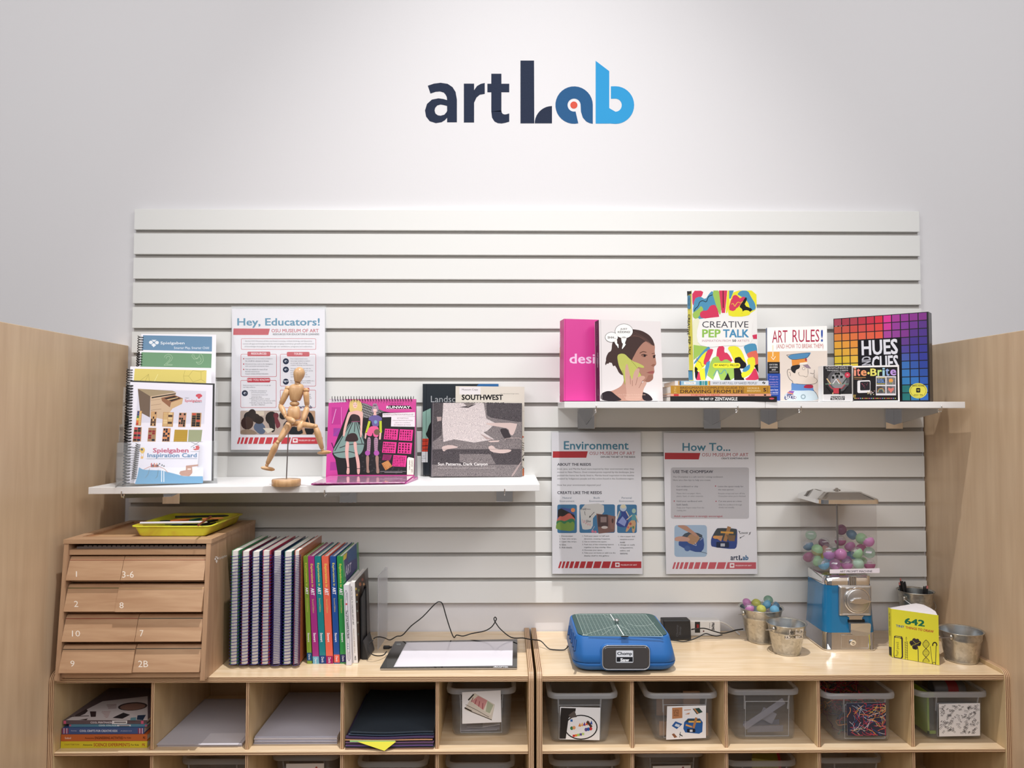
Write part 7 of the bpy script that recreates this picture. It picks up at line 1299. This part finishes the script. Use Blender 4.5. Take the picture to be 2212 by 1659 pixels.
# capsules in the machine: front ones sit against the near pane
yN, yM, yB = mcy-mhy+.012, mcy, mcy+mhy-.014
MC = [(985, 985, 'plum', 'B', 40), (1140, 1035, 'steel', 'B', 50), (1240, 1110, 'green', 'M', 30), (1410, 1130, 'pink', 'N', 130), (1452, 1275, 'rose', 'M', 20), (1130, 1275, 'green', 'N', 30), (1325, 1275, 'mint', 'N', 150), (915, 1325, 'pink', 'N', 60), (800, 1195, 'pink', 'M', 20), (660, 1290, 'lilac', 'N', 150), (655, 1140, 'peach', 'M', 160), (575, 1085, 'plum', 'B', 120), (510, 1240, 'green', 'M', 30), (430, 1200, 'yellow', 'B', 30),
      (345, 1170, 'steel', 'B', 140), (590, 1405, 'blue', 'N', 60), (460, 1375, 'green', 'M', 40), (380, 1335, 'rose', 'B', 20), (310, 1015, 'mint', 'B', 160), (785, 1430, 'pink', 'N', 140), (1075, 1430, 'pink', 'N', 120), (1230, 1425, 'mint', 'N', 60), (1420, 1425, 'rose', 'N', 110), (1000, 1240, 'yellow', 'B', 20), (925, 1150, 'sage', 'B', 130), (1060, 1155, 'rose', 'B', 110), (1215, 1200, 'steel', 'B', 20), (300, 1290, 'yellow', 'B', 60), (700, 1400, 'blue', 'M', 20), (1340, 1400, 'green', 'M', 30), (960, 1420, 'lilac', 'M', 30), (1100, 1330, 'pink', 'B', 30)]
wd = {'N': 'against the near pane', 'M': 'in the middle of the heap', 'B': 'at the back of the heap'}
cen_ = []
for i, (x, y, c, dpt, rx) in enumerate(MC):
    Y = {'N': yN+.0055, 'M': yM-.01, 'B': yB-.004}[dpt]; P = onY(1700+x/7.539, 1040+y/7.539, Y); P[0] = min(max(P[0], mcx-mhx+.0085), mcx+mhx-.0085); P[2] = max(P[2], z4b+.018)
    cen_.append([P, x, y, c, dpt, rx])
r_c = .0160
for it in range(300):                                # settle them so that no two interpenetrate
    mv = 0
    for i in range(len(cen_)):
        for j in range(i+1, len(cen_)):
            d = cen_[j][0]-cen_[i][0]; L_ = np.linalg.norm(d)
            if L_ < 2*r_c+.0003: e = (2*r_c+.0003-L_)/2; d = norm(d); d[1] *= 2; d = norm(d); cen_[i][0] -= d*e; cen_[j][0] += d*e; mv += e
        P = cen_[i][0]; rho = np.array([P[0]-mcx, P[1]-mcy]); L_ = np.linalg.norm(rho)
        if L_ < r_c+.0032: P[:2] += (rho/(L_+1e-9))*(r_c+.0034-L_)
        lim = mhx+ce-r_c-.0015; P[0] = min(max(P[0], mcx-lim), mcx+lim); P[1] = min(max(P[1], mcy-lim), mcy+lim); P[2] = max(P[2], z4b+.0185)
    if mv < 1e-5: break
used_l = {}
for P, x, y, c, dpt, rx in cen_:
    side = 'left' if x < 700 else ('right' if x > 1150 else 'centre'); lv = 'high' if y < 1150 else ('low' if y > 1330 else 'midway')
    lb_ = '%s plastic capsule in the vending machine, %s %s, %s' % ({'steel': 'steel blue', 'sage': 'sage green', 'mint': 'pale mint'}.get(c, c), lv, side, wd[dpt])
    if lb_ in used_l: lb_ = lb_.replace('vending machine, ', 'vending machine, further %s, ' % ('left' if x < used_l[lb_] else 'right'), 1).replace('plastic ', '').replace('in the middle of the heap', 'mid heap')
    used_l[lb_] = x
    capsule(P, r_c, c, rx+(0, 60, 95)[int(x) % 3], (x*7) % 90-45, lb_, 'capsules in the vending machine')
# yellow book standing fanned open
f6 = lambda x, y: (1780+x/5.978, 1240+y/5.978)
A0 = onZ(*f6(880, 1075), zc); B0 = onZ(*f6(1490, 1180), zc); S0 = onZ(*f6(840, 1050), zc); rt6 = norm(B0-A0); pl6 = Plane(A0, np.cross(rt6, (0, 0, 1)))
if pl6.n[1] > 0: pl6 = Plane(A0, -pl6.n)
h6 = pl6.at(*f6(870, 462))[2]; h6b = pl6.at(*f6(1470, 525))[2]; hh = (h6+h6b)/2
t = thing('book', (A0+B0)/2, 'small yellow softcover with doodles, standing fanned open right of the capsule machine', 'book')
b = MB(); MY = mat('cover_yellow', '#DCD63A', .4, coat=.2); up_ = np.array([0, 0, hh-zc]); S0[2] = zc
A0[2] += .0006; B0[2] += .0006; S0[2] += .0006
b.hexa([A0-pl6.n*.0006, B0-pl6.n*.0006, B0, A0], [p+up_ for p in (A0-pl6.n*.0006, B0-pl6.n*.0006, B0, A0)], MY); sn = norm(np.cross(A0-S0, (0, 0, 1))); sn = sn if sn[1] < 0 else -sn
b.hexa([S0, A0, A0-pl6.n*.0006, S0-sn*.0006], [p+up_ for p in (S0, A0, A0-pl6.n*.0006, S0-sn*.0006)], MY)
a = Art(b, pl6, 1, (1780, 1240), 5.978); K = '#3A3238'
a.text('642', 0, 0, 0, 0, '#1C6A4C', .06, q=[(1040, 563), (1303, 598), (1300, 682), (1040, 645)]); a.text('TINY', 0, 0, 0, 0, '#2458A0', .05, q=[(928, 652), (1038, 668), (1036, 698), (930, 684)]); a.text('THINGS TO DRAW', 0, 0, 0, 0, '#B04034', .05, q=[(1052, 672), (1418, 728), (1414, 762), (1052, 702)])
a.poly([(905, 800), (925, 795), (1005, 805), (1018, 830), (1022, 1075), (1005, 1092), (905, 1080), (898, 1050)], K); a.poly([(912, 828), (920, 820), (985, 830), (998, 842), (1004, 1060), (990, 1085), (915, 1072), (908, 1045)], '#DCD63A'); a.poly([(925, 800), (1000, 812), (985, 826), (918, 818)], '#A8A448'); a.line([(915, 815), (990, 828), (1005, 812)], 4, K); a.text('Pearl pencil', 0, 0, 0, 0, K, .0, q=[(925, 1060), (930, 880), (975, 880), (972, 1060)])
a.line([(1045, 870), (1047, 1100)], 4, K); a.line([(1078, 872), (1080, 1105)], 4, K, False); a.line([(1062, 868), (1062, 850)], 4, K, False); a.poly([(1062, 808), (1072, 835), (1062, 855), (1053, 835)], K); a.poly([(1062, 822), (1068, 836), (1062, 848), (1057, 836)], '#DCD63A')
for k in range(10): a.line([(1046, 885+k*22), (1079, 875+k*22)], 6, K, k == 0)
for x, y in ((1165, 855), (1205, 862), (1130, 885), (1140, 905), (1225, 905), (1230, 890), (1165, 945), (1185, 950)): a.ell(x, y, 26, 27, K, False, 14)
a.sm = 1; a.ell(1182, 905, 40, 34, K); a.line([(1192, 905), (1215, 960), (1218, 1128)], 9, K); a.line([(1150, 862), (1190, 905), (1235, 880)], 3, '#DCD63A'); a.line([(1130, 925), (1190, 905)], 3, '#DCD63A', False)
xs = [(1275+42+math.sin(k*.42)*42, 850+k*15) for k in range(20)]; ys_ = [(1275+42-math.sin(k*.42)*42, 850+k*15) for k in range(20)]
a.line(xs, 6, K); a.line(ys_, 6, K, False)
for k in range(1, 20): a.line([xs[k], ys_[k]], 3, K, False)
a.line([(1372, 935), (1400, 1165)], 6, K); a.line([(1448, 930), (1440, 1170)], 8, K, False); a.arc(1430, 915, 26, 32, 160, 380, 14, K); a.arc(1420, 1160, 20, 20, 150, 390, 6, K)
a2 = Art(b, Plane(S0, sn), 1, (1780, 1240), 5.978); a2.text('642 TINY THINGS TO DRAW', 0, 0, 0, 0, '#3A3A34', .03, q=[(852, 505), (858, 800), (842, 790), (838, 498)]); a2.poly([(838, 935), (872, 945), (875, 1064), (842, 1040)], '#2A2A2C'); b.build('cover', t, recalc=False)
zt6 = zc+up_[2]-.001; top6 = [onZ(*f6(x, y), zt6) for x, y in ((830, 432), (1190, 375), (1290, 395), (1380, 440), (1440, 480), (1468, 505))]
# leaves: several fanned signatures sharing the spine
M_LEAF = mat('paper_leaves', '#EFEAEE', .8)
ends = top6[1:]; b = MB(); sp6 = S0+np.array([0, 0, .001])
E_ = [np.array([e[0], e[1], zc+.0015]) for e in ends]; E_[-1] = A0+(B0-A0)*.985-pl6.n*.0012+np.array([0, 0, .0015])
for k in range(len(E_)-1):
    for j in range(5):
        u0 = j/5; p0 = E_[k]*(1-u0)+E_[k+1]*u0; u1 = u0+.13; p1 = E_[k]*(1-u1)+E_[k+1]*u1
        s0 = S0*(1-.8*(k+u0)/(len(E_)))+(A0-pl6.n*.0015)*(.8*(k+u0)/len(E_)); s0 = s0.copy(); s0[2] = zc+.0015; tz = np.array([0, 0, up_[2]-.003+.0])
        b.poly([s0, p0, p0+tz, s0+tz], M_LEAF); b.poly([s0, p1, p1+tz, s0+tz], M_LEAF); b.poly([p0, p1, p1+tz, p0+tz], M_LEAF); b.poly([s0+tz, p0+tz, p1+tz], M_LEAF)
b.build('page_block', t, recalc=False)
# ---------------------------------------------------------------- contents of the left cabinet
Z1 = ZM+.0002; YB = onZ(220, 1616, ZM)[1]
def zq(y, Y=None): return onY(220, y, YB if Y is None else Y)[2]
lv = [Z1, zq(1601), zq(1586.4), zq(1572.4), zq(1565.2), zq(1556.4)]
G5 = 'children craft books lying in the first cubby'
D5 = [(131, 318, 1602, 1616.4, '#D4C42C', 'yellow science experiments book at the bottom of the cubby stack'), (131.5, 318, 1586.6, 1601, '#C0622E', 'orange engineering activities book second from the bottom of the cubby stack'), (135, 311, 1571, 1586.2, '#3C5488', 'blue crafts book with striped ends in the middle of the cubby stack'), (149, 317.6, 1565, 1571, '#54849C', 'teal collage book second from the top of the cubby stack'), (137, 317, 1556.5, 1564.4, '#5A4C54', 'printmaking book with a pictured white cover on top of the cubby stack')]
o9 = (90, 1440)
for k, (x0, x1, ya, yb, c, lab) in enumerate(D5):
    T = flat_book(lab, x0, x1, ya, yb, YB+(0, 0, .002, .006, .004)[k], 0, (.235, .235, .21, .2, .22)[k], lv[k], lv[k+1]-.0003, c, None); a = T[3].frame(*o9, 4.706)
    if k == 0: a.text('CHATTERTON', 232, 785, 382, 801, '#8A6A2A', .02); a.text('Awesome', 420, 787, 514, 803, '#2A221E', .03); a.text('SCIENCE EXPERIMENTS', 528, 778, 896, 810, '#A8382A', .03); a.text('For Kids', 908, 786, 988, 804, '#2A221E', .02); a.text('rc', 1022, 782, 1050, 808, '#A8482A', .05)
    if k == 1: a.text('Sobol', 236, 716, 298, 736, '#F0DCCC', .02); a.text('Awesome', 440, 718, 530, 734, '#3A1E14', .02); a.text('ENGINEERING ACTIVITIES', 540, 712, 826, 738, '#3A1E14', .03); a.text('For Kids', 834, 716, 908, 732, '#3A1E14', .02); a.text('rc', 1030, 712, 1054, 736, '#2A1A14', .05)
    if k == 2:
        for x, cc in ((205, '#8A3A58'), (222, '#C8A8B8'), (234, '#8A3A58'), (250, '#C8A8B8'), (262, '#8A3A58'), (978, '#8A3A58'), (992, '#C8A8B8'), (1004, '#8A3A58'), (1018, '#C8A8B8')): a.rect(x, 626, x+11, 681, cc, up=False)
        a.text('Kenney', 300, 646, 356, 660, '#C8CCDC'); a.text('COOL CRAFTS FOR CREATIVE KIDS', 386, 642, 770, 664, '#DCE0EC', .03); a.text('ABDO', 800, 648, 916, 660, '#A8B0C8')
    if k == 3: a.text('COOL COLLAGE', 580, 590, 760, 606, '#DCE8EC', .04); a.rect(765, 590, 906, 606, '#DCD8DC'); a.line([(790, 603), (890, 603)], 9, '#6A6468'); a.rect(280, 590, 300, 606, '#C85A78'); a.rect(1050, 590, 1072, 606, '#C85A78')
    if k == 4:
        a.text('COOL PRINTMAKING', 496, 558, 735, 578, '#D8D0D8', .04); a.poly([(716, 550), (870, 548), (868, 582), (714, 584)], '#DCD8DA'); a.line([(740, 566), (855, 566)], 12, '#6A6468'); a.rect(222, 550, 248, 582, '#C85A78'); a.rect(1010, 550, 1036, 582, '#C85A78')
        b = T[1]; tp = Plane((0, 0, lv[5]-.0003), (0, 0, 1)); a = Art(b, tp, 1, o9, 4.706)
        a.poly([(244, 545), (620, 352), (1078, 300), (1078, 545)], '#CFC8CC'); a.poly([(330, 500), (455, 430), (470, 450), (440, 480), (380, 505)], '#3A3034'); a.poly([(490, 455), (555, 455), (550, 510), (500, 512)], '#3A2C30'); a.ell(925, 405, 150, 42, '#3A2E30', rot=-4); a.ell(925, 408, 130, 34, '#8A6A60', rot=-4); a.poly([(720, 520), (830, 468), (900, 490), (820, 530)], '#2E2A30'); a.poly([(975, 495), (1060, 490), (1030, 545), (965, 540)], '#2A3A54'); a.line([(290, 508), (480, 500)], 7, '#4A3C40')
        a.poly([(380, 540), (470, 528), (455, 545)], '#3A3034'); a.poly([(905, 520), (960, 515), (960, 548), (900, 548)], '#6C98A8')
        for k2 in range(5): a.line([(610+k2*10, 462+k2*14), (700-k2*6, 455+k2*14)], 5, '#B08888', k2 == 0)
        for k2 in range(4): a.line([(660+k2*6, 390+k2*12), (760, 384+k2*12)], 5, '#8A7074', False)
    fin(T)
def pile(name, label, x0, x1, yb, yt, backx, dep, cols, cat='paper', kind=None, side=None, jit=.002):
    A = onZ(x0, yb, ZM); B = onZ(x1, yb, ZM); Y = (A[1]+B[1])/2; xa, xb = A[0], B[0]; zt = onY((x0+x1)/2, yt, Y)[2]; return xa, xb, Y, zt
# white papers, second cubby
P_W = mat('white_paper', '#C9C7D2', .75); P_W2 = mat('white_paper_edge', '#BDBBC8', .8)
xa, xb, Y, zt = pile('', '', 340.5, 523, 1612.5, 1606.5, 0, 0, 0)
t = thing('paper_stack', ((xa+xb)/2, Y+.14, Z1), 'thin stack of white paper in the second cubby', 'paper stack')
b = MB(); b.box(xa, xb, Y, Y+.30, Z1, zt-.0008, P_W2); b.build('lower_sheets', t); b = MB(); b.hexa([(xa-.001, Y-.005, zt-.0006), (xb, Y-.005, zt-.0006), (xb, Y+.29, zt-.0006), (xa+.006, Y+.29, zt-.0006)], [(xa-.001, Y-.005, zt), (xb, Y-.005, zt), (xb, Y+.29, zt), (xa+.006, Y+.29, zt)], P_W); b.build('top_sheet', t)
t = thing('paper_sheet', (xb-.06, Y, zt+.0002), 'small bright white sheet lying on the thin white paper stack', 'paper'); b = MB(); b.box(xb-.105, xb-.008, Y-.008, Y+.06, zt+.0002, zt+.0009, mat('bright_paper', '#DCDAE4', .7)); o = b.build('sheet', t)
xa, xb, Y, zt = pile('', '', 547, 727.5, 1608.5, 1592, 0, 0, 0)
t = thing('paper_stack', ((xa+xb)/2, Y+.14, Z1), 'thick stack of large white paper in the third cubby', 'paper stack')
b = MB(); N = 7
for k in range(N): z0, z1 = Z1+(zt-Z1)*k/N, Z1+(zt-Z1)*(k+1)/N-.0003; d = .0025*math.sin(k*2.3); b.box(xa+abs(d), xb, Y+d+.003, Y+.305+d, z0, z1, P_W if k % 2 else P_W2)
b.build('sheets', t)
# construction papers, fourth cubby: warped sheets piled up
CP = [('#8E6A5A', 'tan', 745, 936), ('#2A2A34', 'black', 746, 937), ('#8A6CB4', 'violet', 746, 935), ('#3A3038', 'dark brown', 747, 936), ('#6C4C6C', 'plum', 746, 936.5), ('#1E1E26', 'black', 748, 935), ('#C8946C', 'tan edged', 745, 934), ('#4A3A5C', 'purple', 746, 936.8), ('#3E4C60', 'slate blue', 752, 936.5), ('#2C3540', 'dark slate', 756, 936)]
z = Z1
for k, (c, nmc, x0, x1) in enumerate(CP):
    A = onZ(x0, 1619.5-k*.5, ZM); B = onZ(x1, 1619.5-k*.5, ZM); Y = A[1]+.001*(k % 3); th = (.0024, .0022, .0034, .002, .0038, .002, .0016, .0075, .0045, .0035)[k]
    amp = .0012 if k < 7 else .003; m = mat('construction_'+c.strip('#'), c, .85); nx = 14; b = MB(); xs_ = [A[0]+(B[0]-A[0])*i/nx for i in range(nx+1)]
    zb_ = [z+.0002+amp*(.5+.5*math.cos(2*math.pi*(i/nx)+.6)) for i in range(nx+1)]; tt = th*.55
    rows = []
    for (yy, zo) in ((Y, 0), (Y, tt), (Y+.29, tt), (Y+.29, 0)): rows.append([(x, yy, zz_+zo) for x, zz_ in zip(xs_, zb_)])
    b.loft(rows+[rows[0]], m, False, False, False, closed=False)
    for i in (0, nx): b.poly([r[i] for r in rows[:4]], m)
    t = b.build('paper_sheet', None, base=((A[0]+B[0])/2, Y+.14, z)); tag(t, '%s construction paper, %s in the pile of the fourth cubby' % (nmc, ['lowest', 'second from the bottom', 'third from the bottom', 'fourth from the bottom', 'fifth from the bottom', 'sixth from the bottom', 'fourth from the top', 'third from the top', 'second from the top', 'topmost'][k]), 'paper', 'construction papers in the fourth cubby')
    z += amp+tt+.0004
zp = z
M_YP = mat('construction_yellow', '#D8D042', .85); M_GP = mat('construction_green', '#9CD088', .85)
pf_ = lambda x, y, Y: onY(520+x/3.352, 1440+y/3.352, Y)
Ye = onZ(840, 1619, ZM)[1]
b = MB(); q = [pf_(845, 544, Ye-.0015), pf_(1125, 543, Ye-.0015), pf_(1040, 610, -.3712)]; b.add([*q, *[p+np.array([0, .0006, 0]) for p in q]], [[0, 1, 2], [5, 4, 3], [0, 3, 4, 1], [1, 4, 5, 2], [2, 5, 3, 0]], M_YP); tag(b.build('paper_sheet', None, base=q[0]), 'folded corner of yellow paper hanging over the shelf edge of the fourth cubby', 'paper')
b = MB(); q = [pf_(790, 534, Ye-.0007), pf_(1120, 536, Ye-.0007), pf_(1115, 545, Ye-.0007), pf_(985, 556, Ye-.0007), pf_(960, 548, Ye-.0007), pf_(790, 546, Ye-.0007)]; n6 = 6; b.add([*q, *[p+np.array([0, .0005, 0]) for p in q]], [list(range(6)), list(range(6, 12))[::-1]]+[[i, (i+1) % 6, 6+(i+1) % 6, 6+i] for i in range(6)], M_GP); tag(b.build('paper_sheet', None, base=q[0]), 'light green paper edge just above the folded yellow corner in the fourth cubby', 'paper')
# ---------------------------------------------------------------- things inside the bins
def inbin(k): return BIN[k][2]
# leaflets in l5
cx, cy, yf, hx, zr, dep = inbin('l5')
for i, (dx, w_, dd, zz, an, c, lab) in enumerate([(-.008, .10, .07, .008, 4, '#BDB6BE', 'white leaflet lying flat at the bottom of the leftmost carded bin'), (.004, .09, .075, .014, -10, '#A8A2AC', 'pale grey leaflet slanted inside the leftmost carded bin'), (.026, .05, .06, .020, 22, '#D9D5DC', 'bright white folded leaflet at the right of the leftmost carded bin')]):
    b = MB(); o = np.array([cx+dx, yf+.02, ZB+zz]); rt = np.array([math.cos(R(an)), 0, math.sin(R(an))*.35])*w_; dp = np.array([0, dd, .004]); b.obox(o-rt/2, rt, dp, (0, 0, .0012), mat('leaflet_'+c.strip('#'), c, .6)); tag(b.build('leaflet', None, base=o), lab, 'leaflet', None)
# cardboard in r2
cx, cy, yf, hx, zr, dep = inbin('r2'); MC_ = mat('brown_cardboard', '#A98464', .85)
for i, (dx, w_, h_, y_, lab) in enumerate([(.052, .030, .058, .020, 'tan cardboard offcut standing at the right inside the cardboard pieces bin'), (-.046, .030, .036, .022, 'low tan cardboard offcut at the left inside the cardboard pieces bin'), (.0, .085, .045, .15, 'wide cardboard offcut at the back of the cardboard pieces bin'), (.044, .045, .085, .10, 'tall cardboard offcut behind the right one in the cardboard pieces bin')]):
    dx = max(min(dx, hx-w_/2-.008), -hx+w_/2+.008); b = MB(); b.box(cx+dx-w_/2, cx+dx+w_/2, yf+y_, yf+y_+.004, ZB+.0075, ZB+.0075+h_, MC_); tag(b.build('cardboard_piece', None, base=(cx+dx, yf+y_, ZB)), lab, 'cardboard')
# loose grey card in r3
cx, cy, yf, hx, zr, dep = inbin('r3')
for i, (x0, z0, x1, z1, w_, yy, c, lab) in enumerate([(-.055, .030, .050, .098, .016, .012, '#7E7C86', 'long pale card strip slanting up across the unlabelled bin'), (-.045, .021, .050, .023, .016, .020, '#6E6C76', 'crumpled card strip along the floor of the unlabelled bin'), (-.050, .030, .045, .034, .014, .034, '#66646E', 'grey card strip above the crumpled one in the unlabelled bin'), (-.005, .062, .03, .044, .03, .028, '#84828C', 'folded card scrap in the middle of the unlabelled bin')]):
    A = np.array([cx+x0, yf+yy, ZB+z0]); B = np.array([cx+x1, yf+yy, ZB+z1]); L_ = B-A; up2 = norm(np.array([-L_[2], 0, L_[0]]))*w_; b = MB(); b.obox(A-up2/2, L_, np.array([0, .0012, 0]), up2, mat('card_'+c.strip('#'), c, .8)); tag(b.build('card_strip', None, base=A), lab, 'card strip')
# tangled yarn in r4
cx, cy, yf, hx, zr, dep = inbin('r4'); random.seed(12); b = MB(); cols = [mat('yarn_'+c, '#'+c, .9) for c in ('A83044', 'C85060', '2E5078', 'D8985C', '6A3A5C', '8A2C3C', '3C7068')]
for i in range(70):
    p = np.array([cx+random.uniform(-hx+.02, hx-.02), random.uniform(yf+.02, yf+dep-.04), ZB+random.uniform(.014, .085)]); v_ = norm(np.array([random.gauss(0, 1), random.gauss(0, 1), random.gauss(0, .5)])); P = [p.copy()]
    for k in range(16):
        v_ = norm(v_+np.array([random.gauss(0, .5), random.gauss(0, .5), random.gauss(0, .35)])); p = p+v_*.012
        p[0] = min(max(p[0], cx-hx+.018), cx+hx-.018); p[1] = min(max(p[1], yf+.018), yf+dep-.03); p[2] = min(max(p[2], ZB+.011), ZB+.10); P.append(p.copy())
    b.tube(P, .0011, cols[i % 7], 5)
o = b.build('tangled_yarn', None, base=(cx, cy, ZB+.008)); tag(o, 'tangle of coloured yarn filling the clear bin in the fourth right cubby', 'yarn', kind='stuff')
# cans and clips in r5
cx, cy, yf, hx, zr, dep = inbin('r5')
def can(x, y, z, r, L_, m, name, label, cat, band=None):
    t = thing(name, (x, y, z-r), label, cat); b = MB(); b.lathe((x-L_/2, y, z), [(r*.8, 0), (r, .003), (r, L_-.003), (r*.8, L_)], m, 24, ax=(1, 0, 0), cap0=True, cap1=True); b.build('can_body', t); return t
zt_b = zr-.004
t = can(cx+.018, yf+.075, zr-.020, .021, .086, mat('grey_can', (.10, .10, .11), .4), 'spray_can', 'dark grey can lying in the far right bin', 'can')
b = MB(); x0 = cx+.010; b.lathe((x0, yf+.075, zr-.020), [(.0216, 0), (.0216, .028)], mat('dark_red_label', '#7A1E28', .4), 24, ax=(1, 0, 0)); b.build('red_label', t)
b = MB(); pl_ = Plane((0, yf+.0535, 0), (0, -1, .25)); a = Art(b, pl_, 2); X0 = 2058; a.rect(2059, 1477, 2078, 1497, '#D8D4D6'); 
for k in range(7): a.line([(2063+k*1.9, 1480), (2063+k*1.9, 1496)], 1.0 if k % 2 else .6, '#2A2A2E', k == 0)
b.build('barcode_sticker', t, recalc=False)
t = thing('green_box', (cx-hx+.022, yf+.06, ZB+.008), 'lime green framed box standing at the left in the far right bin', 'box'); b = MB(); g = mat('lime_green', '#8AA83C', .5); gx = cx-hx+.010
zt_g = min(zr-.012, ZB+.125)
b.box(gx, gx+.005, yf+.022, yf+.10, ZB+.0085, zt_g, g); b.box(gx, gx+.020, yf+.022, yf+.026, zt_g-.012, zt_g, g); b.box(gx, gx+.022, yf+.022, yf+.026, ZB+.0085, ZB+.016, g); b.box(gx+.0052, gx+.020, yf+.027, yf+.10, ZB+.010, zt_g-.002, mat('grey_box_core', (.07, .075, .07), .6)); b.build('box_body', t)
# yellow and red packet in the lower bin
kk = [k for k in BIN if 'yellow and red' in k or k.startswith('clear bin in the lower cubby holding')][0]; cx, cy, yf, hx, zr, dep = BIN[kk][2]
t = thing('snack_packet', (cx+.03, yf+.1, zr-.05), 'olive yellow packet with red edges in the lower clear bin', 'packet'); f7 = lambda x, y: (1660+x/4.007, 1440+y/4.007)
XR7 = cx+hx-.018; XL7 = cx-.02; A = np.array([XL7, yf+.04, zr-.012]); B = np.array([XR7-.012, yf+.04, zr-.020]); D = np.array([XR7, yf+.115, zr+.006]); E_ = np.array([XL7+.03, yf+.115, zr+.006])
b = MB(); b.hexa([A-(0, 0, .06), B-(0, 0, .06), B, A], [E_+(0, .02, -.06), D+(0, .02, -.06), D, E_], mat('packet_olive', '#8A8438', .4)); b.build('packet_body', t)
b = MB(); b.hexa([B+(.0003, 0, -.06), B+(.008, 0, -.06), B+(.008, 0, 0), B+(.0003, 0, 0)], [D+(.0003, .02, -.06), D+(.008, .02, -.06), D+(.008, 0, 0), D+(.0003, 0, 0)], mat('packet_red', '#A83038', .4)); b.build('red_edge', t)
# ---------------------------------------------------------------- yellow tray with pens on the drawer chest
ZTc = DZ1+.0003; ot = (270, 1090); kt = 7.135
FT = lambda x, y, z: onZ(ot[0]+x/kt, ot[1]+y/kt, z)
c0, c1 = FT(205, 488, ZTc), FT(1230, 492, ZTc); yfT = (c0[1]+c1[1])/2; hyT = onY(ot[0]+700/kt, ot[1]+338/kt, yfT-.008)[2]; c2, c3 = FT(1800, 132, hyT), FT(740, 127, hyT); r0_, r1_ = FT(65, 332, hyT), FT(1300, 340, hyT)
ybT = min((c2[1]+c3[1])/2, -.012); 
t = thing('tray', ((c0[0]+c1[0])/2, (yfT+ybT)/2, ZTc), 'stained yellow plastic tray of pens on the drawer chest', 'tray')
M_TR = tex('stained_yellow_plastic', 'noise', '#C9A83C', '#DADB3C', (1, 1, 1), 3, .8, .38, .56, .35, nscale=9)
x0, x1 = c0[0], c1[0]; X0, X1 = r0_[0], r1_[0]; Yf2 = r0_[1]
cxT2, hxT = (x0+x1)/2, (x1-x0)/2; cX, hX = (X0+X1)/2, (X1-X0)/2-.006; cyB, hyB = (yfT+ybT-.012)/2, (ybT-.012-yfT)/2; cyR, hyR = (Yf2+ybT)/2, (ybT-Yf2)/2-.006
b = MB(); rr = rrect
b.loft([rr(cxT2, cyB, hxT-.004, hyB-.004, .01, ZTc), rr(cxT2, cyB, hxT, hyB, .012, ZTc+.003), rr(cX, cyR, hX, hyR, .014, hyT-.001), rr(cX, cyR, hX+.001, hyR+.001, .015, hyT), rr(cX, cyR, hX+.006, hyR+.006, .02, hyT), rr(cX, cyR, hX+.006, hyR+.006, .02, hyT-.003), rr(cX, cyR, hX+.005, hyR+.005, .02, hyT-.0032), rr(cX, cyR, hX+.005, hyR+.005, .02, hyT-.001)], M_TR, True, True, False)
b.loft([rr(cX, cyR, hX-.0015, hyR-.0015, .013, hyT-.0004), rr(cxT2, cyB, hxT-.002, hyB-.002, .011, ZTc+.004)], M_TR, True, False, True); b.build('tray_body', t)
PN = [((775, 190), (1600, 170), .0030, '#15171A', 'long black marker across the back of the yellow tray'), ((235, 285), (1270, 270), .0034, '#D8D2DC', 'long white pencil lying along the front of the yellow tray'), ((1130, 318), (1335, 178), .0028, '#7A3C28', 'brown pencil leaning diagonally at the right of the yellow tray'), ((700, 255), (1010, 225), .0032, '#D8783C', 'orange crayon in the middle of the yellow tray'), ((760, 235), (1000, 262), .0030, '#C86A34', 'darker orange crayon under the bright orange one'), ((1000, 250), (1200, 212), .0034, '#1E5A44', 'dark green crayon right of the orange crayons'), ((540, 262), (720, 250), .0034, '#17191C', 'short black crayon left of the orange crayons'), ((1280, 262), (1440, 235), .0034, '#15171A', 'short black crayon at the right of the yellow tray'), ((620, 292), (880, 300), .0030, '#2E4A7C', 'navy blue crayon beside the white pencil'), ((1190, 222), (1520, 208), .0028, '#C87A40', 'tan pencil behind the brown one in the yellow tray')]
lvz = [hyT+.001, hyT+.004, hyT+.0105, hyT-.002, hyT-.011, hyT-.003, hyT-.004, hyT-.006, hyT-.006, hyT+.004]
for i, (p, q, r, c, lab) in enumerate(PN):
    A, B = FT(*p, lvz[i]), FT(*q, lvz[i])
    d = norm(B-A); t = thing('marker' if i == 0 else ('pencil' if i in (1, 2, 9) else 'crayon'), (A+B)/2-(0, 0, r), lab, 'pencil' if i in (1, 2, 9) else ('marker' if i == 0 else 'crayon')); m = mat('pen_'+c.strip('#'), c, .45)
    b = MB(); b.tube([A, B-d*.012], r, m, 10); b.build('barrel', t); b = MB(); b.tube([B-d*.0118, B-d*.004, B], [r*.92, r*.7, r*.25], m if i != 1 else mat('white_tip', '#E8E4EC', .5), 10); b.build('tip', t)
for i in range(8):                                   # more dark crayons carrying the ones on top
    x = cxT2-hxT*.7+i*hxT*.2; b = MB(); y0 = cyB-hyB*.5; r = .0038; b.tube([(x, y0, ZTc+.0082), (x+.02, y0+hyB*.95, ZTc+.0082)], r, mat('dark_crayon', (.02, .02, .025), .5), 8); tag(b.build('crayon', None, base=(x, y0, ZTc+.004)), 'dark crayon on the floor of the yellow tray, %s from the left' % ['first', 'second', 'third', 'fourth', 'fifth', 'sixth', 'seventh', 'eighth'][i], 'crayon', 'dark crayons on the tray floor')
